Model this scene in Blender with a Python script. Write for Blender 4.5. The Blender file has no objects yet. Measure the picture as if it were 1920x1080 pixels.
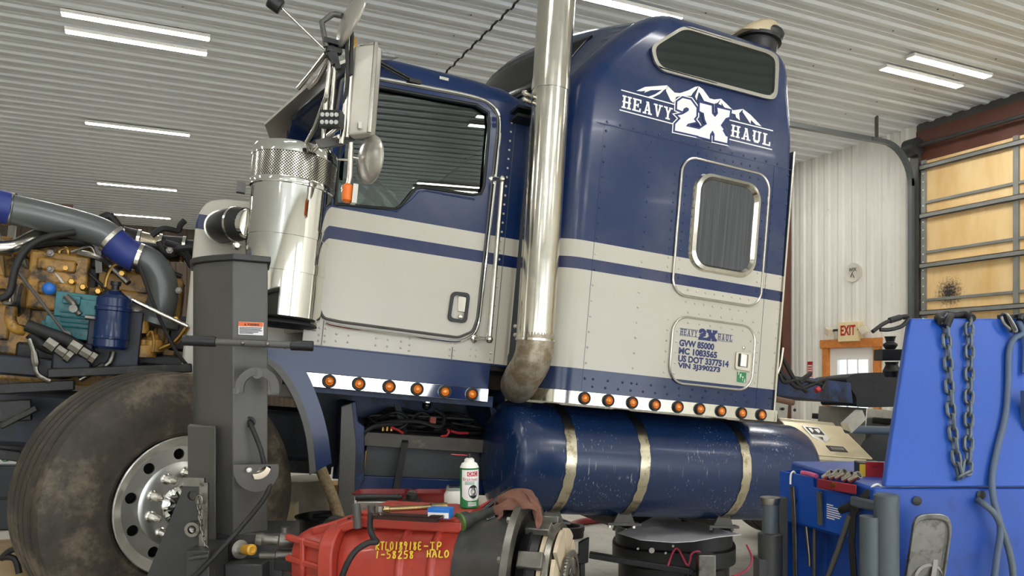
import bpy, math, random
from mathutils import Vector, Matrix, noise
from mathutils.geometry import tessellate_polygon
random.seed(7)
C = bpy.context.scene.collection
SC = bpy.context.scene
R = math.radians
# ------------------------------------------------------------------ camera, world, light, exposure
F, PX, HY, CAMZ = 1450.0, 960.0, 695.0, 1.55           # focal length and horizon in pixels of a 1920x1080 frame
YAW = R(64.5)
FWD = Vector((math.cos(YAW), math.sin(YAW), 0)); RT = Vector((math.sin(YAW), -math.cos(YAW), 0)); UP = Vector((0, 0, 1))
EYE = Vector((0, 0, CAMZ))
cd = bpy.data.cameras.new('camera'); cam = bpy.data.objects.new('camera', cd); C.objects.link(cam)
cd.sensor_width = 36; cd.lens = F / 1920 * 36; cd.shift_y = (HY - 540) / 1920; cd.clip_start = .05; cd.clip_end = 200
cam.location = EYE; cam.rotation_euler = (R(90), 0, YAW - R(90)); SC.camera = cam
SC.view_settings.view_transform = 'Standard'; SC.view_settings.look = 'None'
SC.view_settings.gamma = 1; SC.view_settings.use_curve_mapping = False
SC.view_settings.exposure = 0.82
wd = bpy.data.worlds.new('daylight'); SC.world = wd; wd.use_nodes = True
_n = wd.node_tree.nodes; _l = wd.node_tree.links                            # overcast sky; brighter lower half added to light the ceiling through the bays
_tc = _n.new('ShaderNodeTexCoord'); _sx = _n.new('ShaderNodeSeparateXYZ'); _mr = _n.new('ShaderNodeMapRange'); _rp = _n.new('ShaderNodeValToRGB')
_l.new(_tc.outputs['Generated'], _sx.inputs[0]); _l.new(_sx.outputs[2], _mr.inputs[0]); _mr.inputs[1].default_value = -.10; _mr.inputs[2].default_value = .12
_l.new(_mr.outputs[0], _rp.inputs[0]); _rp.color_ramp.elements[0].color = (.93, .97, 1.0, 1); _rp.color_ramp.elements[1].color = (.36, .40, .44, 1)
_l.new(_rp.outputs[0], _n['Background'].inputs[0]); _n['Background'].inputs[1].default_value = 3.6
LAMP = 44.0           # radiance of the ceiling tubes
CEIL = 4.67

# ------------------------------------------------------------------ mapping from measured picture points to places
def ray(px, py): return FWD + RT * ((px - PX) / F) + UP * ((HY - py) / F)
def V(px, py, dep): return EYE + ray(px, py) * dep                        # world point at a depth
def Zat(py, dep): return CAMZ + (HY - py) / F * dep
def W(px, py, axis, val):                                                 # world point on the plane axis = val
    d = ray(px, py); return EYE + d * ((val - EYE[axis]) / d[axis])
PIT, TYAW = R(5.54), R(-3.4)                                              # the truck stands nose-up on the lift
TX = Vector((math.cos(PIT) * math.cos(TYAW), math.cos(PIT) * math.sin(TYAW), -math.sin(PIT)))
TY = Vector((-math.sin(TYAW), math.cos(TYAW), 0)); TZ = TX.cross(TY)
TO = Vector((.1, 3.9, 0))
def T(px, py, y):                                                         # truck coordinates on the plane y (x rearward, y across, z up)
    d = ray(px, py); P = EYE + d * ((y - (EYE - TO).dot(TY)) / d.dot(TY)) - TO
    return Vector((P.dot(TX), y, P.dot(TZ)))
def TW(v): return TO + TX * v[0] + TY * v[1] + TZ * v[2]                  # truck -> world
def WT(v): P = Vector(v) - TO; return Vector((P.dot(TX), P.dot(TY), P.dot(TZ)))

# ------------------------------------------------------------------ materials
def lin(h):
    h = h.lstrip('#'); c = [int(h[i:i + 2], 16) / 255 for i in (0, 2, 4)]
    return tuple(x / 12.92 if x <= .04045 else ((x + .055) / 1.055) ** 2.4 for x in c) + (1,)
class NT:
    def __init__(s, name):
        s.m = bpy.data.materials.new(name); s.m.use_nodes = True; s.t = s.m.node_tree; s.b = s.t.nodes['Principled BSDF']
    def n(s, typ, **k):
        x = s.t.nodes.new('ShaderNode' + typ)
        for a, v in k.items(): setattr(x, a, v)
        return x
    def l(s, a, b): s.t.links.new(a, b)
    def math(s, op, a, b=None):
        x = s.n('Math', operation=op)
        for i, v in enumerate((a, b)):
            if v is None: continue
            if isinstance(v, (int, float)): x.inputs[i].default_value = v
            else: s.l(v, x.inputs[i])
        return x.outputs[0]
    def coord(s): return s.n('TexCoord').outputs['Object']
    def noise(s, scale, detail=4, vec=None, rough=.6):
        x = s.n('TexNoise'); x.inputs['Scale'].default_value = scale; x.inputs['Detail'].default_value = detail; x.inputs['Roughness'].default_value = rough
        s.l(vec or s.coord(), x.inputs['Vector']); return x.outputs[0]
    def ramp(s, fac, stops, const=False):
        x = s.n('ValToRGB'); r = x.color_ramp
        if const: r.interpolation = 'CONSTANT'
        while len(r.elements) > 1: r.elements.remove(r.elements[-1])
        r.elements[0].position = stops[0][0]; r.elements[0].color = stops[0][1]
        for p, c in stops[1:]: e = r.elements.new(p); e.color = c
        s.l(fac, x.inputs[0]); return x.outputs[0]
    def mix(s, fac, a, b):
        x = s.n('Mix', data_type='RGBA')
        for i, v in ((0, fac), (6, a), (7, b)):
            if isinstance(v, (int, float, tuple)): x.inputs[i].default_value = v
            else: s.l(v, x.inputs[i])
        return x.outputs[2]
    def bump(s, h, strength=.3, dist=.002):
        x = s.n('Bump'); x.inputs['Strength'].default_value = strength; x.inputs['Distance'].default_value = dist
        s.l(h, x.inputs['Height']); s.l(x.outputs[0], s.b.inputs['Normal'])
def mat(name, col, rough=.5, metal=0, coat=0, var=0, vs=6, dirt=None, dl=.5, dsc=5, bump=0, bs=60, rv=0, spec=None, scratch=None):
    k = NT(name); b = k.b; c = lin(col)
    b.inputs['Base Color'].default_value = c; b.inputs['Roughness'].default_value = rough; b.inputs['Metallic'].default_value = metal
    b.inputs['Coat Weight'].default_value = coat; b.inputs['Coat Roughness'].default_value = .05
    if spec is not None: b.inputs['Specular IOR Level'].default_value = spec
    out = None
    if var:
        n = k.noise(vs)
        out = k.ramp(n, [(.3, tuple(x * (1 - var) for x in c[:3]) + (1,)), (.7, tuple(min(1, x * (1 + var)) for x in c[:3]) + (1,))])
    if dirt:
        n = k.noise(dsc, 8, rough=.7)
        f = k.ramp(n, [(dl, (0, 0, 0, 1)), (min(1, dl + .14), (1, 1, 1, 1))])
        out = k.mix(f, out or c, lin(dirt))
    if scratch:
        mp = k.n('Mapping'); mp.inputs['Scale'].default_value = (1, 1, .06); mp.inputs['Rotation'].default_value = (0, .5, 0); k.l(k.coord(), mp.inputs[0])
        n = k.noise(90, 3, mp.outputs[0]); n2 = k.noise(3, 3)
        f = k.math('MULTIPLY', k.ramp(n, [(.63, (0, 0, 0, 1)), (.68, (1, 1, 1, 1))]), k.ramp(n2, [(.45, (0, 0, 0, 1)), (.6, (1, 1, 1, 1))]))
        out = k.mix(f, out or c, lin(scratch))
    if out: k.l(out, b.inputs['Base Color'])
    if rv:
        n = k.noise(vs * 1.7, 5); x = k.n('MapRange'); x.inputs[3].default_value = max(0, rough - rv); x.inputs[4].default_value = min(1, rough + rv)
        k.l(n, x.inputs[0]); k.l(x.outputs[0], b.inputs['Roughness'])
    if bump: k.bump(k.noise(bs, 4), bump)
    return k.m
def banded(name, stops, rough=.2, coat=.06, var=.05, dirt=None):          # paint scheme: colour bands at heights of the truck
    k = NT(name); sx = k.n('SeparateXYZ'); k.l(k.coord(), sx.inputs[0])
    f = k.math('DIVIDE', sx.outputs[2], 4.0)
    col = k.ramp(f, [(z / 4, lin(h)) for z, h in stops], True)
    n = k.noise(2.5, 5); col = k.mix(k.ramp(n, [(.4, (0, 0, 0, 1)), (.8, (var * 3, var * 3, var * 3, 1))]), col, lin('#8f8778'))
    k.l(col, k.b.inputs['Base Color']); k.b.inputs['Roughness'].default_value = rough
    k.b.inputs['Coat Weight'].default_value = coat; k.b.inputs['Coat Roughness'].default_value = .04; k.b.inputs['Specular IOR Level'].default_value = .4
    k.bump(k.noise(1.7, 2), .12, .02)
    return k.m
def glow(name, col, e):
    k = NT(name); k.b.inputs['Base Color'].default_value = lin(col); k.b.inputs['Emission Color'].default_value = lin(col); k.b.inputs['Emission Strength'].default_value = e
    return k.m
def glass(name, tint, refl=.12, rough=.0, fk=1.2):
    k = NT(name); t = k.n('BsdfTransparent'); t.inputs[0].default_value = lin(tint); g = k.n('BsdfGlossy'); g.inputs['Roughness'].default_value = rough
    fr = k.n('Fresnel'); fr.inputs[0].default_value = 1.5; mx = k.n('MixShader')
    k.l(k.math('ADD', k.math('MULTIPLY', fr.outputs[0], fk), refl), mx.inputs[0]); k.l(t.outputs[0], mx.inputs[1]); k.l(g.outputs[0], mx.inputs[2])
    k.l(mx.outputs[0], k.t.nodes['Material Output'].inputs[0]); return k.m
NAVY, CREAM = '#142a52', '#bfb9aa'
m = {}
m['cab'] = banded('cab_paint', [(0, NAVY), (1.725, CREAM), (2.262, '#0f2350'), (2.315, CREAM), (2.412, NAVY)])
m['sleeper'] = banded('sleeper_paint', [(0, NAVY), (1.739, CREAM), (2.28, '#0f2350'), (2.333, CREAM), (2.427, NAVY)])
m['cowl'] = banded('cowl_paint', [(0, CREAM), (2.295, '#0f2350'), (2.362, CREAM)])
m['navy'] = mat('navy_paint', NAVY, .22, coat=.06, var=.06, spec=.4)
m['grimy'] = mat('grimy_navy_paint', '#111a2c', .5, var=.4, vs=8, dirt='#0b0a09', dl=.45, dsc=10, bump=.2, bs=40)
m['galv'] = mat('galvanised_steel', '#8d8d88', .45, .6, var=.12)
m['navy_dirty'] = mat('dirty_navy_paint', '#1d335c', .45, var=.3, dirt='#0b0c10', dl=.45)
m['cream'] = mat('cream_paint', CREAM, .3, coat=.3, var=.04)
m['tank'] = mat('tank_paint', '#152c52', .25, coat=.1, var=.12, vs=3, scratch='#8f9193', bump=.06, bs=6)
m['chrome'] = mat('chrome', '#e6e4de', .06, 1)
m['chrome_worn'] = mat('worn_chrome', '#cfcabd', .16, 1, var=.12, vs=8, rv=.1)
m['stainless'] = mat('stainless_steel', '#cfcabf', .22, 1, var=.06, vs=9, rv=.08)
m['alu'] = mat('polished_aluminium', '#e4e3df', .34, 1, var=.06, vs=5, rv=.06)
m['alu_dull'] = mat('dull_aluminium', '#a9a79f', .38, 1, var=.12, vs=14)
m['scorched'] = mat('scorched_exhaust_steel', '#a99f8e', .45, .6, dirt='#8a7a62', dl=.42, dsc=14, bump=.15, bs=40)
m['band'] = mat('steel_band', '#c9bfa8', .25, 1, dirt='#8f8064', dl=.5, dsc=18)
m['black'] = mat('black_plastic', '#141414', .45, var=.2)
m['black_gloss'] = mat('black_gloss', '#0b0b0c', .2)
m['rubber'] = mat('black_rubber', '#191817', .6, var=.25, vs=20, dirt='#4a4336', dl=.6, dsc=12)
m['dark'] = mat('dark_grease', '#14120f', .5, var=.4, vs=12, dirt='#37302a', dl=.52, dsc=16, bump=.3, bs=50)
m['grey_pipe'] = mat('grey_pipe_paint', '#5f6261', .33, .25, var=.1, vs=5, rv=.08)
m['lift'] = mat('lift_grey_paint', '#504e4a', .42, .1, var=.1, vs=4, bump=.05, bs=120)
m['lift_dark'] = mat('dark_grey_plate', '#3a3a39', .45, .2, var=.15, vs=6)
m['steel'] = mat('bare_steel', '#8c8880', .35, 1, var=.2, vs=20, dirt='#5d5547', dl=.55, dsc=18)
m['yellow'] = mat('engine_yellow', '#a67a2e', .45, var=.3, vs=7, dirt='#33240f', dl=.47, dsc=9, bump=.35, bs=22)
m['teal'] = mat('compressor_teal', '#1e6f74', .4, var=.2, vs=10, dirt='#123a3c', dl=.55, dsc=14, bump=.25, bs=30)
m['brass'] = mat('brass', '#b18a4a', .3, 1, var=.2, vs=20)
m['hose_blue'] = mat('blue_silicone', '#24347a', .5, var=.15, vs=8)
m['amber'] = mat('amber_lens', '#e0771c', .22, coat=.5)
m['amber_core'] = mat('amber_lens_core', '#f5a23c', .25, coat=.5)
m['orange'] = mat('orange_plastic', '#e2701e', .3)
m['red'] = mat('red_gearbox_paint', '#aa3a2c', .38, coat=.1, var=.15, vs=8, dirt='#7d2218', dl=.58, dsc=7, bump=.25, bs=25)
m['redp'] = mat('red_plastic', '#b3242a', .35, var=.1)
m['darkred'] = mat('dark_red_plastic', '#7a1a1c', .3, var=.15)
m['bell'] = mat('bellhousing_black', '#3d3c39', .4, .3, var=.25, vs=9, dirt='#69665f', dl=.6, dsc=14, bump=.2, bs=25)
m['machine'] = mat('machine_blue', '#174ba6', .4, var=.07, vs=3, dirt='#174192', dl=.6, dsc=6)
m['machine_dk'] = mat('machine_blue_worn', '#17459c', .45, var=.15, vs=5, dirt='#13306e', dl=.55, dsc=8)
m['white'] = mat('white_plastic', '#e8e4da', .4)
m['paper'] = mat('paper', '#e4e1e4', .7, var=.04, vs=9)
m['card'] = mat('cardboard', '#9a7348', .8, var=.12, vs=9)
m['conc'] = mat('concrete_block', '#8d8577', .8, var=.2, vs=9, bump=.3)
m['rag'] = mat('brown_rag', '#6f4a3c', .9, var=.25, vs=20, bump=.6, bs=90)
m['green'] = mat('green_print', '#0b7a3c', .3, coat=.4)
m['wood'] = mat('orange_pine', '#c77a35', .5, var=.2, vs=14)
m['brown'] = mat('brown_steel', '#5d372a', .5, var=.15, vs=6)
m['tan'] = mat('tan_plastic', '#b3a384', .5, var=.1)
m['blue_print'] = mat('blue_print', '#12255e', .4)
m['white_print'] = mat('white_print', '#e9e6e1', .35)
m['red_print'] = mat('red_print', '#b3202a', .4)
m['black_print'] = mat('black_print', '#16161c', .5)
m['orange_print'] = mat('orange_print', '#e0692c', .5)
m['yellow_paint'] = mat('yellow_marker', '#e2c63a', .5)
m['bluebox'] = mat('blue_card', '#1c6fc4', .45)
m['clutch'] = mat('friction_tan', '#c9b79a', .6, var=.12, vs=14)
m['cast'] = mat('cast_iron', '#77736c', .4, .8, var=.25, vs=16)
m['screen'] = glass('window_glass_dark', '#a3b8ab', .06, fk=1.0)
m['wind'] = glass('windshield_glass', '#6f7b76', .38)
m['cleargl'] = glass('clear_glass', '#eef4f4', .03)
m['curtain'] = mat('grey_curtain', '#3a3c3e', .75, var=.1, vs=30)
m['mirror'] = mat('mirror_glass', '#dcdcdc', .03, 1)
m['lens'] = mat('clear_lens', '#c9c9c4', .2, .5)
m['tube'] = glow('lamp_tube', '#fcfbf8', LAMP)

# ------------------------------------------------------------------ mesh builder
OFF = {}
def rot_to(d):
    return Vector((0, 0, 1)).rotation_difference(Vector(d).normalized()).to_matrix()
class M:
    def __init__(s, f=None): s.v = []; s.fc = []; s.mi = []; s.k = 0; s.f = f      # f maps builder coordinates to frame coordinates
    def add(s, vs, fs):
        o = len(s.v); s.v += [Vector(s.f(v)) if s.f else Vector(v) for v in vs]
        for q in fs: s.fc.append([o + i for i in q]); s.mi.append(s.k)
        return s
    def use(s, k): s.k = k; return s
    def box(s, a, b):
        (x0, y0, z0), (x1, y1, z1) = [[min(a[i], b[i]) for i in range(3)], [max(a[i], b[i]) for i in range(3)]]
        return s.add([(x0, y0, z0), (x1, y0, z0), (x1, y1, z0), (x0, y1, z0), (x0, y0, z1), (x1, y0, z1), (x1, y1, z1), (x0, y1, z1)],
                     [(0, 3, 2, 1), (4, 5, 6, 7), (0, 1, 5, 4), (1, 2, 6, 5), (2, 3, 7, 6), (3, 0, 4, 7)])
    def obox(s, c, ux, uy, uz):                                            # box by centre and half-axis vectors
        c, ux, uy, uz = map(Vector, (c, ux, uy, uz)); vs = [c + ux * i + uy * j + uz * k for k in (-1, 1) for (i, j) in ((-1, -1), (1, -1), (1, 1), (-1, 1))]
        return s.add(vs, [(0, 3, 2, 1), (4, 5, 6, 7), (0, 1, 5, 4), (1, 2, 6, 5), (2, 3, 7, 6), (3, 0, 4, 7)])
    def bar(s, p, q, w, h, up=(0, 0, 1)):                                  # rectangular bar from p to q
        p, q = Vector(p), Vector(q); d = (q - p); u = d.normalized(); sd = u.cross(Vector(up))
        if sd.length < 1e-4: sd = u.cross(Vector((1, 0, 0)))
        sd.normalize(); n = sd.cross(u)
        return s.obox((p + q) / 2, d / 2, sd * w / 2, n * h / 2)
    def loft(s, loops, caps=(True, True), closed=True):
        n = len(loops[0]); vs = [p for L in loops for p in L]; fs = []
        for i in range(len(loops) - 1):
            for j in range(n if closed else n - 1):
                k = (j + 1) % n; fs.append((i * n + j, i * n + k, (i + 1) * n + k, (i + 1) * n + j))
        if caps[0]: fs.append(tuple(range(n))[::-1])
        if caps[1]: fs.append(tuple(range((len(loops) - 1) * n, len(loops) * n)))
        return s.add(vs, fs)
    def lathe(s, o, d, prof, n=40, caps=(True, True), arc=None):           # prof: (along, radius)
        o = Vector(o); Q = rot_to(d); L = []
        for h, r in prof: L.append([o + Q @ Vector((r * math.cos(2 * math.pi * i / n), r * math.sin(2 * math.pi * i / n), h)) for i in range(n)])
        return s.loft(L, caps)
    def cyl(s, p, q, r, r2=None, n=20, caps=(True, True)):
        p, q = Vector(p), Vector(q); return s.lathe(p, q - p, [(0, r), ((q - p).length, r if r2 is None else r2)], n, caps)
    def tube(s, pts, r, n=10, sm=0, closed=False):
        pts = [Vector(p) for p in pts]
        if sm: pts = spline(pts, sm)
        rs = r if isinstance(r, (list, tuple)) else [r] * len(pts)
        if len(rs) != len(pts): rs = [rs[min(len(rs) - 1, int(i * len(rs) / len(pts)))] for i in range(len(pts))]
        L = []; t0 = None; nrm = None
        for i, p in enumerate(pts):
            a = pts[i - 1] if (i or closed) else p; b = pts[(i + 1) % len(pts)] if (i < len(pts) - 1 or closed) else p
            t = (b - a).normalized()
            if nrm is None: nrm = t.orthogonal().normalized()
            else: nrm = (t0.rotation_difference(t) @ nrm); nrm = (nrm - t * nrm.dot(t)).normalized()
            bi = t.cross(nrm); t0 = t
            L.append([p + (nrm * math.cos(2 * math.pi * j / n) + bi * math.sin(2 * math.pi * j / n)) * rs[i] for j in range(n)])
        if closed: L.append(L[0])
        return s.loft(L, (not closed, not closed))
    def ball(s, c, r, n=16, sc=(1, 1, 1)):
        k = max(6, n // 2); L = []
        for i in range(1, k):
            a = math.pi * i / k; L.append([(c[0] + r * sc[0] * math.sin(a) * math.cos(2 * math.pi * j / n), c[1] + r * sc[1] * math.sin(a) * math.sin(2 * math.pi * j / n), c[2] + r * sc[2] * math.cos(a)) for j in range(n)])
        L.insert(0, [(c[0], c[1], c[2] + r * sc[2])] * n); L.append([(c[0], c[1], c[2] - r * sc[2])] * n)
        return s.loft(L, (False, False))
    def plate(s, outer, depth, holes=(), back=True):                       # planar polygon with holes, thickened by vector depth
        loops = [[Vector(p) for p in outer]] + [[Vector(p) for p in h] for h in holes]; D = Vector(depth)
        flat = [p for L in loops for p in L]; n = len(flat)
        tri = tessellate_polygon(loops)
        o = (loops[0][0] - loops[0][1]); nn = Vector()
        for i in range(len(loops[0])): nn += loops[0][i].cross(loops[0][(i + 1) % len(loops[0])])
        fs = []
        for t in tri:
            a, b, c = (flat[i] for i in t); f = (b - a).cross(c - a).dot(D) < 0
            t = tuple(t) if f else tuple(t)[::-1]
            fs.append(t)
            if back: fs.append(tuple(i + n for i in t[::-1]))
        k = 0
        for li, L in enumerate(loops):
            for i in range(len(L)):
                a, b = k + i, k + (i + 1) % len(L); q = (a, b, b + n, a + n)
                e = flat[b] - flat[a]; out = e.cross(D); mid = (flat[a] + flat[b]) / 2
                fs.append(q)
            k += len(L)
        return s.add(flat + [p + D for p in flat], fs)
    def build(s, name, mats, parent=None, smooth=40, bevel=0, bseg=2, sub=0, **props):
        me = bpy.data.meshes.new(name)
        ms = mats if isinstance(mats, (list, tuple)) else [mats]
        if parent is not None: off = OFF.get(parent.name, Vector())
        else:
            lo = [min(v[i] for v in s.v) for i in range(3)]; hi = [max(v[i] for v in s.v) for i in range(3)]
            off = Vector(((lo[0] + hi[0]) / 2, (lo[1] + hi[1]) / 2, lo[2]))
        me.from_pydata([v - off for v in s.v], [], s.fc)
        for x in ms: me.materials.append(m[x] if isinstance(x, str) else x)
        for p, i in zip(me.polygons, s.mi): p.material_index = i
        me.validate(); import bmesh
        bm = bmesh.new(); bm.from_mesh(me); bmesh.ops.recalc_face_normals(bm, faces=bm.faces); bm.to_mesh(me); bm.free()
        if smooth:
            for p in me.polygons: p.use_smooth = True
            me.set_sharp_from_angle(angle=R(smooth))
        o = bpy.data.objects.new(name, me); C.objects.link(o)
        if parent is not None: o.parent = parent; OFF[o.name] = off
        else: o.location = off; OFF[o.name] = off
        if bevel:
            b = o.modifiers.new('edge', 'BEVEL'); b.width = bevel; b.segments = bseg; b.limit_method = 'ANGLE'; b.angle_limit = R(40); b.use_clamp_overlap = True
        if sub: q = o.modifiers.new('sub', 'SUBSURF'); q.levels = q.render_levels = sub
        for k, v in props.items(): o[k] = v
        return o
def spline(pts, k):
    out = []
    for i in range(len(pts) - 1):
        p0, p1, p2, p3 = pts[max(0, i - 1)], pts[i], pts[i + 1], pts[min(len(pts) - 1, i + 2)]
        for j in range(k):
            t = j / k; out.append(.5 * (2 * p1 + (p2 - p0) * t + (2 * p0 - 5 * p1 + 4 * p2 - p3) * t * t + (3 * p1 - p0 - 3 * p2 + p3) * t ** 3))
    return out + [pts[-1]]
def rrect(x0, z0, x1, z1, r, n=6):                                         # rounded rectangle in 2-D, counter-clockwise
    P = []
    for cx, cz, a in ((x1 - r, z0 + r, -90), (x1 - r, z1 - r, 0), (x0 + r, z1 - r, 90), (x0 + r, z0 + r, 180)):
        for i in range(n + 1): t = R(a + 90 * i / n); P.append((cx + r * math.cos(t), cz + r * math.sin(t)))
    return P
def rpoly(pts, r, n=5):                                                    # polygon with rounded corners, any dimension
    P = []; k = len(pts); pts = [Vector(p) for p in pts]; rr = r if isinstance(r, (list, tuple)) else [r] * k
    for i in range(k):
        a, b, c = pts[i - 1], pts[i], pts[(i + 1) % k]
        d1 = min(rr[i], (a - b).length * .49); d2 = min(rr[i], (c - b).length * .49); p = b + (a - b).normalized() * d1; q = b + (c - b).normalized() * d2
        for j in range(n + 1): t = j / n; P.append(p * (1 - t) ** 2 + b * 2 * t * (1 - t) + q * t * t)
    return P
def offset(P, d):                                                          # grow a 2-D polygon by d (mitred)
    P = [Vector(p).to_2d() for p in P]; n = len(P); A = sum(P[i].x * P[(i + 1) % n].y - P[(i + 1) % n].x * P[i].y for i in range(n)); sg = 1 if A > 0 else -1; out = []
    for i in range(n):
        a, b, c = P[i - 1], P[i], P[(i + 1) % n]; u = (b - a).normalized(); w = (c - b).normalized()
        n1 = Vector((u.y, -u.x)) * sg; n2 = Vector((w.y, -w.x)) * sg; h = n1 + n2
        if h.length < .35: h = n1 * 1.0
        else: h = h / max(.45, h.length_squared / 2)
        out.append(b + h * d)
    return out
def text(body, p, ux, uz, w, h, name, mt, parent, th=.0006, bold=0):
    """lettering whose bounding box starts at p and spans w along ux and h along uz"""
    cu = bpy.data.curves.new('t', 'FONT'); cu.body = body; cu.size = 1; cu.resolution_u = 3; cu.offset = bold; o = bpy.data.objects.new('t', cu); C.objects.link(o)
    dg = bpy.context.evaluated_depsgraph_get(); me = bpy.data.meshes.new_from_object(o.evaluated_get(dg))
    ux, uz = Vector(ux), Vector(uz); nn = ux.cross(uz).normalized(); p = Vector(p)
    xs = [v.co.x for v in me.vertices]; ys = [v.co.y for v in me.vertices]; x0, x1, y0, y1 = min(xs), max(xs), min(ys), max(ys)
    M2 = M(); fs = [tuple(q.vertices) for q in me.polygons]; vs = []
    for v in me.vertices: vs.append(p + ux * ((v.co.x - x0) / (x1 - x0) * w) + uz * ((v.co.y - y0) / (y1 - y0) * h) + nn * th)
    M2.add(vs, fs); bpy.data.objects.remove(o); bpy.data.curves.remove(cu); bpy.data.meshes.remove(me)
    if name is None: return M2
    return M2.build(name, mt, parent, smooth=0)
def tag(o, label, cat, group=None, kind=None):
    if label: o['label'] = label
    if cat: o['category'] = cat
    if group: o['group'] = group
    if kind: o['kind'] = kind
    return o
def empty(name, loc, label=None, cat=None, group=None, kind=None):
    o = bpy.data.objects.new(name, None); C.objects.link(o); o.location = loc; o.empty_display_size = .2; OFF[o.name] = Vector(loc)
    return tag(o, label, cat, group, kind)
def copy_tree(o, parent=None):
    c = o.copy(); C.objects.link(c)
    if parent: c.parent = parent
    for ch in list(o.children): copy_tree(ch, c)
    return c
def struct(o): o['kind'] = 'structure'; return o
def circ(c, r, n, ux, uz): c, ux, uz = Vector(c), Vector(ux), Vector(uz); return [c + ux * (r * math.cos(2 * math.pi * i / n)) + uz * (r * math.sin(2 * math.pi * i / n)) for i in range(n)]
def chain_pts(path, pitch):
    L = [Vector(p) for p in path]; out = [L[0]]; acc = 0
    for a, b in zip(L, L[1:]):
        d = (b - a).length; u = (b - a) / d if d else Vector(); t = pitch - acc
        while t <= d: out.append(a + u * t); t += pitch
        acc = (acc + d) % pitch if d else acc
    return out
def chain_mesh(path, pitch, wr, wid):
    mm = M(); P = chain_pts(path, pitch)
    for i, (a, b) in enumerate(zip(P, P[1:])):
        u = (b - a).normalized(); s1 = u.cross(Vector((.3, -.8, .1))).normalized(); s2 = u.cross(s1)
        s = (s1 + s2).normalized() if i % 2 else (s1 - s2).normalized(); c = (a + b) / 2; hl = pitch * .5 + wr * .9; Q = []
        for k in range(6): t = math.pi * k / 5; Q.append(c + u * (hl - wid / 2 + wid / 2 * math.sin(t)) + s * (wid / 2 * math.cos(t)))
        for k in range(6): t = math.pi * k / 5; Q.append(c - u * (hl - wid / 2 + wid / 2 * math.sin(t)) - s * (wid / 2 * math.cos(t)))
        mm.tube(Q, wr, 6, closed=True)
    return mm
# ================================================================== SETTING
k = NT('concrete_floor'); n1 = k.noise(.9, 8); n2 = k.noise(14, 6)
c = k.ramp(n1, [(.3, lin('#969189')), (.5, lin('#bab5aa')), (.75, lin('#ccc8bd'))]); c = k.mix(k.ramp(n2, [(.55, (0, 0, 0, 1)), (.75, (.6, .6, .6, 1))]), c, lin('#6a6154'))
k.l(c, k.b.inputs['Base Color']); k.b.inputs['Roughness'].default_value = .45; k.bump(n2, .1); m['floor'] = k.m
m['ceil'] = mat('ceiling_steel_white', '#dee2e1', .33, 0, var=.04, vs=2, dirt='#c8c7c0', dl=.6, dsc=2)
m['wall'] = mat('wall_steel_white', '#e2ded3', .45, 0, var=.05, vs=1.2, dirt='#9d9788', dl=.64, dsc=2.2)
m['wall_far'] = mat('wall_steel_brown', '#5a4c3e', .6, var=.12, vs=2)
k = NT('door_panel_tan'); mp = k.n('Mapping'); mp.inputs['Scale'].default_value = (1, 1, .25); k.l(k.coord(), mp.inputs[0]); nn = k.noise(3, 6, mp.outputs[0])
c = k.ramp(nn, [(.3, lin('#d2a868')), (.55, lin('#e0bf88')), (.8, lin('#ead09c'))])
# scorch mark sprayed on the panel
SP = W(1780, 548, 0, 8.80); vm = k.n('VectorMath', operation='DISTANCE'); k.l(k.n('NewGeometry').outputs['Position'], vm.inputs[0]); vm.inputs[1].default_value = SP
sp = k.noise(40, 5); d = k.math('ADD', vm.outputs['Value'], k.math('MULTIPLY', k.math('SUBTRACT', sp, .5), .35))
c = k.mix(k.ramp(d, [(.05, (1, 1, 1, 1)), (.19, (0, 0, 0, 1))]), c, lin('#211d1c'))
k.l(c, k.b.inputs['Base Color']); k.b.inputs['Roughness'].default_value = .6; m['gdoor'] = k.m
X0, X1, Y0, Y1 = -9.0, 8.9, -7.5, 18.4
struct(M().box((X0 - .2, Y0 - .2, -.15), (X1 + .2, Y1 + .2, 0)).build('floor', 'floor'))
def ribs(a, b, pitch=.2286, h=.017):                                        # trapezoid steel sheet profile: (along, height)
    P = []; n = round((b - a) / pitch); p = (b - a) / n
    for i in range(n):
        s = a + i * p
        P += [(s, 0), (s + p * .56, 0), (s + p * .68, h), (s + p * .88, h)]
        P += [(s + p * .28, 0), (s + p * .30, h * .22), (s + p * .34, h * .22), (s + p * .36, 0)]
    P.append((b, 0)); return sorted(P, key=lambda q: q[0])
mm = M(); P = ribs(Y0, Y1)
mm.loft([[(X0, y, CEIL - h) for y, h in P], [(X1, y, CEIL - h) for y, h in P]], (False, False), closed=False)
o = struct(mm.build('ceiling', 'ceil', smooth=0)); o.modifiers.new('t', 'SOLIDIFY').thickness = .004
seam = W(905, 65, 2, CEIL)[0]
mm = M(); mm.loft([[(seam - .011, y, CEIL - h - .006) for y, h in P if y > 3.5], [(seam + .011, y, CEIL - h - .006) for y, h in P if y > 3.5]], (False, False), closed=False)
o = struct(mm.build('trim_1', 'black', smooth=0)); o.modifiers.new('t', 'SOLIDIFY').thickness = .002
mm = M(); rnd = random.Random(3)                                            # screw heads holding the sheets up
for xx in (-5.2, -3.4, -1.5, .3, 2.6, 4.4, 6.2, 7.7):
    for i in range(0, 112, 2): mm.ball((xx + rnd.uniform(-.03, .03), Y0 + .05 + i * .2286, CEIL - .004), .008, 6)
struct(mm.build('trim_2', 'lift', smooth=0))
DY0, DY1, DZ = 7.17, 8.13, 1.97                                             # exit door opening
GY0, GY1, GZ = 2.30, 6.52, 4.17                                             # overhead door opening
mm = M()
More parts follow.
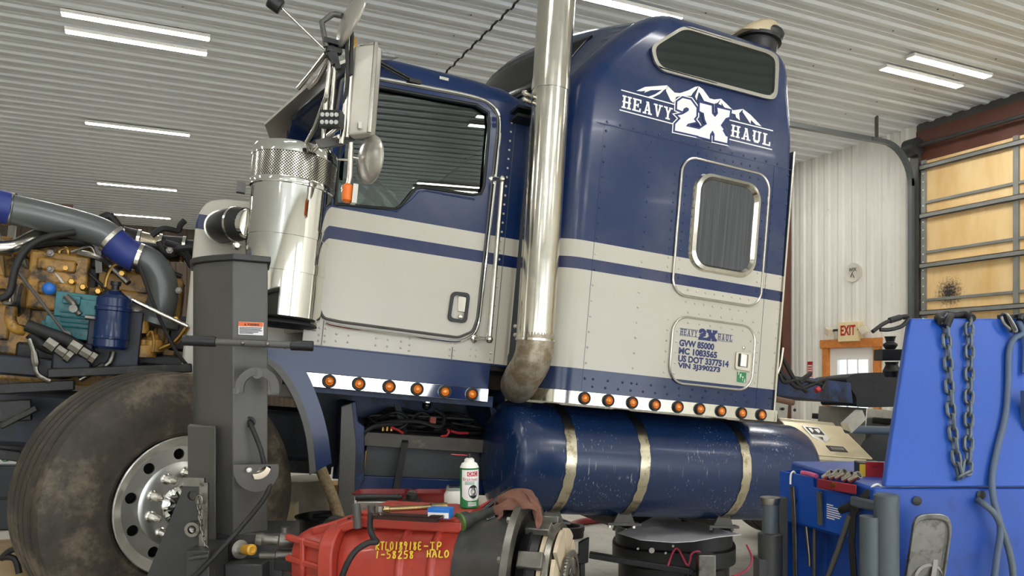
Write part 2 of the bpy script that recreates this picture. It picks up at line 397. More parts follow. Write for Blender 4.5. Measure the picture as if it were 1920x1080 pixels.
def wallpiece(y0, y1, z0, z1):
    Q = ribs(y0, y1); mm.loft([[(X1 - h, y, z0) for y, h in Q], [(X1 - h, y, z1) for y, h in Q]], (False, False), closed=False)
wallpiece(DY1, Y1, 0, CEIL); wallpiece(DY0, DY1, DZ, CEIL); wallpiece(GY1 + .10, DY0, 0, CEIL); wallpiece(Y0, GY0, 0, CEIL)
o = struct(mm.build('wall_right', 'wall', smooth=0)); s_ = o.modifiers.new('t', 'SOLIDIFY'); s_.thickness = .06; s_.offset = 0
struct(M().box((X1 - .06, GY0 - .1, GZ), (X1 + .06, GY1 + .12, CEIL - .10)).build('trim_3', 'brown'))
mm = M()
for y in (GY0 - .05, GY1 + .05): mm.box((X1 - .05, y - .05, 0), (X1 + .06, y + .05, GZ))
mm.box((X1 - .05, Y0, CEIL - .10), (X1 + .05, GY1 + .12, CEIL)); struct(mm.build('trim_4', 'lift'))
mm = M()
Q = ribs(X0, X1); mm.loft([[(x, Y1 - h, 0) for x, h in Q], [(x, Y1 - h, CEIL) for x, h in Q]], (False, False), closed=False)
o = struct(mm.build('wall_back', 'wall_far', smooth=0)); o.modifiers.new('t', 'SOLIDIFY').thickness = .05
mm = M()                                                                    # wall behind the viewpoint with open bays added to let in fill daylight
for a, b in ((X0, -7.4), (-2.6, -1.6), (4.0, 4.8), (8.6, X1)): mm.box((a, Y0 - .1, 0), (b, Y0, CEIL))
for a, b in ((-7.4, -2.6), (-1.6, 4.0), (4.8, 8.6)): mm.box((a, Y0 - .1, 3.6), (b, Y0, CEIL))
struct(mm.build('wall_front', 'wall')); struct(M().box((X0 - .1, Y0, 0), (X0, Y1, CEIL)).build('wall_left', 'wall'))
# ---- exit door
door = empty('door_1', (X1, (DY0 + DY1) / 2, 0), None, None, None, 'structure')
fy0, fy1 = DY0 - .02, DY1 + .02
mm = M(); fr = .09
for y0, y1 in ((DY0 - .0, DY0 + .10), (DY1 - .10, DY1 + .0)): mm.box((X1 - .08, y0, 0), (X1 + .05, y1, DZ))
mm.box((X1 - .09, DY0 - .03, DZ - .10), (X1 + .05, DY1 + .03, DZ + .02)); mm.build('door_frame', 'wood', door, bevel=.006)
a0, a1, z1 = DY0 + .10, DY1 - .10, DZ - .10
wy0, wy1, wz0, wz1 = a0 + .10, a1 - .13, 1.02, z1 - .16
mm = M(); mm.plate([(X1 - .03, a0, .01), (X1 - .03, a1, .01), (X1 - .03, a1, z1), (X1 - .03, a0, z1)], (.045, 0, 0), [[(X1 - .03, wy0, wz0), (X1 - .03, wy0, wz1), (X1 - .03, wy1, wz1), (X1 - .03, wy1, wz0)]])
mm.build('door_panel', 'white', door, bevel=.003)
mm = M()
for i in range(4): y = wy0 + (wy1 - wy0) * i / 3; mm.box((X1 - .04, y - .008, wz0), (X1 - .02, y + .008, wz1))
for i in range(4): z = wz0 + (wz1 - wz0) * i / 3; mm.box((X1 - .04, wy0, z - .008), (X1 - .02, wy1, z + .008))
mm.build('muntins', 'white', door)
M().box((X1 - .022, wy0, wz0), (X1 - .018, wy1, wz1)).build('pane', 'cleargl', door)
M().lathe((X1 - .03, a1 - .06, 1.0), (-1, 0, 0), [(0, .03), (.02, .03), (.025, .012), (.05, .012), (.055, .028), (.08, .02)], 16).build('door_knob', 'brass', door)
# ---- overhead door
od = empty('door_2', (X1, (GY0 + GY1) / 2, 0), None, None, None, 'structure')
seams = [0.0] + sorted([W(1744, p, 0, 8.82)[2] for p in (562.5, 473, 379.3)] ) + [GZ]
lo = seams[1]; step = (seams[3] - seams[1]) / 2; zs = [lo - step * k for k in (4, 3, 2, 1)]; zs = [z for z in zs if z > .2]; zs = [0.0] + zs + seams[1:]
for a, b in zip(zs, zs[1:]): M().box((8.80, GY0, a + .006), (8.86, GY1, b - .006)).build('door_section', 'gdoor', od, bevel=.004)
for z in zs[1:-1]:
    M().box((8.775, GY0, z - .018), (8.80, GY1, z + .018)).build('section_rail', 'galv', od, bevel=.004)
for p in (311, 402.8, 497, 586):
    z = W(1744, p, 0, 8.77)[2]; mm = M(); mm.box((8.74, GY0, z - .03), (8.80, GY1, z - .022)); mm.box((8.74, GY0, z + .022), (8.80, GY1, z + .03)); mm.box((8.74, GY0, z - .03), (8.748, GY1, z + .03)); mm.build('strut', 'galv', od)
for i in range(4): y = GY1 - .03 - i * 1.13; M().box((8.77, y - .03, 0), (8.80, y + .03, GZ)).build('stile', 'galv', od)
mm = M()
for i in range(40): mm.ball((8.768, GY1 - .03, .1 + i * .1), .009, 6)
mm.build('stile_bolts', 'white', od, smooth=0)
ty = GY1 + .10; tz = W(1497, 228, 1, ty)[2]
path = [Vector((8.72, ty, z)) for z in (0, 2, tz - .55)] + [Vector((8.72 - .5 + .5 * math.cos(R(a)), ty, tz - .55 + .5 * math.sin(R(a)))) for a in range(10, 91, 10)] + [Vector((x, ty, tz - .05)) for x in (8.0, 5, 3.2)]
mm = M()
for a, b in zip(path, path[1:]): mm.bar(a, b + (b - a) * .05, .05, .06, (0, 1, 0))
mm.build('door_track', 'grey_pipe', od)
mm = M(); mm.bar((8.80, ty, 0), (8.80, ty, GZ + .2), .05, .12, (0, 1, 0)); mm.build('track_angle', 'lift', od)
mm = M(); mm.cyl((8.72, ty - .1, GZ + .18), (8.72, ty + .06, GZ + .18), .11, n=24); mm.cyl((8.72, GY0, GZ + .18), (8.72, GY1, GZ + .18), .025); mm.build('cable_drum', 'lift_dark', od)
mm = M(); mm.bar((8.1, ty, tz - .05), (8.1, ty, CEIL), .03, .03); mm.bar((3.6, ty, tz - .05), (3.6, ty, CEIL), .03, .03); mm.build('track_hanger', 'lift', od)
# ---- steel column by the wall
P = W(1472, 600, 0, 8.75); mm = M(); x, y = 8.72, P[1]
mm.box((x - .08, y - .07, 0), (x + .08, y - .05, CEIL)); mm.box((x - .08, y + .05, 0), (x + .08, y + .07, CEIL)); mm.box((x - .01, y - .06, 0), (x + .01, y + .06, CEIL)); struct(mm.build('trim_5', 'brown'))
mm = M(); a = W(122, 385, 1, 14.0); mm.box((a[0] - .12, 13.9, 0), (a[0] + .12, 14.1, a[2])); struct(mm.build('trim_6', 'brown'))
# ---- ceiling lamps
def lamp(x, y, label):
    e = empty('ceiling_light', (x, y, CEIL - .03), label, 'light', 'LED tube lights on the ribbed ceiling')
    return e
proto = empty('ceiling_light', (0, 0, CEIL - .024), 'x', 'light', 'LED tube lights on the ribbed ceiling')
h = M().box((-.60, -.05, CEIL - .056), (.60, .05, CEIL - .024)).build('housing', 'white', proto, bevel=.003)
M().box((-.592, -.042, CEIL - .0575), (.592, .042, CEIL - .056)).build('tube', 'tube', h)
LB_ = {(-.04, 7.66): 'lit ceiling tube light nearest the top left corner, above the sun visor', (-.04, 8.04): 'second lit ceiling tube, just beyond the one nearest the top left corner',  # second entry is a glowing bar imitating a reflection on the ribs
       (-.05, 10.91): 'lit ceiling tube light, third one down at the left of the sun visor', (-.08, 14.35): 'lit ceiling tube light, fourth one down at the left, above the grey engine pipe',
       (-.10, 17.05): 'lit ceiling tube light farthest back, just above the tan and black intake hose', (3.64, 5.47): 'lit ceiling tube light cut by the top edge above the sleeper',
       (7.37, 5.15): 'right one of the two lit ceiling tubes right of the sleeper', (7.37, 5.46): 'left one of the two lit ceiling tubes right of the sleeper'}
spots = list(LB_) + [(x, y) for x in (-3.75, -.05, 3.64, 7.37) for y in (-5, -1.5, 2.3)] + [(x, y) for x in (-3.75,) for y in (5.3, 7.7, 10.9, 14.3)] + [(x, y) for x in (3.64, 7.37) for y in (8.0, 10.9, 14.3)] + [(x + .0, y + .35) for x in (-.05, 3.64) for y in (-5, -1.5)]
for i, (x, y) in enumerate(spots):
    o = proto if i == 0 else copy_tree(proto)
    o.location = (x, y, CEIL - .024); o['label'] = LB_.get((x, y), 'LED tube light on the ribbed ceiling beyond the picture edge or hidden by the truck')
# ---- exit sign, dial, notice
P = W(1590, 622, 0, 8.78); s = P
ex = empty('exit_sign', (8.85, s[1], s[2] - .14), 'beige EXIT sign with two lamp heads above the orange framed door', 'sign')
M().box((8.78, s[1] - .175, s[2] - .135), (8.875, s[1] + .175, s[2] + .135)).build('sign_box', 'tan' if 0 else mat('beige_sign', '#e3cf9f', .5), ex, bevel=.008)
text('EXIT', (8.778, s[1] + .125, s[2] - .05), (0, -1, 0), (0, 0, 1), .25, .14, 'lettering', 'red_print', ex, bold=.03)
for d in (-1, 1):
    c_ = Vector((8.76, s[1] + d * .27, s[2] + .03)); mm = M(); mm.bar(c_ + Vector((.02, -d * .1, 0)), c_, .03, .03); mm.build('arm', 'black', ex)
    M().lathe(c_ + Vector((.05, 0, 0)), (-1, d * .35, -.2), [(0, .03), (.03, .06), (.11, .075), (.115, .06)], 4).build('lamp_head', mat('beige_lamp', '#d8cbb0', .4), ex, smooth=0)
P = W(1598, 511, 0, 8.83); dl = empty('wall_thermometer', (8.87, P[1], P[2] - .13), 'round pale dial thermometer on the white ribbed wall', 'thermometer')
M().lathe((8.875, P[1], P[2]), (-1, 0, 0), [(0, .13), (.03, .135), (.04, .13), (.036, .118), (.034, 0.001)], 36).build('dial', mat('dial_face', '#cfc8ba', .4), dl)
text('WIX', (8.838, P[1] + .065, P[2] + .015), (0, -1, 0), (0, 0, 1), .13, .05, 'lettering', 'black_print', dl, th=.001, bold=.02)
mm = M(); mm.bar((8.836, P[1], P[2] - .02), (8.836, P[1] - .03, P[2] - .075), .004, .008, (1, 0, 0)); mm.bar((8.836, P[1], P[2] + .01), (8.836, P[1] + .035, P[2] - .06), .004, .008, (1, 0, 0)); mm.build('pointer', 'black_print', dl)
P = W(1517, 697, 0, 8.83); fs = empty('fire_notice', (8.86, P[1], P[2] - .15), 'narrow red and white notice on the wall left of the exit door', 'sign')
M().box((8.85, P[1] - .05, P[2] - .15), (8.874, P[1] + .05, P[2] + .15)).build('board', 'white', fs)
mm = M(); mm.box((8.847, P[1] - .05, P[2] + .10), (8.85, P[1] + .05, P[2] + .15))
for i in range(6): mm.box((8.847, P[1] - .035, P[2] + .06 - i * .034), (8.85, P[1] + .035, P[2] + .078 - i * .034))
mm.box((8.847, P[1] - .05, P[2] - .15), (8.85, P[1] - .042, P[2] + .15)); mm.box((8.847, P[1] + .042, P[2] - .15), (8.85, P[1] + .05, P[2] + .15)); mm.build('print', 'red_print', fs)
# ================================================================== TRUCK (all parts in truck coordinates: x rearward, y across, z up)
truck = bpy.data.objects.new('semi_truck', None); C.objects.link(truck); OFF['semi_truck'] = Vector()
truck.matrix_world = Matrix(((TX.x, TY.x, TZ.x, TO.x), (TX.y, TY.y, TZ.y, TO.y), (TX.z, TY.z, TZ.z, TO.z), (0, 0, 0, 1)))
tag(truck, 'navy and cream semi truck with tall sleeper, hood off and engine exposed, front wheel raised', 'truck')
ex_, ey_, ez_ = Vector((1, 0, 0)), Vector((0, 1, 0)), Vector((0, 0, 1))
YS = -.20                                                                  # near side plane of the sleeper; the cab door plane is y = 0
YC = 2.05                                                                  # far side of the cab
def t2(P, y): return [T(px, py, y) for px, py in P]
# ---- chassis
mm = M()
for y in (.62, 1.37):
    mm.box((-1.9, y, 1.10), (7.2, y + .02, 1.37)); mm.box((-1.9, y, 1.35), (7.2, y + .08, 1.37)); mm.box((-1.9, y, 1.10), (7.2, y + .08, 1.12))
for x in (-1.8, 1.2, 2.6, 4.2, 6.0, 7.1): mm.box((x, .64, 1.14), (x + .08, 1.39, 1.33))
mm.build('chassis_frame', 'grimy', truck)
WC = Vector((-.115, -.04, .965))
mm = M(); mm.bar((-.06, .2, .92), (-.06, 1.85, .92), .12, .14); mm.bar((-.9, .70, 1.06), (.75, .70, 1.06), .1, .07); mm.bar((-.9, 1.45, 1.06), (.75, 1.45, 1.06), .1, .07); mm.cyl((-.2, .3, .9), (-.2, 1.7, .9), .03); mm.build('front_axle', 'dark', truck)
# ---- front wheel, steered outwards
ST = R(27); WN = Vector((math.sin(ST), -math.cos(ST), 0))                  # outward face normal
def wheel(parent, c, n, rim_mat, R0=.575, w=.40, dirty=True, face=.19):
    w_ = bpy.data.objects.new('wheel', None); C.objects.link(w_); w_.parent = parent; OFF[w_.name] = Vector()
    h = w / 2
    prof = [(-h * .75, .30), (-h, .36), (-h * 1.04, .43), (-h * .98, R0 - .06), (-h * .86, R0 - .014)]
    for g in range(6):
        a = -h * .82 + g * h * 1.64 / 6; b = a + h * 1.64 / 6
        prof += [(a + .004, R0 - .008 if g in (0, 5) else R0), (b - .008, R0 - .008 if g in (0, 5) else R0)]
        if g < 5: prof += [(b - .006, R0 - .016), (b + .002, R0 - .016)]
    prof += [(h * .86, R0 - .014), (h * .98, R0 - .06), (h * 1.04, .43), (h * 1.02, .36), (h * 1.02, .318), (h * .98, .304), (h * .9, .298)]
    M().lathe(c, n, prof, 96, (False, False)).build('tire', 'tire', w_, smooth=30)
    f = face
    M().lathe(c, n, [(-h * .7, .28), (h * .8, .285), (f + .02, .300), (f + .028, .306), (f + .034, .302), (f + .022, .287), (f + .0, .272), (f - .010, .257)], 72, (False, False)).build('rim', rim_mat, w_, smooth=50)
    Q = rot_to(n); P = lambda r, a, d: Vector(c) + Q @ Vector((r * math.cos(a), r * math.sin(a), d))
    mm = M(); HR = .224
    mm.plate([P(.257, 2 * math.pi * i / 60, f - .01) for i in range(60)], Vector(n) * -.012,
             [[P(.187, 2 * math.pi * i / 60, f - .01) for i in range(60)]] + [[P(HR, a, f - .01) + (Q @ Vector((math.cos(t), math.sin(t), 0))) * .024 for t in [2 * math.pi * k / 16 for k in range(16)]] for a in [2 * math.pi * (j + .5) / 10 for j in range(10)]])
    mm.lathe(c, n, [(f - .01, .188), (f - .006, .18), (f - .001, .165), (f + .0, .10), (f + .0, .092)], 60, (False, False))
    mm.build('wheel_disc', rim_mat, w_, smooth=40)
    M().lathe(c, n, [(0, .26), (f - .08, .25), (f - .075, .01)], 40, (False, True)).build('brake_drum', 'dark', w_)
    mm = M(); g = 60
    L = []
    for d, r, amp in ((f - .002, .092, 0), (f + .014, .09, .02), (f + .026, .075, .04), (f + .036, .045, .03), (f + .04, .012, 0)):
        L.append([P(r * (1 + amp * (1 if i % 5 < 2 else -1)), 2 * math.pi * i / g, d) for i in range(g)])
    mm.loft(L, (False, True)); mm.build('hub_cap', 'chrome', w_, smooth=20)
    for j in range(10):
        a = 2 * math.pi * (j + .25) / 10; b = P(.1427, a, f - .004)
        M().lathe(b, n, [(0, .026), (.012, .024), (.016, .0185), (.058, .0175), (.064, .0165), (.076, .0165), (.098, .003)], 12).build('nut_cover', 'stainless', w_, smooth=30)
    return w_
k = NT('tire_rubber'); n1 = k.noise(3.5, 8, rough=.7); n2 = k.noise(30, 6)
c = k.ramp(n1, [(.35, lin('#2b2620')), (.5, lin('#3d352b')), (.62, lin('#6b5f4d'))]); c = k.mix(k.ramp(n2, [(.5, (0, 0, 0, 1)), (.7, (.7, .7, .7, 1))]), c, lin('#2a2622'))
k.l(c, k.b.inputs['Base Color']); k.b.inputs['Roughness'].default_value = .65; k.bump(n2, .25, .004); m['tire'] = k.m
wheel(truck, WC, WN, 'alu', R0=.575, w=.41, face=.20)
wheel(truck, (-.06, 1.98, .968), (math.sin(ST), math.cos(ST), 0) if 0 else (-math.sin(ST), math.cos(ST), 0), 'alu')
# ---- fender over the wheel
outer = t2([(440, 655), (490, 642), (530, 652), (570, 690), (597, 750), (614, 810), (622, 868)], -.12)
inner = t2([(440, 683), (480, 668), (512, 676), (545, 712), (570, 765), (585, 820), (592, 884)], -.12)
n = 24; o_ = spline(outer, 5); i_ = spline(inner, 5)
mm = M(); L = []
for a, b in zip(o_, i_): L.append([a, b, b + ey_ * .02, a + ey_ * .03 - (a - b) * .25, a + ey_ * .52 - (a - b) * .25, a + ey_ * .52])
mm.loft(L); mm.build('fender', 'navy', truck, smooth=45)
mm = M(); mm.loft([[b - ey_ * .012, b + (b - a) * .38 - ey_ * .012, b + (b - a) * .38 + ey_ * .02, b + ey_ * .02] for a, b in zip(o_, i_)]); mm.build('fender_liner', 'lift', truck, smooth=45)
mm = M(); mm.plate(t2([(640, 762), (660, 755), (668, 830), (664, 960), (650, 985), (634, 940)], .15), (0, .03, 0)); mm.build('step_bracket', 'lift', truck, bevel=.004)
mm = M(); mm.plate(t2([(540, 700), (660, 735), (655, 870), (600, 880)], .6), (0, .03, 0)); mm.build('inner_wheel_panel', 'grimy', truck)
mm = M(); mm.tube([T(598, 872, .1), T(612, 905, .12), T(628, 945, .14), T(640, 985, .16)], .03, 12, 4); mm.build('splash_hose', mat('mud_crusted_hose', '#8d7a5c', .8, var=.4, vs=60, bump=.8, bs=70), truck)
# ---- engine (its own parts below it)
eng = bpy.data.objects.new('engine', None); C.objects.link(eng); eng.parent = truck; OFF['engine'] = Vector()
mm = M(); mm.box((-1.28, .72, 1.42), (-.14, 1.30, 2.05)); mm.box((-1.25, .70, 1.55), (-.2, .74, 1.95))
for i in range(6): x = -1.18 + i * .17; mm.box((x, .685, 1.62), (x + .09, .72, 1.80)); mm.cyl((x + .045, .70, 1.86), (x + .045, .66, 1.86), .022, n=10)
mm.build('engine_block', 'yellow', eng, bevel=.012)
mm = M(); mm.box((-1.22, .80, 2.05), (-.22, 1.22, 2.16)); mm.box((-1.2, .78, 2.02), (-.24, 1.24, 2.06)); mm.build('valve_cover', 'yellow', eng, bevel=.02)
mm = M(); a = T(62, 470, .66); b = T(160, 590, .66); mm.box((a.x, .60, b.z), (b.x, .74, a.z)); a = T(70, 480, .6); b = T(150, 515, .6); mm.box((a.x, .585, b.z), (b.x - .02, .62, a.z)); a = T(72, 525, .6); b = T(148, 560, .6); mm.box((a.x, .585, b.z), (b.x - .02, .62, a.z)); mm.build('front_housing', 'yellow', eng, bevel=.012)
mm = M()
for P in ([(30, 455), (120, 440), (210, 452), (330, 470), (360, 500)], [(60, 462), (140, 455), (230, 480), (340, 520)], [(200, 470), (280, 500), (345, 540)], [(310, 455), (345, 470), (372, 520)]): mm.tube([T(x, y, .78) for x, y in P], .018, 8, 5)
mm.build('wiring_loom', 'rubber', eng)
mm = M()
for P in ([(112, 480), (112, 470), (126, 468), (128, 500), (124, 540)], [(128, 482), (142, 482), (143, 530), (140, 550)], [(148, 545), (150, 515), (158, 512), (160, 545)], [(196, 545), (200, 520), (212, 500), (226, 492)]): mm.tube([T(x, y, .62) for x, y in P], .008, 8, 5)
mm.build('fuel_line', 'brass', eng)
for x, y in ((126, 505), (137, 530), (158, 540), (186, 548), (230, 515), (300, 520), (330, 600)): M().lathe(T(x, y, .63), (0, -1, 0), [(0, .025), (.03, .022), (.035, .013), (.06, .013)], 6).build('injector_fitting', 'brass', eng, smooth=0)
# teal compressor
mm = M()
for (x0, y0, x1, y1, d) in ((86, 590, 180, 640, .52), (105, 545, 180, 600, .50), (118, 552, 150, 572, .46), (78, 600, 110, 640, .54), (150, 560, 182, 596, .47)):
    a = T(x0, y0, d); b = T(x1, y1, d); mm.box((a.x, d, b.z), (b.x, .72, a.z))
for i in range(4): a = T(112, 585 + i * 9, .5); b = T(176, 589 + i * 9, .5); mm.box((a.x, .485, b.z), (b.x, .52, a.z))
comp = mm.build('air_compressor', 'teal', eng, bevel=.008)
mm = M(); mm.tube([T(124, 556, .45), T(138, 570, .43), T(142, 580, .45), T(150, 590, .45)], .016, 8, 4); mm.lathe(T(140, 580, .45), (0, -1, 0), [(0, .02), (.03, .016), (.05, .02)], 8); mm.lathe(T(160, 594, .44), (1, 0, 0), [(0, .012), (.05, .012), (.06, .018), (.08, .018)], 6); mm.build('fitting', 'cast', comp)
M().ball(T(92, 541, .5), .032, 16, (1, .8, 1)).build('drain_cap', 'hose_blue' if 0 else mat('blue_cap', '#2a6ec4', .4), eng)
# fuel filter canister
a, b = T(215, 558, .42), T(207, 655, .42); ax = (a - b).normalized(); Lh = (a - b).length; r_ = (T(247, 600, .42) - T(178, 600, .42)).length / 2
mm = M(); mm.lathe(b, ax, [(0, r_ * .8), (.012, r_ * .95), (Lh * .18, r_ * .97), (Lh * .2, r_ * 1.03), (Lh * .23, r_ * .98), (Lh * .72, r_ * .98), (Lh * .74, r_ * 1.05), (Lh * .80, r_ * 1.05), (Lh * .82, r_ * .98), (Lh * .97, r_ * .98), (Lh, r_ * .85), (Lh + .03, r_ * .4)], 36); fl = mm.build('fuel_filter', 'navy', eng)
M().lathe(b + ax * (Lh + .025), ax, [(0, r_ * .36), (.012, r_ * .36), (.014, r_ * .22), (.035, r_ * .22), (.036, r_ * .3), (.055, r_ * .3)], 12).build('filler_cap', 'black', fl)
mm = M(); a = T(168, 620, .55); c_ = T(258, 708, .55); mm.box((a.x, .48, c_.z), (c_.x, .56, a.z + .12)); mm.build('filter_bracket', 'grimy', eng, bevel=.006)
mm = M(); mm.tube([T(212, 660, .45), T(205, 680, .44), T(180, 695, .43), T(150, 712, .43)], .014, 10, 4); mm.lathe(T(196, 684, .43), (T(175, 697, .43) - T(196, 684, .43)), [(0, .018), (.06, .018)], 8); mm.build('filter_drain_hose', 'steel', eng)
# grey charge-air pipe with silicone joints
pa = [T(22, 393, .52), T(75, 404, .55), T(140, 420, .58), T(190, 436, .60), T(212, 452, .61)]
rr = (T(60, 372, .54) - T(52, 428, .54)).length / 2
mm = M(); mm.tube(pa, rr, 28, 6); mm.build('charge_air_pipe', 'grey_pipe', eng)
mm = M(); mm.tube([T(205, 447, .6), T(232, 470, .62), T(258, 484, .62)], rr * 1.06, 28, 6); mm.build('silicone_joint', 'hose_blue', eng)
mm = M(); mm.tube([T(-60, 376, .5), T(-20, 383, .5), T(16, 391, .52)], rr * 1.06, 28, 4); mm.build('silicone_joint', 'hose_blue', eng)
mm = M(); mm.tube([T(255, 480, .62), T(285, 495, .62), T(303, 525, .62), T(305, 560, .62), T(295, 592, .63)], rr * 1.0, 28, 6); mm.lathe(T(300, 585, .63), T(288, 618, .64) - T(300, 585, .63), [(0, rr), (.03, rr * 1.5), (.06, rr * 1.55), (.08, rr)], 28); mm.build('intake_elbow', 'grey_pipe', eng)
def clamp(p, d, r, w, par, mt='stainless'):
    mm = M(); mm.lathe(Vector(p) - Vector(d).normalized() * w / 2, d, [(0, r * .9), (0, r), (w, r), (w, r * .9)], 28, (False, False)); u = Vector(d).normalized(); s = u.cross(ey_).normalized()
    mm.bar(Vector(p) - ey_ * r - s * .02, Vector(p) - ey_ * r + s * .02, w * .8, .016, u); return mm.build('hose_clamp', mt, par)
for p, q, rk in (((209, 449), (225, 462), 1.12), ((260, 485), (275, 490), 1.1), ((14, 391), (28, 394), 1.13), ((20, 392), (30, 394.5), 1.1)): clamp(T(*p, .6), T(*q, .6) - T(*p, .6), rr * rk, .02, eng)
# air intake hose to the cowl
pb = [T(225, 452, .95), T(262, 457, .95)]; r2 = (T(300, 440, .9) - T(300, 488, .9)).length / 2
for p, q, kk in (((228, 448), (258, 455), 1), ((300, 465), (345, 468), 1.02), ((345, 468), (378, 470), .8)): M().tube([T(*p, .94), T(*q, .93)], r2 * kk, 24).build('intake_hose', 'rubber', eng)
mm = M(); mm.tube([T(256, 455, .94), T(302, 465, .92)], r2 * .95, 24); mm.build('intake_pipe', 'band', eng)
for x, y in ((259, 456), (299, 464), (343, 468)): clamp(T(x, y, .93), (1, 0, -.05), r2 * 1.08, .016, eng)
# left-hand chrome pipe, cables, fan and pulleys
mm = M(); mm.tube([T(-40, 466, .5), T(20, 464, .52), T(45, 455, .56), T(75, 440, .62), T(110, 432, .7)], (T(10, 448, .5) - T(10, 476, .5)).length / 2, 20, 5); mm.build('coolant_pipe', 'stainless', eng)
mm = M(); mm.tube([T(0, 560, .4), T(18, 548, .4), T(30, 500, .4), T(55, 462, .42), T(95, 443, .45), T(140, 436, .5)], .017, 10, 6); mm.build('heater_hose', 'rubber', eng)
mm = M(); mm.cyl(T(30, 505, .42), T(125, 628, .42), .008, n=8); mm.lathe(T(126, 628, .425), (0, -1, 0), [(0, .02), (.02, .02)], 16); mm.build('pull_rod', 'lift', eng)
mm = M(); mm.tube([T(262, 500, .5), T(290, 575, .48), T(325, 650, .46), T(353, 688, .46)], .009, 8, 5); mm.build('clutch_cable', 'rubber', eng)
mm = M(); mm.cyl(T(247, 562, .44), T(352, 612, .42), .011, n=10); mm.build('support_rod', 'stainless', eng)
mm = M(); mm.bar(T(183, 460, .6), T(186, 512, .6), .03, .012, (0, 1, 0)); mm.bar(T(170, 445, .6), T(183, 462, .6), .03, .012, (0, 1, 0)); mm.build('pipe_bracket', 'lift', eng)
fc = T(38, 555, .85)
mm = M(); mm.lathe(fc + Vector((.03, 0, 0)), (1, 0, 0), [(0, .12), (.02, .13), (.03, .11), (.05, .11), (.06, .13), (.08, .12), (.11, .06), (.18, .05)], 32); mm.build('fan_pulley', 'cast', eng)
mm = M(); q = T(18, 560, .55); mm.lathe(q, (1, 0, 0), [(0, .07), (.012, .085), (.03, .07), (.045, .085), (.06, .07)], 28); mm.build('belt_pulley', 'steel', eng)
for i in range(8):
    a = i * math.pi / 4; d = Vector((0, math.cos(a), math.sin(a))); s = Vector((0, -math.sin(a), math.cos(a)))
    M().obox(fc + d * .25 - Vector((.07, 0, 0)), d * .17, (s + Vector((.5, 0, 0))).normalized() * .06, Vector((1, 0, 0)) * .003).build('fan_blade', 'alu_dull', eng)
mm = M(); mm.tube([T(22, 575, .42), T(20, 600, .42), T(28, 615, .42), T(45, 620, .44)], .026, 14, 5); mm.build('oil_filler_neck', 'yellow', eng)
mm = M(); mm.lathe(T(18, 572, .42), T(18, 560, .42) - T(18, 572, .42), [(0, .03), (.012, .034), (.016, .01), (.04, .008)], 18); mm.build('filler_cap', 'steel', eng)
mm = M(); mm.tube([T(50, 610, .40), T(90, 625, .40), T(130, 640, .40), T(160, 662, .40)], .03, 14, 5); mm.tube([T(60, 625, .45), T(80, 645, .45), T(105, 655, .45)], .034, 14, 5); mm.build('power_steering_hose', 'rubber', eng)
for a, b in (((133, 645), (158, 660)), ((88, 640), (106, 652))): M().lathe(T(*a, .39), T(*b, .39) - T(*a, .39), [(0, .034), (.05, .036), (.055, .028), (.10, .028), (.105, .034), (.13, .034)], 8).build('hose_fitting', 'steel', eng, smooth=0)
mm = M()
for (x, y, r) in ((266, 605, .035), (287, 640, .05), (270, 650, .06)): mm.lathe(T(x, y + 20, .55), T(x, y, .55) - T(x, y + 20, .55), [(0, r), (.06, r), (.065, r * .6), (.09, r * .6)], 16)
mm.build('rear_fuel_fitting', 'yellow', eng); mm = M(); mm.tube([T(286, 660, .5), T(288, 640, .5), T(284, 622, .5), T(276, 630, .5)], .008, 8, 5); mm.tube([T(300, 655, .5), T(330, 640, .48), T(352, 612, .46)], .014, 8, 5); mm.build('copper_line', 'brass', eng)
rn = random.Random(11)
for i in range(13):
    x0 = rn.uniform(20, 300); y0 = rn.uniform(440, 500); P = [(x0, y0)]
    for j in range(4): x0 += rn.uniform(5, 38); y0 += rn.uniform(-14, 34); P.append((x0, y0))
    d0 = rn.uniform(.60, .72); M().tube([T(a, b, d0 + rn.uniform(-.03, .03)) for a, b in P], rn.choice((.007, .009, .012, .016)), 8, 5).build('engine_hose', rn.choice(('rubber', 'rubber', 'dark', 'steel', 'rubber')), eng)
for (x0, y0, x1, y1, d) in ((60, 436, 210, 462, .80), (165, 640, 300, 700, .66), (150, 480, 182, 545, .70), (30, 640, 120, 690, .68), (255, 660, 350, 692, .6), (320, 590, 352, 660, .7), (0, 590, 50, 660, .72)):
    a = T(x0, y0, d); b = T(x1, y1, d); M().box((a.x, d, b.z), (b.x, d + .12, a.z)).build('clutter_shade_block', 'dark', eng, bevel=.015)  # dark boxes added as clutter and as shadow between engine parts
mm = M(); mm.lathe(T(255, 600, .66), (0, -1, 0), [(0, .10), (.03, .10), (.05, .085), (.08, .06), (.10, .02)], 28); mm.build('turbo_housing', 'cast', eng)
for x, y in ((95, 475), (95, 505), (120, 600), (240, 560), (318, 470), (335, 545)): M().lathe(T(x, y, .58), (0, -1, 0), [(0, .018), (.014, .018), (.016, .009), (.03, .009)], 6).build('engine_bolt', 'cast', eng, smooth=0)
M().tube([T(160, 430, .7), T(200, 405, .75), T(215, 415, .75), T(228, 436, .75)], .022, 12, 5).build('breather_tube', 'rubber', eng)
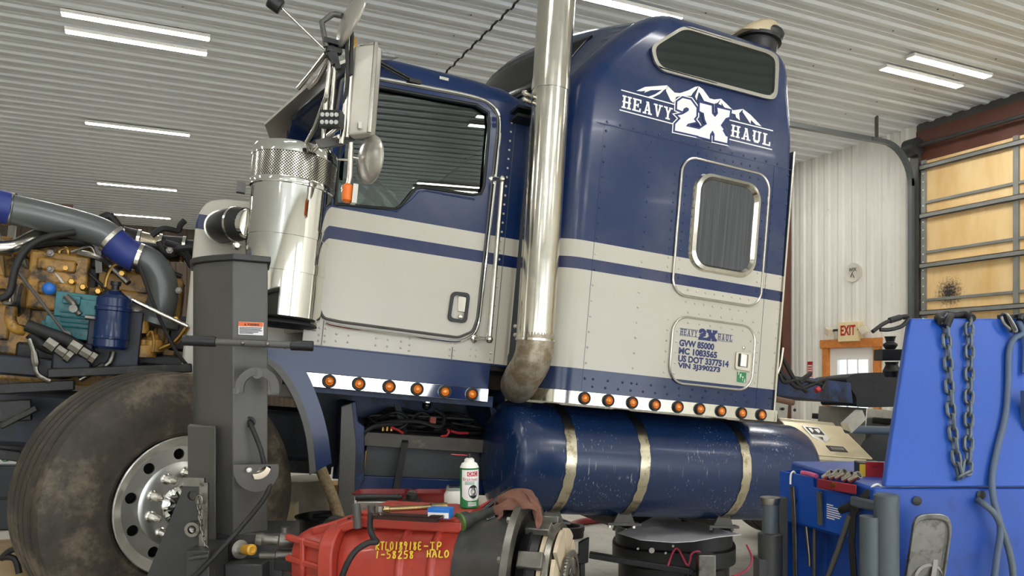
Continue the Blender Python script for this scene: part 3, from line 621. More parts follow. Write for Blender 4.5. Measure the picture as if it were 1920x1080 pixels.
# steering box and dark frame-side pieces in front of the wheel
mm = M(); a = T(-10, 663, .45); b = T(120, 712, .45); mm.box((a.x, .45, b.z), (b.x, .7, a.z)); a = T(100, 638, .42); b = T(170, 700, .42); mm.box((a.x, .42, b.z), (b.x, .66, a.z)); mm.build('steering_gear_box', 'grimy', truck, bevel=.012)
mm = M(); mm.tube([T(55, 635, .38), T(65, 665, .38), T(70, 700, .38), T(95, 715, .38)], .012, 8, 5); mm.lathe(T(64, 660, .38), T(68, 690, .38) - T(64, 660, .38), [(0, .016), (.05, .02), (.07, .014)], 8); mm.build('steering_line', 'steel', truck)
for nm, p, q, w_ in (('radius_rod', (-10, 730, .4), (140, 722, .42), .05), ('shock_absorber', (-10, 772, .4), (60, 768, .42), .10), ('drag_link', (0, 800, .35), (70, 765, .35), .03), ('tie_rod', (-5, 850, .5), (40, 856, .5), .05), ('frame_flange', (90, 700, .4), (360, 690, .42), .045)): M().bar(T(*p), T(*q), w_, w_).build(nm, 'dark', truck, bevel=.006)

# ---- cab cowl and firewall
cy0, cy1 = .48, YC - .48
def cowl_sec(y): return rpoly([(-.10, y, 1.45), (-.105, y, 2.36), (-.05, y, 2.475), (.5, y, 2.50), (.5, y, 1.45)], [.02, .05, .12, .02, .02], 5)
mm = M(); mm.loft([cowl_sec(cy0), cowl_sec(cy1)]); mm.build('cowl', 'cowl', truck, bevel=.012)
# ---- cab shell
ax0 = T(605, 400, 0).x
side_o = [(.44, 0, 1.725), (1.50, 0, 1.725), (1.53, 0, 1.80), (1.53, 0, 3.06), (1.47, 0, 3.15), (.60, 0, 3.15), (.505, 0, 2.66), (.49, 0, 2.41), (.44, 0, 2.38)]
dz0 = T(700, 612, 0).z
win_px = [(628, 385), (634, 300), (656, 170), (664, 163), (703, 163), (892, 198), (914, 212), (916, 235), (906, 350), (900, 364), (884, 366), (790, 352), (778, 354), (768, 366), (752, 386), (738, 393), (700, 390), (640, 384)]
win = t2(win_px, 0)
door_px = [(597, 440), (603, 395), (640, 150), (660, 146), (700, 149), (868, 181), (912, 193), (932, 218), (931, 250), (893, 600), (884, 622), (858, 633), (640, 604), (606, 597), (596, 575)]
doorp = t2(door_px, 0)
mm = M(); mm.plate(side_o, (0, .035, 0), [[p + ez_ * 0 for p in doorp]]); mm.build('cab_side', 'cab', truck)
mm = M(); mm.plate([(x, YC - .035, z) for x, y, z in side_o], (0, .035, 0), [[Vector((p.x, YC - .035, p.z)) for p in win]]); mm.build('cab_side', 'cab', truck)
mm = M()
arc = [(0, 3.15), (.004, 3.19), (.02, 3.225), (.05, 3.25), (.10, 3.27), (.3, 3.29), (YC / 2, 3.31)]; arc = arc + [(YC - y, z) for y, z in arc[-2::-1]]
fr = [(.60, -.02, .25), (.63, 0, .9), (.80, .01, 1), (1.2, 0, 1), (1.38, -.012, .9), (1.46, -.03, .6), (1.52, -.06, .25), (1.535, -.10, .02)]
def vf(y): t = (y - YC / 2) / (YC / 2); return .20 * (1 - abs(t))            # windshield bulge in plan
L = []
for x, dz, s_ in fr: L.append([(x - (vf(y) * max(0, (1.2 - x) / .6)), y, 3.15 + (z - 3.15) * s_ + 0 * dz) for y, z in arc])
mm.loft(L, (False, False), closed=False); mm.use(1).loft([[(p[0], p[1], p[2] - .03) for p in l] for l in L], (False, False), closed=False)
m['lining'] = mat('grey_cab_lining', '#8b8a84', .8); mm.build('cab_roof', ['navy', 'lining'], truck, smooth=60)
mm = M(); mm.box((1.49, .0, 1.72), (1.53, YC, 3.15)); mm.build('cab_rear_wall', 'cab', truck, bevel=.01)
mm = M(); mm.box((.46, .03, 1.70), (1.52, YC - .03, 1.74)); mm.build('cab_floor', 'dark', truck)
# windshield, curved in plan, with frame and centre post
ys = [i * YC / 16 for i in range(17)]
def ws(y, h): t = h; return Vector((.47 + .115 * t - vf(y), y, 2.44 + t * .70))
mm = M(); mm.loft([[ws(y, 0) for y in ys], [ws(y, 1) for y in ys]], (False, False), closed=False)
g = mm.build('windshield', 'wind', truck); g.modifiers.new('t', 'SOLIDIFY').thickness = .006
mm = M()
mm.tube([ws(y, -.02) for y in ys], .03, 8); mm.tube([ws(y, 1.02) for y in ys], .03, 8); mm.bar(ws(YC / 2, 0), ws(YC / 2, 1), .05, .03, (1, 0, 0))
for y in (.015, YC - .015): mm.bar(ws(y, -.05), ws(y, 1.05), .06, .07, (1, 0, 0))
mm.build('windshield_frame', 'navy', truck)
mm = M(); mm.loft([[ws(y, 0) + Vector((.02, 0, 0)) for y in ys], [Vector((.5 - vf(y) * .9, y, 1.8)) for y in ys]], (False, False), closed=False); mm.build('firewall', 'cab', truck).modifiers.new('t', 'SOLIDIFY').thickness = .02
# sun visor
m['visor'] = mat('visor_steel', '#cfc8bc', .4, .35, var=.06)
mm = M(); L = []
for i, y in enumerate([-.01 + j * (YC + .02) / 16 for j in range(17)]):
    yy = min(max(y, 0), YC); top = ws(yy, 1.08) + Vector((-.01, 0, .03)); low = ws(yy, .93) + Vector((-.17, 0, 0)); top.y = low.y = y
    L.append([top, low, low + Vector((.004, 0, -.012)), top + Vector((.012, 0, -.012))])
mm.loft(L); mm.build('sun_visor', 'visor', truck, smooth=50)
# wipers
mm = M()
for y in (.5, 1.2): a = ws(y, .02) + Vector((-.03, 0, 0)); b = ws(y + .35, .55) + Vector((-.03, 0, 0)); mm.bar(a, b, .014, .012); mm.bar(b - Vector((0, .0, .25)), b + Vector((0, .02, .2)), .01, .02)
mm.build('wiper', 'black', truck)
# ---- interior
mm = M(); mm.plate([(.56, YC - .06, 2.40), (1.48, YC - .06, 2.40), (1.48, YC - .06, 3.14), (.66, YC - .06, 3.14)], (0, .02, 0), [[Vector((p.x * .94 + .06, YC - .06, p.z * .96 + .11)) for p in win]]); mm.build('side_lining', 'lining', truck)
mm = M(); mm.box((.72, .06, 3.10), (1.48, YC - .06, 3.13)); mm.build('headliner', 'lining', truck)
mm = M(); mm.box((.50 - .22, .1, 2.15), (.72, YC - .1, 2.38)); mm.build('dashboard', 'black', truck, bevel=.04)
sw = T(706, 366, .62); sn = Vector((.62, -.1, .78)).normalized()
mm = M(); q = rot_to(sn); mm.tube([sw + q @ Vector((.235 * math.cos(t), .235 * math.sin(t), 0)) for t in [2 * math.pi * i / 40 for i in range(40)]], .016, 10, closed=True)
for t in (0, 2.1, 4.2): mm.bar(sw - sn * .02, sw + q @ Vector((.23 * math.cos(t), .23 * math.sin(t), 0)), .05, .012, sn)
mm.lathe(sw - sn * .05, sn, [(0, .05), (.05, .06), (.06, .04)], 20); mm.cyl(sw - sn * .6, sw - sn * .04, .03); mm.build('steering_wheel', 'black', truck)
def seat(y, name='driver_seat'):
    mm = M(); mm.box((1.0, y - .24, 2.0), (1.42, y + .24, 2.16)); mm.obox((1.40, y, 2.45), (.05, 0, .012), (0, .23, 0), (.05, 0, .36)); mm.box((1.1, y - .15, 1.74), (1.35, y + .15, 2.0)); return mm.build(name, 'black', truck, bevel=.04)
seat(.52); seat(1.5, 'passenger_seat')
# ---- door
mm = M(); mm.plate([p - ey_ * .012 for p in doorp], (0, .045, 0), [[p - ey_ * .012 for p in win]]); door_t = mm.build('cab_door', 'cab', truck, bevel=.004)
mm = M(); mm.plate([p + ey_ * .012 for p in win], (0, .005, 0)); mm.build('window_glass', 'screen', door_t)
mm = M(); mm.tube(spline([p - ey_ * .014 for p in win] + [win[0] - ey_ * .014], 1), .008, 8); mm.build('window_seal', 'black', door_t)
loop = rpoly([p - ey_ * .012 for p in doorp], .02, 3)
mm = M(); mm.tube(loop, .007, 8, closed=True); mm.build('door_gasket', 'lift', door_t)
# bright moulding around the door
mold = t2([(640, 142), (700, 144), (870, 176), (915, 188), (938, 212), (938, 250), (899, 605), (889, 630), (860, 642), (640, 613), (600, 604)], -.012)
mm = M(); mm.tube(rpoly(mold, .06, 4)[3:-3], .0075, 8); mm.build('door_moulding', 'chrome', door_t)
def hp(x, y): return T(x, y, -.015)
mm = M(); P = rpoly([hp(846, 546), hp(881, 550), hp(874, 607), hp(838, 602)], .03, 5); Pi = rpoly([hp(851, 553), hp(875, 556), hp(869, 600), hp(844, 596)], .02, 5)
mm.plate(P, (0, -.012, 0), [Pi]); mm.plate([p + ey_ * .006 for p in Pi], (0, .004, 0)); dh = mm.build('door_handle', 'black', door_t, bevel=.003)
mm = M(); mm.plate([p - ey_ * .006 for p in (hp(859, 555), hp(874, 557), hp(871, 586), hp(858, 584))], (0, .01, 0)); mm.build('handle_paddle', 'chrome', dh, bevel=.002)
M().lathe(hp(863, 594) + ey_ * .004, (0, -1, 0), [(0, .012), (.016, .012), (.018, .009)], 16).build('lock_cylinder', 'stainless', dh)
# door skin crease panel under the window
mm = M(); mm.tube(t2([(700, 388), (745, 396), (772, 376), (786, 360), (800, 358), (890, 374)], -.014), .005, 6); mm.build('sill_bead', 'navy', door_t)
# grab handle
a, b = T(942, 336, -.10), T(917, 636, -.10)
mm = M(); mm.cyl(a, b, .014, n=16); gh = mm.build('grab_handle', 'stainless', truck)
for p, (x, y) in ((a, (924, 336)), (b, (889, 634))):
    q = T(x, y, -.005); mm = M(); mm.ball(p, .022, 12); mm.cyl(p, q, .012); mm.lathe(q, (0, -1, 0), [(0, .03), (.008, .028), (.014, .014)], 4); mm.build('handle_bracket', 'stainless', gh)
# cab rear corner trim and boot between cab and sleeper
mm = M(); mm.box((1.53, .06, 1.75), (1.70, YC - .06, 3.12)); mm.build('cab_boot', 'black', truck)
# rivets
def rivets(P, par, mt, name='rivets', r=.0065, y=None):
    mm = M()
    for p in P: mm.lathe(p, (0, -1, 0), [(0, r), (r * .35, r * .8), (r * .55, r * .3)], 8)
    o = mm.build(name, mt, par, smooth=60); o['kind'] = 'stuff'; return o
z = [1.755, 1.785, 1.82]; P = []
for x in (.515, .545, .975, 1.195, 1.22): P += [Vector((x, -.001, q)) for q in (z if x < 1.3 else z[:2])]
for x in (.60, .66, .80, .86, .93, 1.31, 1.34): P += [Vector((x, -.001, 1.765)), Vector((x, -.001, 1.80))]
P += [Vector((1.425, -.001, q)) for q in (1.755, 1.79, 1.85, 1.93)]
for i in range(22): P.append(Vector((1.425 + .0 * i, -.001, 2.0 + i * .05)))
rivets(P, truck, 'cream', 'cab_rivets')
for x0, x1, zz in ((.53, .534, 1.86), (1.206, 1.21, 1.80), (1.445, 1.448, 3.1)): M().box((x0, -.002, 1.73), (x1, .001, zz)).build('panel_seam', 'lift', truck)
# skirt and light strip of the cab
M().box((.36, -.006, 1.596), (1.428, .02, 1.728)).build('cab_skirt', 'navy', truck, bevel=.003)
M().box((.36, -.012, 1.527), (1.428, .02, 1.597)).build('cab_light_strip', 'chrome', truck, bevel=.002)
lens0 = None
def marker(p, r=.026):
    global lens0
    if lens0 is None:
        a = bpy.data.objects.new('marker_light', None); C.objects.link(a); a.parent = truck; OFF[a.name] = Vector()
        M().lathe((0, 0, 0), (0, -1, 0), [(0, .034), (.012, .034), (.016, .031), (.016, .026), (.011, .021)], 28, (False, False)).build('grommet', 'black', a)
        M().lathe((0, 0, 0), (0, -1, 0), [(0, .0235), (.012, .0235), (.017, .020), (.013, .016), (.018, .010)], 28).build('lens', 'amber', a)
        M().lathe((0, -.013, 0), (0, -1, 0), [(0, .011), (.0045, .009), (.006, .004)], 16).build('lens_core', 'amber_core', a)
        lens0 = a
    else: a = copy_tree(lens0, truck)
    a.location = p; return a
for x in (615, 671, 728, 781, 833, 884): q = T(x, 727, 0); marker((q.x, -.012, 1.5615))
# ---- sleeper: stacked rounded sections
SX1, SYF = 3.185, 2.25
def sec(z, x0, x1, ins, rf, rr_, bow=0):
    y0, y1 = YS + ins, SYF - ins; P = []
    for cx, cy, a, r in ((x0 + rf, y0 + rf, 180, rf), (x1 - rr_, y0 + rr_, 270, rr_), (x1 - rr_, y1 - rr_, 0, rr_), (x0 + rf, y1 - rf, 90, rf)):
        for i in range(9): t = R(a + 90 * i / 8); P.append((cx + r * math.cos(t), cy + r * math.sin(t), z))
    P += [(x0 - bow * (1 - (2 * i / 16 - 1) ** 2), y1 - rf + (y0 - y1 + 2 * rf) * i / 16, z) for i in range(1, 16)]
    return P
secs = [(1.60, 1.66, 3.185, 0, .17, .03, 0), (2.2, 1.66, 3.185, 0, .17, .03, 0), (3.0, 1.66, 3.18, 0, .17, .03, 0), (3.26, 1.66, 3.17, 0, .17, .04, .02), (3.34, 1.70, 3.165, .0, .17, .05, .08), (3.45, 1.78, 3.155, .004, .17, .06, .17), (3.56, 1.875, 3.145, .012, .17, .07, .27),
        (3.66, 1.97, 3.14, .018, .17, .07, .35), (3.73, 2.05, 3.135, .03, .17, .08, .41), (3.79, 2.12, 3.12, .055, .16, .09, .44), (3.84, 2.19, 3.09, .095, .15, .1, .45), (3.87, 2.25, 3.04, .15, .14, .1, .44), (3.90, 2.33, 2.96, .25, .12, .1, .43), (3.94, 2.40, 2.85, .42, .12, .1, .40), (3.97, 2.48, 2.75, .6, .1, .08, .3)]
mm = M(); mm.loft([sec(*s) for s in secs]); sl = mm.build('sleeper_body', 'sleeper', truck, smooth=50)
# skylight on the sloping front
def front(z, y, out=.006):
    for p, q in zip(secs, secs[1:]):
        if p[0] <= z <= q[0]:
            t = (z - p[0]) / (q[0] - p[0]); g = [a_ + (b_ - a_) * t for a_, b_ in zip(p, q)]; y0, y1 = YS + g[3] + g[4], SYF - g[3] - g[4]
            k_ = (y - y0) / (y1 - y0) * 2 - 1; return Vector((g[1] - g[6] * (1 - k_ * k_) - out, y, z + out))
zr = (3.40, 3.50, 3.60, 3.68, 3.73)
mm = M(); mm.loft([[front(z, .10 + (SYF - .20 - .30) * i / 14 + (z - 3.4) * .15) for i in range(15)] for z in zr], (False, False), closed=False); o = mm.build('skylight', 'black_gloss', sl); o.modifiers.new('t', 'SOLIDIFY').thickness = .012
def spx(P, d=0): return [T(x, y, YS - d) for x, y in P]
yp = YS
# upper window
wo = spx([(1219, 95), (1222, 85), (1275, 52), (1290, 51), (1440, 96), (1456, 106), (1458, 122), (1455, 178), (1449, 188), (1436, 187), (1240, 135), (1226, 120)], .004)
wi = spx([(1226, 97), (1230, 87), (1277, 58), (1290, 58), (1436, 102), (1449, 111), (1451, 122), (1449, 172), (1444, 180), (1434, 180), (1242, 129), (1231, 117)], .004)
wo, wi = rpoly(wo, .03, 3), rpoly(wi, .03, 3)
mm = M(); mm.plate(wo, (0, -.016, 0), [wi]); uw = mm.build('upper_window', 'stainless', sl, bevel=.004)
mm = M(); mm.plate([p - ey_ * .004 for p in wi], (0, .006, 0)); mm.build('tinted_pane', mat('tinted_pane', '#151d1c', .06, coat=.4), uw)
# hatch panel: moulding and window
hx = rrect(2.405, 2.225, 3.025, 2.985, .10, 8)
q0, q1, q2, q3 = T(1275, 296, YS), T(1442, 326, YS), T(1424, 580, YS), T(1262, 548, YS)
ho = [Vector((x, YS - .004, z)) for x, z in rrect((q0.x + q3.x) / 2, (q2.z + q3.z) / 2, (q1.x + q2.x) / 2, (q0.z + q1.z) / 2, .095, 8)]
mm = M(); mm.plate(ho, (0, -.004, 0)); ht = mm.build('sleeper_hatch', 'sleeper', sl)
mm = M(); mm.tube([p - ey_ * .004 for p in ho], .0075, 8, closed=True); mm.build('hatch_moulding', 'stainless', ht)
a0, a1, a2, a3 = T(1302, 320, YS), T(1426, 347, YS), T(1410, 528, YS), T(1285, 502, YS)
fo = [Vector((x, YS - .008, z)) for x, z in rrect((a0.x + a3.x) / 2, (a2.z + a3.z) / 2, (a1.x + a2.x) / 2, (a0.z + a1.z) / 2, .11, 8)]
b0, b1, b2, b3 = T(1315, 335, YS), T(1415, 357, YS), T(1399, 513, YS), T(1300, 491, YS)
fi = [Vector((x, YS - .008, z)) for x, z in rrect((b0.x + b3.x) / 2, (b2.z + b3.z) / 2, (b1.x + b2.x) / 2, (b0.z + b1.z) / 2, .08, 8)]
mm = M(); fm = [p * .35 + q * .65 for p, q in zip(fo, fi)]; f3 = [p - ey_ * .028 for p in fm]; f2 = [p * .8 + q * .2 - ey_ * .022 for p, q in zip(fo, fi)]
mm.loft([fo, f2, f3, [p - ey_ * .004 for p in fi]], (False, False)); hw = mm.build('hatch_window', 'chrome_worn', ht, smooth=50)
mm = M(); mm.plate([p - ey_ * .006 for p in fi], (0, .004, 0)); mm.build('curtained_pane', 'curtain_pane', hw) if 'curtain_pane' in m else None
k = NT('curtained_pane'); mp = k.n('Mapping'); mp.inputs['Scale'].default_value = (1, 1, .02); k.l(k.coord(), mp.inputs[0]); nn = k.noise(70, 4, mp.outputs[0])
k.l(k.ramp(nn, [(.35, lin('#2c2f31')), (.65, lin('#47494a'))]), k.b.inputs['Base Color']); k.b.inputs['Roughness'].default_value = .35; m['curtain_pane'] = k.m
mm.build('curtained_pane', 'curtain_pane', hw)
# lower box door
c0, c1, c2, c3 = T(1262, 592, YS), T(1410, 612, YS), T(1402, 731, YS), T(1252, 718, YS)
bo = [Vector((x, YS - .004, z)) for x, z in rrect((c0.x + c3.x) / 2, (c2.z + c3.z) / 2, (c1.x + c2.x) / 2 + .02, (c0.z + c1.z) / 2, .095, 8)]
mm = M(); mm.plate(bo, (0, -.004, 0)); bd = mm.build('luggage_door', 'sleeper', sl)
mm = M(); mm.tube([p - ey_ * .004 for p in bo], .0075, 8, closed=True); mm.build('door_moulding', 'stainless', bd)
mm = M(); L = [T(x, y, YS - .009) for x, y in ((1379, 659), (1407, 663), (1404, 696), (1377, 692))]; Li = [T(x, y, YS - .009) for x, y in ((1383, 662), (1402, 665), (1400, 690), (1381, 687))]
mm.plate(rpoly(L, .015), (0, -.01, 0), [rpoly(Li, .01)]); mm.plate([p + ey_ * .002 for p in rpoly(Li, .01)], (0, .003, 0)); mm.use(1).plate([T(x, y, YS - .018) for x, y in ((1390, 663), (1401, 665), (1399, 688), (1388, 686))], (0, .008, 0)); mm.use(0).plate([T(x, y, YS - .012) for x, y in ((1383, 662), (1389, 663), (1387, 688), (1381, 687))], (0, .001, 0))
mm.mi = [2 if i >= len(mm.mi) - 6 - 0 and mm.mi[i] == 0 and False else v for i, v in enumerate(mm.mi)]
mm.build('paddle_latch', ['chrome_worn', 'alu'], bd, bevel=.001)
mm = M(); mm.plate([T(x, y, YS - .0175) for x, y in ((1383, 662.5), (1389, 663.5), (1387, 687.5), (1381.5, 687))], (0, -.0008, 0)); mm.build('latch_recess', 'black', bd)
M().lathe(T(1394, 652, YS - .008), (0, -1, 0), [(0, .009), (.008, .009), (.01, .004)], 12).build('lock_cylinder', 'stainless', bd)
# ---- decals
DE = YS - .0014
def dpoly(px, mt, par, name=None, d=0.0, sc=5.333, ox=1140, oy=130, y=None):
    yy = (DE if y is None else y) - d; return [T(ox + x / sc, oy + yv / sc, yy) for x, yv in px]
def strip(a, b, w):                                                        # picture line -> thin quad (upright thickness)
    return [(a[0], a[1] - w / 2), (b[0], b[1] - w / 2), (b[0], b[1] + w / 2), (a[0], a[1] + w / 2)]
def serif_letter(ch):                                                      # slab capitals as quads in a unit cell
    q = lambda x0, y0, x1, y1: [(x0, y0), (x1, y0), (x1, y1), (x0, y1)]
    s = .12
    D = {'H': [q(.12, 0, .34, 1), q(.66, 0, .88, 1), q(.3, .43, .7, .57), q(0, 0, .46, s), q(0, 1 - s, .46, 1), q(.54, 0, 1, s), q(.54, 1 - s, 1, 1), q(.04, .44, .12, .56), q(.88, .44, .96, .56)],
         'E': [q(.12, 0, .36, 1), q(0, 0, .9, s), q(0, 1 - s, .9, 1), q(.3, .44, .62, .56), q(.76, 0, .92, .3), q(.76, .7, .92, 1), q(.54, .34, .66, .66)],
         'A': [[(.14, 0), (.34, 0), (.54, 1), (.40, 1)], [(.66, 0), (.90, 0), (.60, 1), (.42, 1)], q(.28, .26, .72, .38), q(0, 0, .42, s), q(.56, 0, 1.02, s), q(.3, 1 - s, .6, 1)],
         'V': [[(.10, 1), (.34, 1), (.58, 0), (.42, 0)], [(.66, 1), (.86, 1), (.58, 0), (.44, 0)], q(0, 1 - s, .44, 1), q(.56, 1 - s, 1, 1)],
         'Y': [[(.10, 1), (.34, 1), (.60, .45), (.40, .45)], [(.66, 1), (.86, 1), (.60, .45), (.42, .45)], q(.39, 0, .61, .5), q(0, 1 - s, .42, 1), q(.58, 1 - s, 1, 1), q(.25, 0, .75, s)],
         'U': [q(.12, .2, .34, 1), q(.68, .2, .88, 1), [(.12, .22), (.28, 0), (.72, 0), (.88, .22), (.68, .22), (.62, .13), (.40, .13), (.34, .22)], q(0, 1 - s, .46, 1), q(.54, 1 - s, 1, 1), q(.04, .46, .12, .58)],
         'L': [q(.12, 0, .36, 1), q(0, 0, .9, s), q(0, 1 - s, .5, 1), q(.74, 0, .9, .36)]}
    return D[ch]
def slab_word(word, p, ux, uz, gap, w, h):
    mm = M(); n = -Vector(ux).cross(Vector(uz)).normalized(); x = 0; wd_ = (w - gap * (len(word) - 1)) / len(word)
    for i, ch in enumerate(word):
        o = Vector(p) + ux * (i * (wd_ + gap))
        for j, qd in enumerate(serif_letter(ch)):
            mm.add([o + ux * (a * wd_) + uz * (b * h) - n * (j * .00003) for a, b in qd], [(0, 1, 2, 3)])
    return mm
logo = []
Wp = M()
S_ = 1
mtn = [[(285, 215), (370, 176), (450, 170), (590, 160), (605, 185), (560, 205), (520, 245), (440, 285), (400, 275), (470, 250), (540, 205), (430, 208), (360, 235), (375, 215), (330, 220)],
       [(590, 160), (660, 228), (690, 262), (655, 335), (625, 310), (580, 215)],
       [(655, 232), (720, 238), (800, 212), (870, 175), (908, 170), (850, 235), (830, 265), (790, 265), (740, 262), (690, 275)],
       [(908, 170), (950, 200), (1015, 290), (1060, 302), (1130, 295), (1095, 335), (1060, 345), (960, 315), (925, 250), (908, 225), (885, 310), (870, 270), (890, 220)],
       [(1130, 295), (1185, 345), (1250, 410), (1350, 397), (1310, 440), (1318, 510), (1280, 480), (1275, 450), (1240, 440), (1160, 375), (1130, 330), (1135, 360), (1105, 345)],
       [(1350, 397), (1425, 455), (1535, 570), (1480, 555), (1430, 505), (1425, 545), (1395, 500), (1345, 425)]]
for P in mtn: Wp.plate(dpoly(P, 0, 0), (0, -.0006, 0))
for a, b in (((132, 206), (665, 352)), ((115, 405), (652, 546)), ((1215, 507), (1650, 615)), ((1205, 697), (1640, 803))): Wp.plate(dpoly(strip(a, b, 11), 0, 0), (0, -.0006, 0))
p, q, r_ = [T(1140 + x / 5.333, 130 + y / 5.333, DE) for x, y in ((135, 382), (640, 505), (142, 255))]
ux = (q - p); wl = Vector((ux.x, 0, 0)).length; h_ = r_.z - p.z
Wp2 = slab_word('HEAVY', p, ex_, ez_, .008, wl, h_); Wp.add(Wp2.v, Wp2.fc)
p, q, r_ = [T(1140 + x / 5.333, 130 + y / 5.333, DE) for x, y in ((1225, 668), (1630, 760), (1232, 548))]
Wp2 = slab_word('HAUL', p, ex_, ez_, .012, (q - p).x, r_.z - p.z); Wp.add(Wp2.v, Wp2.fc)
Wp.build('logo_lettering', 'white_print', sl, smooth=0)
two = [(690, 322), (745, 283), (828, 303), (888, 385), (886, 468), (862, 498), (884, 528), (800, 548), (786, 566), (930, 600), (975, 640), (1000, 690), (665, 615), (670, 545), (722, 490), (690, 458), (742, 448), (775, 430), (802, 412), (806, 395), (785, 383), (760, 395), (748, 425), (686, 400)]
xx_ = [(915, 330), (1040, 362), (1042, 440), (1070, 472), (1096, 440), (1090, 380), (1225, 412), (1215, 480), (1180, 490), (1130, 560), (1160, 600), (1150, 612), (1180, 665), (1200, 672), (1195, 742), (1060, 712), (1062, 650), (1045, 618), (1022, 655), (1022, 704), (900, 672), (905, 600), (985, 545), (965, 500), (955, 440), (912, 420)]
for j, (grow, mt, d) in enumerate(((30, 'white_print', .0010), (20, 'blue_print', .0018), (1, 'white_print', .0026))):
    mm = M()
    for iP, P in enumerate((two, xx_)): mm.plate(dpoly(offset(P, grow - 5), 0, 0, d=d + iP * .00015), (0, -.0004, 0))
    mm.build('logo_numeral', mt, sl, smooth=0)
# small lettering on the luggage door (picture crop x6)
DB = YS - .0085
def bt(x, y): return T(1220 + x / 6, 580 + y / 6, DB)
for s_, x0, y0, x1, h in (('GVW 85000', 318, 412, 712, 72), ('MC 1083565', 312, 500, 745, 72), ('US DOT 3377514', 305, 588, 875, 72), ('VIN 3J390273', 300, 672, 778, 72)):
    p = bt(x0, y0); q = bt(x1, y0 + (x1 - x0) * .105); text(s_, p, ex_, ez_, q.x - p.x, h / 6 / F * 4.75, 'lettering', 'blue_print', bd, bold=.05)
Wp = M(); p = bt(330, 283); q = bt(525, 300); a_ = slab_word('HEAVY', p, ex_, ez_, .003, q.x - p.x, .034); Wp.add(a_.v, a_.fc)
p = bt(752, 340); q = bt(920, 357); a_ = slab_word('HAUL', p, ex_, ez_, .006, q.x - p.x, .034); Wp.add(a_.v, a_.fc)
for a, b in (((328, 212), (535, 236)), ((326, 290), (530, 315)), ((750, 270), (925, 293)), ((745, 350), (920, 370))):
    Wp.plate([bt(*v) for v in strip(a, b, 5)], (0, -.0006, 0))
Wp.build('logo_lettering', 'blue_print', bd, smooth=0)
mm = M()
def cmap(P): return [bt(537 + (x - 665) * .380, 214 + ((y - 283) - (x - 745) * .25) * .36 + (x - 665) * .044) for x, y in P]
for iP, P in enumerate((two, xx_)): mm.plate(cmap(offset(P, 6)), (0, -.0009 - iP * .0002, 0))
mm.build('logo_numeral', 'blue_print', bd, smooth=0)
g = [bt(972, 702), bt(1076, 712), bt(1070, 832), bt(967, 815)]; mm = M(); mm.plate(g, (0, -.0008, 0)); sk = mm.build('permit_sticker', 'green', bd, smooth=0)
for ch, x, y in (('I', 985, 735), ('F', 1000, 775), ('T', 1022, 805), ('A', 1045, 828)): text(ch, bt(x, y) - ey_ * .001, ex_, ez_, .012 if ch != 'I' else .004, .026, 'lettering', 'white_print', sk, bold=.02)
# ---- sleeper rivets and seams
Pv = []
def rline(a, b, n):
    for i in range(n): t = i / (n - 1); Pv.append((Vector(a) * (1 - t) + Vector(b) * t))
zs_ = 3.085
for p, q in (((1.84, YS - .002, zs_ - .003), (3.17, YS, zs_ + .002)), ((1.885, YS - .0015, 1.63), (1.8865, YS, zs_)), ((3.045, YS - .0015, 1.63), (3.0465, YS, zs_)), ((1.665, .05, zs_ - .003), (1.658, 2.1, zs_ + .002))): M().box(p, q).build('panel_seam', 'navy', sl)
Y_ = YS - .0005
for x in (1.90, 2.19): rline((x, Y_, 1.70), (x, Y_, 3.05), 17)
rline((1.9, Y_, 3.10), (3.15, Y_, 3.10), 16); rline((3.155, Y_, 1.7), (3.155, Y_, 3.05), 16)
for dx, zz in ((-.035, None), (.035, None)):
    for xx, sg in ((min(p.x for p in ho), 1), (max(p.x for p in ho), -1)):
        rline((xx + sg * dx, Y_ - (.008 if dx > 0 else 0), 2.32), (xx + sg * dx, Y_ - (.008 if dx > 0 else 0), 2.90), 12)
    for zz, sg in ((min(p.z for p in ho), 1), (max(p.z for p in ho), -1)):
        rline((2.50, Y_ - (.008 if dx > 0 else 0), zz + sg * dx), (2.93, Y_ - (.008 if dx > 0 else 0), zz + sg * dx), 8)
for dx in (-.03, .03):
    for xx, sg in ((min(p.x for p in bo), 1), (max(p.x for p in bo), -1)): rline((xx + sg * dx, Y_ - (.008 if dx > 0 else 0), 1.78), (xx + sg * dx, Y_ - (.008 if dx > 0 else 0), 2.08), 6)
    zz = max(p.z for p in bo) - dx; rline((2.52, Y_ - (.008 if dx > 0 else 0), zz), (2.98, Y_ - (.008 if dx > 0 else 0), zz), 7)
rline((1.95, Y_, 1.66), (3.14, Y_, 1.66), 16); rline((1.95, Y_, 1.70), (3.14, Y_, 1.70), 14)
mm = M(); r = .0075
for p in Pv: mm.lathe(p, (0, -1, 0), [(0, r), (r * .35, r * .8), (r * .55, r * .3)], 8)
o = mm.build('sleeper_rivets', 'sleeper', sl, smooth=60); o['kind'] = 'stuff'
# bright edge angle at the rear corner
mm = M(); mm.box((3.178, YS - .004, 1.62), (3.19, YS + .03, 3.2)); mm.build('rear_corner_trim', 'stainless', sl)
mm = M(); a = T(1490, 300, YS + .1); mm.box((3.19, YS + .1, a.z - .06), (3.24, YS + .2, a.z + .05)); mm.build('load_light', 'black', sl, bevel=.006)
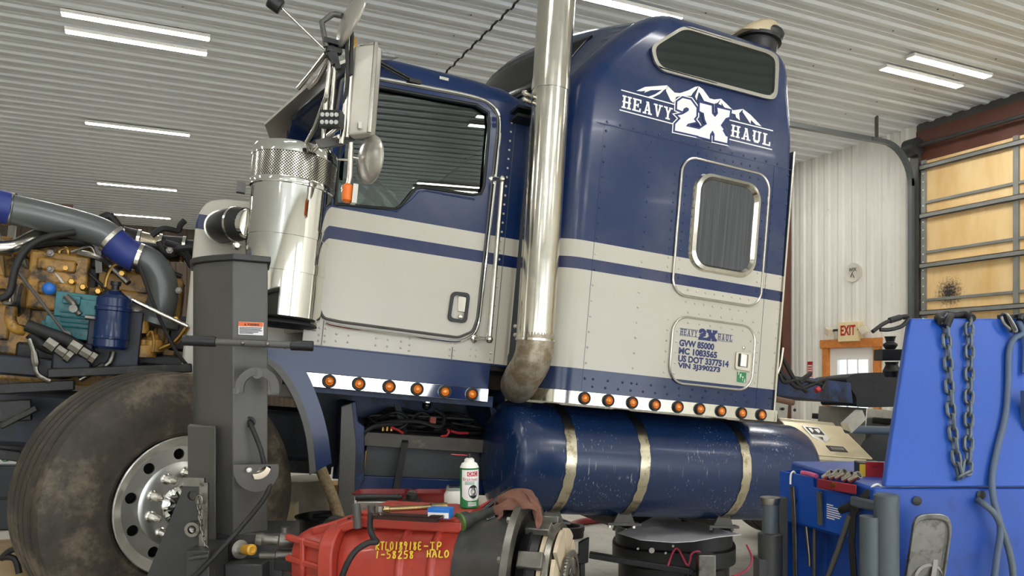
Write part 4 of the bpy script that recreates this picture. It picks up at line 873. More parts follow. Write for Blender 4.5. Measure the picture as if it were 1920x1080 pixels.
# roof hatch dome
rc = T(1420, 68, .06); rc.z = max(3.87, rc.z - .05)
mm = M(); mm.lathe((rc.x, rc.y, 3.82), (.06, 0, 1), [(0, .12), (rc.z - 3.82, .125), (rc.z - 3.815, .145), (rc.z - 3.795, .148), (rc.z - 3.79, .13)], 36); ra = mm.build('roof_vent', 'black', sl)
mm = M(); L = []
for i in range(13):
    t = i / 12; x = -.17 + .30 * t; hz = .035 + .115 * math.sin(min(1, t * 1.15) * math.pi * .5) ** .9; wv = .125 * math.sin(math.pi * (.12 + .80 * t)) ** .6
    L.append([rc + Vector((x, -wv, .025)), rc + Vector((x, -wv, hz * .7)), rc + Vector((x, -wv * .7, hz * .95)), rc + Vector((x, 0, hz)), rc + Vector((x, wv * .7, hz * .95)), rc + Vector((x, wv, hz * .7)), rc + Vector((x, wv, .025))])
mm.loft(L); mm.build('vent_hood', 'tan', ra, smooth=60)
mm = M(); mm.ball(rc + Vector((.05, -.05, .05)), .085, 18, (1.2, 1, .7)); mm.build('vent_motor', 'black', ra)
# light strip of the sleeper with its rounded front end
mm = M()
def sp(zv, d): 
    P = [(3.19, YS - d)] + [(1.9, YS - d)]
    for i in range(8): t = R(270 - 90 * i / 7); P.append((1.66 + .17 + (.17 + d) * math.cos(t), YS + .17 + (.17 + d) * math.sin(t)))
    P.append((1.66 - d, .3)); return [(x, y, zv) for x, y in P]
A, B, A2, B2 = sp(1.56, .012), sp(1.627, .012), sp(1.56, -.006), sp(1.627, -.006)
mm.loft([A, B, B2, A2, A], (False, False), closed=False); mm.box((3.178, YS - .012, 1.56), (3.20, .2, 1.627)); mm.build('sleeper_light_strip', 'chrome_worn', sl, smooth=40)
for x in (1092, 1137, 1182, 1225, 1268, 1309, 1349, 1388, 1425): q = T(x, 764, YS); marker((q.x, YS - .012, 1.5935))
mk = marker((3.20, YS + .03, 1.5935)); mk.rotation_euler = (0, 0, R(90))
# ---- exhaust stack
s0, s1 = T(1007, 600, -.24), T(1044, 0, -.24); r_ = (T(975, 600, -.24) - T(1040, 600, -.24)).length / 2
u = (s1 - s0).normalized(); top = s0 + u * 2.4; bot = T(1003, 640, -.24)
L0 = (T(1000, 632, -.24) - s0).length
stk = None
mm = M(); mm.lathe(bot, (top - bot), [(0, r_ * 1.04), (.012, r_ * 1.04), (.014, r_), (1.30, r_), (1.302, r_ * 1.03), (1.36, r_ * 1.03), (1.362, r_), (2.6, r_ * .99)], 48, (False, True)); stk = mm.build('exhaust_stack', 'chrome_worn', truck, smooth=40)
E1 = [bot + u * .04, bot - u * .05, T(994, 684, -.22), T(979, 708, -.15), T(972, 722, -.02), T(972, 720, .2), T(974, 718, .5)]
mm = M(); mm.tube(E1, r_ * 1.0, 36, 5); mm.build('exhaust_elbow', 'scorched', stk, smooth=60)
for yv in (180, 192):
    q = T(994, yv, -.22); M().lathe(q, (-1, -.4, 0), [(0, .012), (.03, .012), (.034, .016), (.05, .014), (.055, .006)], 10).build('clamp_bolt', 'stainless', stk)
mm = M(); q = T(985, 212, -.1); mm.box((q.x - .05, -.12, q.z - .03), (q.x + .08, .05, q.z - .015)); mm.box((q.x - .05, -.12, q.z + .015), (q.x + .08, .05, q.z + .03)); mm.build('stack_bracket', 'black', stk)
mm = M()
for yv in (612, 628): q = T(966, yv, -.1); mm.lathe(q, (0, -1, 0), [(0, .012), (.01, .01), (.014, .004)], 10)
mm.build('bracket_bolts', 'cream', stk)
# ---- fuel tank
tc0, tc1, tr = Vector((1.60, .12, 1.235)), Vector((3.60, .12, 1.235)), .312
mm = M(); mm.lathe(tc0 - Vector((.07, 0, 0)), (1, 0, 0), [(0, .001), (.006, tr * .5), (.02, tr * .8), (.045, tr * .95), (.08, tr)] + [(.08 + (2.0 - .04) * i / 6, tr) for i in range(1, 7)] + [(2.08, tr * .95), (2.105, tr * .8), (2.12, tr * .5), (2.126, .001)], 72, (False, False)); tk = mm.build('fuel_tank', 'tank', truck, smooth=50)
for x in (1068, 1207, 1398):
    xs = T(x, 880, YS + .02).x; mm = M(); L = []
    for i in range(30):
        a = R(75 + 195 * i / 29); d = (0, math.cos(a), math.sin(a)); jag = .004 * math.sin(i * 2.7 + x)
        c_ = Vector((xs, .12, 1.235)); dv = Vector(d); L.append([c_ + dv * (tr + .001) + ex_ * (-.031 + jag), c_ + dv * (tr + .006) + ex_ * (-.031 + jag), c_ + dv * (tr + .006) + ex_ * (.031 + jag * .6), c_ + dv * (tr + .001) + ex_ * (.031 + jag * .6)])
    mm.loft(L); sb = mm.build('tank_strap', 'band', tk, smooth=30)
    mm = M(); L = [[p + Vector((s * .008, 0, 0)) for p in (l[0] - (Vector((xs, .12, 1.235)) - l[0]) * .002, l[3])] for l in L for s in (0,)]
    mm = M(); b = Vector((xs, .12 - .05, 1.235 - tr)); mm.box((xs - .11, -.03, 1.235 - tr - .035), (xs + .11, .55, 1.235 - tr - .02)); mm.cyl(b + Vector((0, -.05, .03)), b + Vector((0, .02, -.08)), .009); mm.plate([(xs - .07, -.02, 1.235 - tr - .02), (xs + .07, -.02, 1.235 - tr - .02), (xs + .03, -.02, 1.235 - tr + .06), (xs - .03, -.02, 1.235 - tr + .06)], (0, .012, 0)); mm.box((xs - .05, .5, .95), (xs + .05, .66, 1.3)); mm.build('strap_bracket', 'lift', sb)
    mm = M()
    for d in (-.08, .08): mm.lathe((xs + d, 0, 1.235 - tr - .034), (0, 0, -1), [(0, .012), (.018, .012)], 6)
    mm.build('bracket_nut', 'stainless', sb)
# ---- battery box between the fender and the tank
yb = .30
z0 = T(800, 905, yb).z; 
xa, xb = T(662, 910, yb).x, T(944, 915, yb).x; zt, zb = T(800, 897, yb).z, T(800, 925, yb).z
bx = M().box((xa, yb, zb), (xb, yb + .04, zt)).box((xa, yb, zb), (xb, yb + .36, zb + .015)).build('battery_tray', 'navy', truck, bevel=.006)
M().box((xa - .05, .66, 1.0), (xb + .1, .68, 1.60)).build('rear_panel', 'navy_dirty', bx)
for P in ([(655, 755), (668, 752), (672, 790), (684, 800), (684, 900), (668, 925), (655, 910)], [(918, 762), (930, 765), (938, 800), (962, 812), (962, 826), (945, 850), (942, 925), (930, 925), (932, 840), (948, 820), (926, 806)]): M().plate(t2(P, .22), (0, .4, 0)).build('end_bracket', 'navy_dirty', bx, bevel=.006)
for x0, x1 in ((688, 811), (814, 926)):
    a, b = T(x0, 830, yb + .05), T(x1, 897, yb + .05); zlo = zb + .02; zhi = T(800, 826, yb + .05).z
    mm = M(); mm.box((a.x, yb + .06, zlo), (b.x, yb + .34, zhi)); mm.box((a.x - .006, yb + .052, zlo), (b.x + .006, yb + .348, zlo + .025)); bt_ = mm.build('battery', mat('battery_case', '#3b3d3d', .45), bx, bevel=.005)
    mm = M()
    for d in (.06, .20): mm.cyl((a.x + d, yb + .12, zhi), (a.x + d, yb + .12, zhi + .025), .012)
    mm.build('terminal', 'steel', bt_)
a, b = T(680, 812, yb), T(938, 848, yb); za, zbb = T(800, 817, yb).z, T(800, 843, yb).z
mm = M(); mm.box((a.x, yb + .0, zbb), (b.x, yb + .03, za)); mm.box((a.x, yb, za - .008), (b.x, yb + .36, za)); mm.box((a.x, yb + .33, zbb), (b.x, yb + .36, za)); mm.build('hold_down_frame', mat('hold_down_plastic', '#57524a', .6, var=.2, dirt='#7d735f', dl=.6, dsc=12), bx, bevel=.004)
mm = M(); mm.cyl(T(686, 845, yb + .03), T(681, 898, yb + .03), .006); mm.build('tie_rod', 'brass', bx)
zc = za + .02; rn = random.Random(5)
for i in range(7):
    x0 = a.x + .03 + .09 * i; P = []
    for j in range(6): P.append(Vector((a.x + .05 + (b.x - a.x - .1) * ((i * .13 + j * .19) % 1.0 if i > 3 else j / 5), yb + .05 + .25 * rn.random(), zc + .11 * rn.random() * (1 if 0 < j < 5 else .2))))
    P.sort(key=lambda v: v.x) if i < 5 else None
    mm = M(); mm.tube(P, .0095, 8, 6); mm.build('battery_cable', 'rubber', bx)
mm = M(); mm.tube([T(672, 830, .28), T(690, 805, .28), T(725, 792, .3), T(780, 790, .3), T(825, 800, .3), T(832, 780, .33), T(815, 768, .36)], .012, 8, 6); mm.tube([T(660, 860, .28), T(672, 825, .27), T(700, 800, .27), T(750, 795, .3)], .012, 8, 6); mm.build('battery_cable', 'rubber', bx)
for P in ([(732, 801), (745, 806), (756, 812)], [(826, 818), (838, 816), (842, 808), (838, 806)], [(845, 808), (860, 812), (878, 812)]): mm = M(); mm.tube([T(x, y, yb + .0) for x, y in P], .007, 8, 4); mm.build('red_cable', 'redp', bx)
mm = M(); 
for x in (718, 726, 734): q = T(x, 808, yb + .04); mm.lathe(q, (0, 0, 1), [(0, .01), (.03, .01), (.032, .006), (.045, .006)], 8)
mm.build('brass_terminal', 'brass', bx); mm = M(); q = T(812, 788, yb + .05); mm.box((q.x - .018, q.y, q.z - .018), (q.x + .018, q.y + .03, q.z + .018)); mm.build('fuse_holder', mat('rust_orange', '#a5553c', .6), bx)
S = [(745, 758), (756, 800), (760, 830), (752, 870), (742, 920), (740, 930)]
mm = M(); L = []
for x, y in S: p = T(x, y, yb - .012 if y > 800 else yb + .06); L.append([p - ex_ * .018, p + ex_ * .018, p + ex_ * .018 + ey_ * .006, p - ex_ * .018 + ey_ * .006])
mm.loft(L); mm.build('rubber_strap', 'rubber', bx)
q = T(800, 760, .3); mm = M(); mm.lathe(q + ez_ * .05, (0, 0, -1), [(0, .03), (.035, .03), (.04, .024)], 16); dl_ = mm.build('courtesy_lamp', 'chrome', bx); M().ball(q - ez_ * .0, .026, 14, (1, 1, 1.1)).build('bulb', 'black_gloss', dl_)
mm = M(); mm.plate(t2([(936, 870), (950, 830), (972, 950), (938, 950)], .30), (0, .02, 0)); mm.build('tank_step', mat('worn_step', '#6d6a63', .5, .6, var=.4, vs=40, scratch='#b8b4aa'), truck)
mm = M(); mm.box((.46, .10, 1.50), (1.50, .60, 1.56)); mm.build('cab_underside', 'navy_dirty', truck)
# ---- air cleaner
ac0, ac1 = T(545, 612, -.03), T(544, 285, -.03); u = ez_; base = Vector(((T(500, 615, -.03).x + T(597, 620, -.03).x) / 2 - .0, -.03, 1.835)); base = Vector((.318, -.04, 1.832)); H = 2.668 - 1.832; ra_ = .192
k = NT('perforated_chrome'); sx = k.n('SeparateXYZ'); k.l(k.coord(), sx.inputs[0])
ang = k.math('MULTIPLY', k.math('ARCTAN2', k.math('SUBTRACT', sx.outputs[1], base.y), k.math('SUBTRACT', sx.outputs[0], base.x)), ra_)
fq = 2 * math.pi / .0135
f = k.math('MULTIPLY', k.math('SINE', k.math('MULTIPLY', ang, fq)), k.math('SINE', k.math('MULTIPLY', sx.outputs[2], fq)))
f = k.ramp(k.math('ADD', k.math('MULTIPLY', f, .5), .5), [(.0, (0, 0, 0, 1)), (.47, (0, 0, 0, 1)), (.58, (1, 1, 1, 1))])
k.l(k.mix(f, lin('#d6d0c4'), lin('#1c1a17')), k.b.inputs['Base Color']); k.l(k.math('SUBTRACT', 1, f), k.b.inputs['Metallic']); k.b.inputs['Roughness'].default_value = .2; m['perf'] = k.m
mm = M(); mm.lathe(base, u, [(0, ra_ * .55), (.004, ra_ * .9), (.012, ra_ * .985), (.05, ra_ * .985)] + sum([[(zz - .001, ra_ * .985), (zz, ra_ * 1.005), (zz + .042, ra_ * 1.005), (zz + .043, ra_ * .985)] for zz in (.22, .385)], []) + [(.62, ra_ * .985)], 72, (True, False)); ac = mm.build('air_cleaner', 'chrome', truck, smooth=40)
M().lathe(base, u, [(.62, ra_ * .985), (.622, ra_ * 1.03), (.645, ra_ * 1.04), (.65, ra_ * 1.03)], 72, (False, False)).build('lower_ring', 'chrome', ac)
M().lathe(base, u, [(.65, ra_ * 1.03), (.765, ra_ * 1.03)], 96, (False, False)).build('inlet_screen', 'perf', ac)
M().lathe(base, u, [(.765, ra_ * 1.03), (.767, ra_ * 1.05), (.80, ra_ * 1.05), (.82, ra_ * 1.0), (.83, ra_ * .8), (.836, .001)], 72, (False, False)).build('rain_cap', 'chrome', ac)
mm = M(); mm.lathe(base + u * -.03, u, [(0, ra_ * .8), (.01, ra_ * .93), (.02, ra_ * .9), (.035, ra_ * .7)], 48); mm.build('lower_seal', 'rubber', ac)
mm = M(); p = T(452, 352, -.0); mm.obox(p, (.02, 0, 0), (0, .02, 0), (0, 0, .025)); mm.build('band_clamp', 'lift', ac)
mm = M(); p = T(444, 462, .0); mm.lathe(p, (0, -1, 0), [(0, .02), (.02, .016), (.03, .02), (.04, .012)], 10); mm.build('band_nut', 'stainless', ac)
mm = M(); E2 = [base + Vector((-.10, .05, .50)), Vector((.06, .10, 2.33)), Vector((-.02, .26, 2.30)), Vector((-.03, .42, 2.27)), Vector((-.03, .6, 2.27))]; E2 = [T(462, 420, .05), T(434, 420, .12), T(420, 424, .28), T(414, 427, .5)]
mm.tube(E2, .078, 26, 6); el = mm.build('air_duct_elbow', 'rubber', ac)
clamp(T(444, 420, .09), T(434, 420, .12) - T(448, 420, .08), .085, .014, ac); clamp(T(416, 426, .42), (0, 1, 0), .088, .014, ac)
mm = M(); mm.tube([T(470, 420, .02), T(446, 420, .085)], .072, 26); mm.build('outlet_pipe', 'chrome', ac)
# ---- mirror cluster and rods on the A-pillar
ml = bpy.data.objects.new('mirror_assembly', None); C.objects.link(ml); ml.parent = truck; OFF[ml.name] = Vector()
ym = -.42
def rods(L, r, name, mt='stainless'):
    mm = M()
    for pts in L: mm.tube([T(*p) for p in pts], r, 10, 0)
    return mm.build(name, mt, ml)
mA = [T(668, 82, ym + .05), T(706, 80, ym - .02), T(690, 248, ym - .02), T(652, 254, ym + .05)]
mm = M(); dn = (mA[1] - mA[0]).cross(mA[3] - mA[0]).normalized()
mb = [T(664, 86, ym), T(706, 80, ym - .05), T(693, 248, ym - .05), T(652, 254, ym)]
mm.loft([mb, [p + Vector((.035, .05, 0)) for p in mb]]); mr = mm.build('flat_mirror', mat('mirror_back', '#cbc6ba', .4, .5, var=.05), ml, bevel=.01)
mm = M(); mm.plate([p + Vector((.0355, .0505, 0)) for p in mb], (.002, .003, 0)); mm.build('mirror_glass', 'mirror', mr)
mm = M(); mm.tube([T(705, 80, ym - .055), T(692, 248, ym - .055)], .010, 8); mm.tube([T(706, 80, ym - .055), T(676, 86, ym)], .006, 8); mm.build('mirror_edge', 'stainless', mr)
M().bar(T(664, 72, ym + .02), T(666, 92, ym + .02), .03, .015).build('mirror_clip', 'brass', mr); M().bar(T(674, 230, ym - .045), T(674, 242, ym - .045), .03, .015).build('mirror_clip', 'stainless', mr)
rods([[(656, 66, ym), (650, 160, ym), (644, 240, ym), (640, 270, ym)], [(660, 90, ym), (650, 258, ym)]], .012, 'support_tube')
rods([[(622, 95, ym + .05), (612, 180, ym + .05), (606, 265, ym + .08)], [(631, 100, ym + .05), (624, 180, ym + .05), (618, 240, ym + .08)]], .011, 'support_tube')
rods([[(612, 100, ym + .1), (585, 135, .1), (560, 165, .3)], [(620, 105, ym + .1), (596, 150, .1), (580, 165, .2)]], .012, 'support_tube')
rods([[(612, 180, ym), (590, 240, -.1), (568, 280, .05)], [(636, 256, ym), (600, 272, -.2), (566, 284, 0)], [(640, 235, ym), (605, 262, -.2)]], .010, 'brace_rod')
mm = M(); mm.tube([T(658, 140, ym - .02), T(660, 66, ym - .02), T(655, 58, ym - .02), T(650, 66, ym - .02), T(652, 150, ym - .02), T(644, 195, ym)], .009, 8, 4); mm.build('mirror_cable', 'rubber', ml)
for P in ([(613, 92), (640, 98)], [(616, 100), (628, 120)], [(606, 75), (650, 86)], [(626, 100), (634, 130)], [(640, 250), (668, 252)]): M().bar(T(*P[0], ym + .03), T(*P[1], ym + .03), .03, .022).build('clamp_bracket', 'black', ml)
M().ball(T(622, 96, ym + .04), .028, 12).build('swivel', 'black', ml); M().ball(T(634, 96, ym + .04), .02, 12).build('swivel', 'black', ml)
mm = M(); mm.plate(t2([(592, 262), (640, 250), (668, 262), (640, 272), (600, 278)], ym + .06), (0, .02, 0)); mm.build('lower_bracket', 'lift', ml, bevel=.003)
m['mirror_shell'] = mat('mirror_shell', '#b5b0a6', .3, .7, var=.1)
def round_mirror(c, n, r, name='convex_mirror', mt='chrome_worn'):
    mm = M(); mm.lathe(c, n, [(0, r * .12), (.012, r * .6), (.03, r * .93), (.04, r), (.048, r * .98)], 36, (True, False)); a = mm.build(name, mt, ml)
    mm = M(); mm.lathe(c, n, [(.046, r * .98), (.05, r * .7), (.052, .001)], 36, (False, False)); mm.build('mirror_glass', 'mirror', a); return a
round_mirror(T(679, 296, ym), Vector((.93, .30, .05)), .112, mt='mirror_shell')
round_mirror(T(644, 28, ym), Vector((.95, .16, -.27)), .135, mt='mirror_shell')
rods([[(612, 88, ym + .03), (603, 42, ym + .03), (622, 28, ym + .02), (628, 27, ym + .02), (642, 30, ym)]], .013, 'mirror_arm', 'lift')
rods([[(658, 268, ym), (656, 330, ym), (653, 345, ym)]], .013, 'lamp_stem'); rods([[(636, 299, ym + .1), (655, 300, ym)], [(662, 295, ym), (672, 297, ym)]], .006, 'stem_brace')
a, b = T(653, 345, ym), T(650, 380, ym); mm = M(); mm.lathe(b, a - b, [(0, .012), (.01, .024), ((a - b).length - .01, .024), ((a - b).length, .014)], 14); tl = mm.build('turn_lamp', 'orange', ml); M().box(tuple(a + Vector((.018, -.03, -.085))), tuple(a + Vector((.04, .02, .0)))).build('lamp_back', 'stainless', tl)
# work lamp with eight diodes
c_ = T(621, 224, ym - .04); n_ = Vector((-.55, -.8, -.1)).normalized(); sx_ = n_.cross(ez_).normalized() * -1; sz_ = sx_.cross(n_).normalized() * 1
if sz_.z < 0: sz_ = -sz_
mm = M(); mm.obox(c_, sx_ * .048, sz_ * .038, n_ * .018)
for i in range(6): mm.obox(c_ - n_ * .03 + sx_ * (-.04 + i * .016), sx_ * .003, sz_ * .034, n_ * .014)
wl = mm.build('work_lamp', 'black', ml, bevel=.004)
for i in range(4):
    for j in range(2): M().lathe(c_ + n_ * .0175 + sx_ * (-.033 + i * .022) + sz_ * (-.016 + j * .032), n_, [(0, .010), (.003, .0095), (.004, .004)], 12).build('diode', 'lens', wl)
# antenna: rod with a black head
mm = M(); mm.cyl(T(608, 92, ym + .05), T(528, 15, ym + .05), .006); an = mm.build('antenna', 'stainless', ml); a, b = T(528, 15, ym + .05), T(505, -2, ym + .05); M().cyl(a, b, .034, n=16).build('antenna_head', 'black', an, bevel=.006)
# deflector and stay at the door top
mm = M(); mm.cyl(T(706, 112, -.06), T(770, 148, -.04), .008); mm.cyl(T(706, 118, -.06), T(770, 153, -.04), .005); mm.bar(T(765, 150, -.04), T(788, 155, -.02), .03, .02); mm.build('antenna_stay', 'black', truck)
mm = M(); mm.plate(t2([(706, 92), (712, 92), (748, 108), (736, 112), (706, 112)], -.03), (0, .004, 0)); mm.build('wind_deflector', 'wind', truck)
mm = M(); mm.box((1.0, -.004, 3.19), (1.05, .02, 3.205)); mm.build('roof_clip', 'stainless', truck)

# ---- rear of the truck
tb = [T(1452, 772, .0), T(1580, 795, .0)]
ty0 = -.05
def rear(P, y): return t2(P, y)
lid = [T(1462, 797, .22), T(1582, 797, .22), T(1618, 858, -.02), T(1490, 852, -.02)]
mm = M(); zt = (lid[0].z + lid[1].z) / 2; zl = (lid[2].z + lid[3].z) / 2; x0, x1 = 3.62, max(4.12, lid[2].x)
pf = [(.66, zt + .03), (.25, zt + .03), (.22, zt), (-.06, zl), (-.06, zl - .03), (.0, zl - .03), (.0, .95), (.66, .95)]
mm.loft([[(x0, y, z) for y, z in pf], [(x1 - .02, y, z) for y, z in pf]]); bx2 = mm.build('step_box', mat('tread_aluminium', '#c9bfa6', .35, .75, var=.12, vs=6, dirt='#9a8f78', dl=.58, dsc=9), truck, bevel=.006)
mm = M(); nrm = Vector((0, -(zt - zl), .28)).normalized(); P0 = Vector((x0 - .01, .22, zt)); dn_ = Vector((0, -.28, zl - zt)); 
def onlid(u_, v_, h=0.0): return Vector((x0 + u_ * (x1 - x0), .22, zt)) + dn_ * v_ + nrm * h
mm.plate([onlid(-.02, 0), onlid(1.02, 0), onlid(1.04, 1.02), onlid(-.02, 1.02)], nrm * .012); ld = mm.build('box_lid', mat('lid_aluminium', '#d6c9a8', .35, .6, var=.1, vs=6, dirt='#b09d78', dl=.6, dsc=7), bx2, bevel=.004)
sh = lambda P: [onlid(.27 + a * .30, .12 + b * .52, .0125) for a, b in P]
mm = M(); mm.plate(sh([(0, 0), (1, 0), (1, .7), (.5, 1), (0, .7)]), nrm * .004); em = mm.build('shield_badge', 'alu', ld)
mm = M(); mm.plate([p + nrm * .0045 for p in sh([(.12, .08), (.88, .08), (.88, .5), (.12, .5)])], nrm * .001); mm.plate([p + nrm * .0045 for p in sh([(.38, .66), (.62, .66), (.5, .84)])], nrm * .001); mm.build('badge_print', 'black_print', em)
mm = M(); mm.plate([p + nrm * .006 for p in sh([(.22, .14), (.40, .14), (.40, .3), (.22, .44)])], nrm * .001); mm.plate([p + nrm * .006 for p in sh([(.5, .2), (.78, .14), (.78, .3), (.6, .44)])], nrm * .001); mm.build('badge_print', 'white_print', em)
mm = M(); mm.plate([onlid(a, b, .0125) for a, b in ((.38, .72), (.68, .72), (.68, .88), (.38, .88))], nrm * .003); nb = mm.build('maker_plate', 'black_print', ld)
mm = M()
for i in range(7): mm.plate([onlid(.43 + i * .032 + a, .76 + b, .016) for a, b in ((0, 0), (.02, 0), (.02, .08), (0, .08))], nrm * .0008)
mm.build('plate_characters', 'alu_dull', nb)
mm = M()
for i in range(6): mm.lathe((x0 + .06 + i * (x1 - x0 - .12) / 5, -.001, zl - .085), (0, -1, 0), [(0, .008), (.006, .006)], 8)
for i in range(4): mm.lathe((x0 + .16 + i * .11, .66 - .01, zt + .10), (0, -1, 0), [(0, .012), (.008, .01)], 8)
mm.build('box_bolts', 'black', bx2)
M().box((x0 - .1, .66, zt + .03), (x1 - .06, .70, zt + .16)).build('deck_edge', 'alu_dull', bx2, bevel=.004)
mm = M(); mm.cyl((x0 - .25, .55, zt + .20), (x1 - .12, .55, zt + .15), .022); mm.cyl((x0 - .2, .5, zt + .13), (x0 + .2, .58, zt + .18), .012); mm.build('drain_pipe', mat('rusty_pipe', '#6b4f3f', .6, .3, var=.3), truck)
a, b = T(1452, 735, .9), T(1572, 762, .9); mm = M(); mm.plate([(a.x - .1, .75, zt + .20), (b.x, .75, zt + .20), (b.x - .04, .75, zt + .36), (a.x - .1, .75, zt + .36)], (0, .6, 0)); mm.build('deck_box', 'navy_dirty', truck, bevel=.005)
mm = M(); mm.box((3.3, .62, 1.38), (6.6, 1.47, 1.41)); mm.build('deck_plate', 'alu_dull', truck)
# air and electric lines behind the sleeper
mm = M()
for P in ([(1466, 655), (1462, 690), (1480, 715), (1500, 728), (1530, 718), (1548, 712), (1540, 730)], [(1460, 660), (1472, 680), (1490, 712), (1512, 735)], [(1462, 700), (1470, 716), (1500, 712), (1540, 720)], [(1500, 718), (1520, 700), (1498, 716)]): mm.tube([T(x, y, .55) for x, y in P], .016, 8, 6)
mm.build('air_line', 'rubber', truck); mm = M(); mm.tube([T(1468, 652, .5), T(1464, 680, .5), T(1458, 700, .5)], .01, 8, 4); mm.build('hose_holder', 'stainless', truck)
M().lathe(T(1530, 733, .5), T(1538, 727, .5) - T(1530, 733, .5), [(0, .02), (.03, .024)], 10).build('glad_hand', 'redp', truck)
# fifth wheel
fw = Vector((5.6, 1.02, 1.62))
mm = M(); P = [(-.55, -.45), (.1, -.5), (.5, -.42), (.62, -.10), (.15, -.05), (.15, .05), (.62, .10), (.5, .42), (.1, .5), (-.55, .45)]
mm.plate([fw + Vector((a, b, 0)) for a, b in P], (0, 0, .05)); mm.box((5.3, .65, 1.37), (5.9, .75, 1.62)); mm.box((5.3, 1.30, 1.37), (5.9, 1.40, 1.62)); mm.build('fifth_wheel', 'dark', truck, bevel=.01)
# tandem wheels
for x in (5.15, 6.5):
    for y in (.08, 1.95):
        wheel(truck, (x, y, (.53 + .0965 * x) / .995 + .0), (0, -1 if y < 1 else 1, 0), 'alu', R0=.52, w=.27, face=.05)
    mm = M(); mm.cyl((x, .1, (.53 + .0965 * x) / .995), (x, 1.95, (.53 + .0965 * x) / .995), .09); mm.lathe((x, .85, (.53 + .0965 * x) / .995), (0, 1, 0), [(0, .1), (.1, .22), (.25, .22), (.35, .1)], 24); mm.build('drive_axle', 'dark', truck)
# half fender over the front tandem wheel, poly with ribs
fx, fz = 5.15, (.53 + .0965 * 5.15) / .995
mm = M(); L = []
for i in range(22):
    a = R(178 - 150 * i / 21); d = Vector((math.cos(a), 0, math.sin(a))); r0 = .60 + (.012 if i % 6 == 0 else 0)
    L.append([Vector((fx, -.10, fz)) + d * r0, Vector((fx, .55, fz)) + d * r0, Vector((fx, .55, fz)) + d * (r0 + .015), Vector((fx, -.10, fz)) + d * (r0 + .015)])
mm.loft(L); hf = mm.build('half_fender', mat('black_poly', '#2c2e30', .45, var=.1), truck, smooth=30)
mm = M(); mm.cyl(T(1588, 805, .0), T(1700, 808, .1), .028, n=14); mm.build('fender_tube', mat('blue_grey_tube', '#3a4a5c', .4), truck)
mm = M(); mm.obox(T(1600, 790, .0), (.06, 0, .05), (0, .03, 0), (-.02, 0, .03)); mm.build('fender_bracket', 'alu_dull', truck)

# box on the deck that carries the bag
BQ = [T(x, 768, 1.0) for x in (1592, 1700)]; BAGZ = (BQ[0].z + BQ[1].z) / 2
M().box((BQ[0].x - .02, .80, 1.41), (BQ[1].x + .1, 1.32, BAGZ - .004)).build('deck_crate', 'alu_dull', truck, bevel=.006)
# ================================================================== COLUMN LIFT in front of the wheel
def PL(u, v, z): return EYE * 0 + RT * u + FWD * v + UP * z                # shop frame: u to the right, v ahead, z up
def U(px, dep): return (px - PX) / F * dep
LB = PL(U(430, 3.0), 3.05, 0)
lift = empty('column_lift', (LB.x, LB.y, 0), 'tall grey wheel lift column with cable hooks standing before the raised front wheel', 'lift')
plan = [(437, 2.88), (502, 2.96), (500, 3.16), (366, 3.18), (362, 3.04), (366, 2.99), (376, 2.955), (398, 2.92)]
ztop, zbot = Zat(489, 2.9), Zat(1003, 2.9)
mm = M(); mm.loft([[PL(U(p, d), d, z) for p, d in plan] for z in (zbot, ztop)]); mm.build('column', 'lift', lift, smooth=30, bevel=.004)
capplan = [(437, 2.86), (508, 2.945), (505, 3.18), (358, 3.2), (356, 3.03), (361, 2.97), (376, 2.93), (398, 2.895)]
mm = M(); mm.loft([[PL(U(p, d), d, z) for p, d in capplan] for z in (ztop, ztop + .022)]); mm.build('top_cap', 'lift_dark', lift, smooth=30, bevel=.003)
mm = M(); mm.loft([[PL(U(p, d), d, z) for p, d in ((375, 2.99), (495, 3.0), (495, 3.14), (375, 3.15))] for z in (.12, zbot + .02)]); mm.build('mast', 'lift_dark', lift)
# carriage sleeve on the left
zs0, zs1 = Zat(1150, 2.86), Zat(799, 2.86)
mm = M(); mm.loft([[PL(U(p, d), d, z) for p, d in ((352, 2.90), (404, 2.84), (407, 2.90), (355, 3.0))] for z in (zs0, zs1)]); mm.build('carriage_sleeve', 'lift', lift, bevel=.004)
# fork gusset
dg = 2.74
g = [(344, 903), (384, 905), (384, 1250), (240, 1250), (275, 1080), (318, 975), (340, 922)]
hole = circ(PL(U(360, dg), dg, Zat(930, dg)), .017, 16, RT, UP)
mm = M(); mm.plate([PL(U(x, dg), dg, Zat(y, dg)) for x, y in g], FWD * .02, [hole]); gu = mm.build('fork_gusset', 'lift_dark', lift, bevel=.002)
mm = M(); mm.box((0, 0, 0), (0, 0, 0)) if 0 else None
c_ = PL(U(366, dg), dg, Zat(990, dg)); mm.lathe(c_ - FWD * .03, FWD, [(0, .015), (0, .026), (.03, .028)], 20, (False, False)); mm.lathe(c_ - FWD * .012, FWD, [(0, .016), (.01, .001)], 20, (False, False)); mm.build('bushing', 'steel', gu)
mm = M(); mm.bar(PL(U(383, dg), dg, Zat(905, dg)), PL(U(382, dg), dg, Zat(1030, dg)), .012, .03); mm.bar(PL(U(345, dg), dg, Zat(903, dg)), PL(U(384, dg), dg, Zat(904, dg)), .012, .03); mm.build('weld_bead', 'steel', gu)
P = [V(372, 935, dg - .03), V(376, 970, dg - .03), V(386, 1025, dg - .03), V(402, 1085, dg - .03), V(415, 1140, dg - .03)]
chain_mesh(P, .019, .0022, .012).build('safety_chain', 'steel', lift)
mm = M(); mm.tube([p for p in circ(V(374, 938, dg - .03), .017, 14, RT * .6, UP)], .0035, 6, closed=True); mm.build('chain_ring', 'steel', lift)
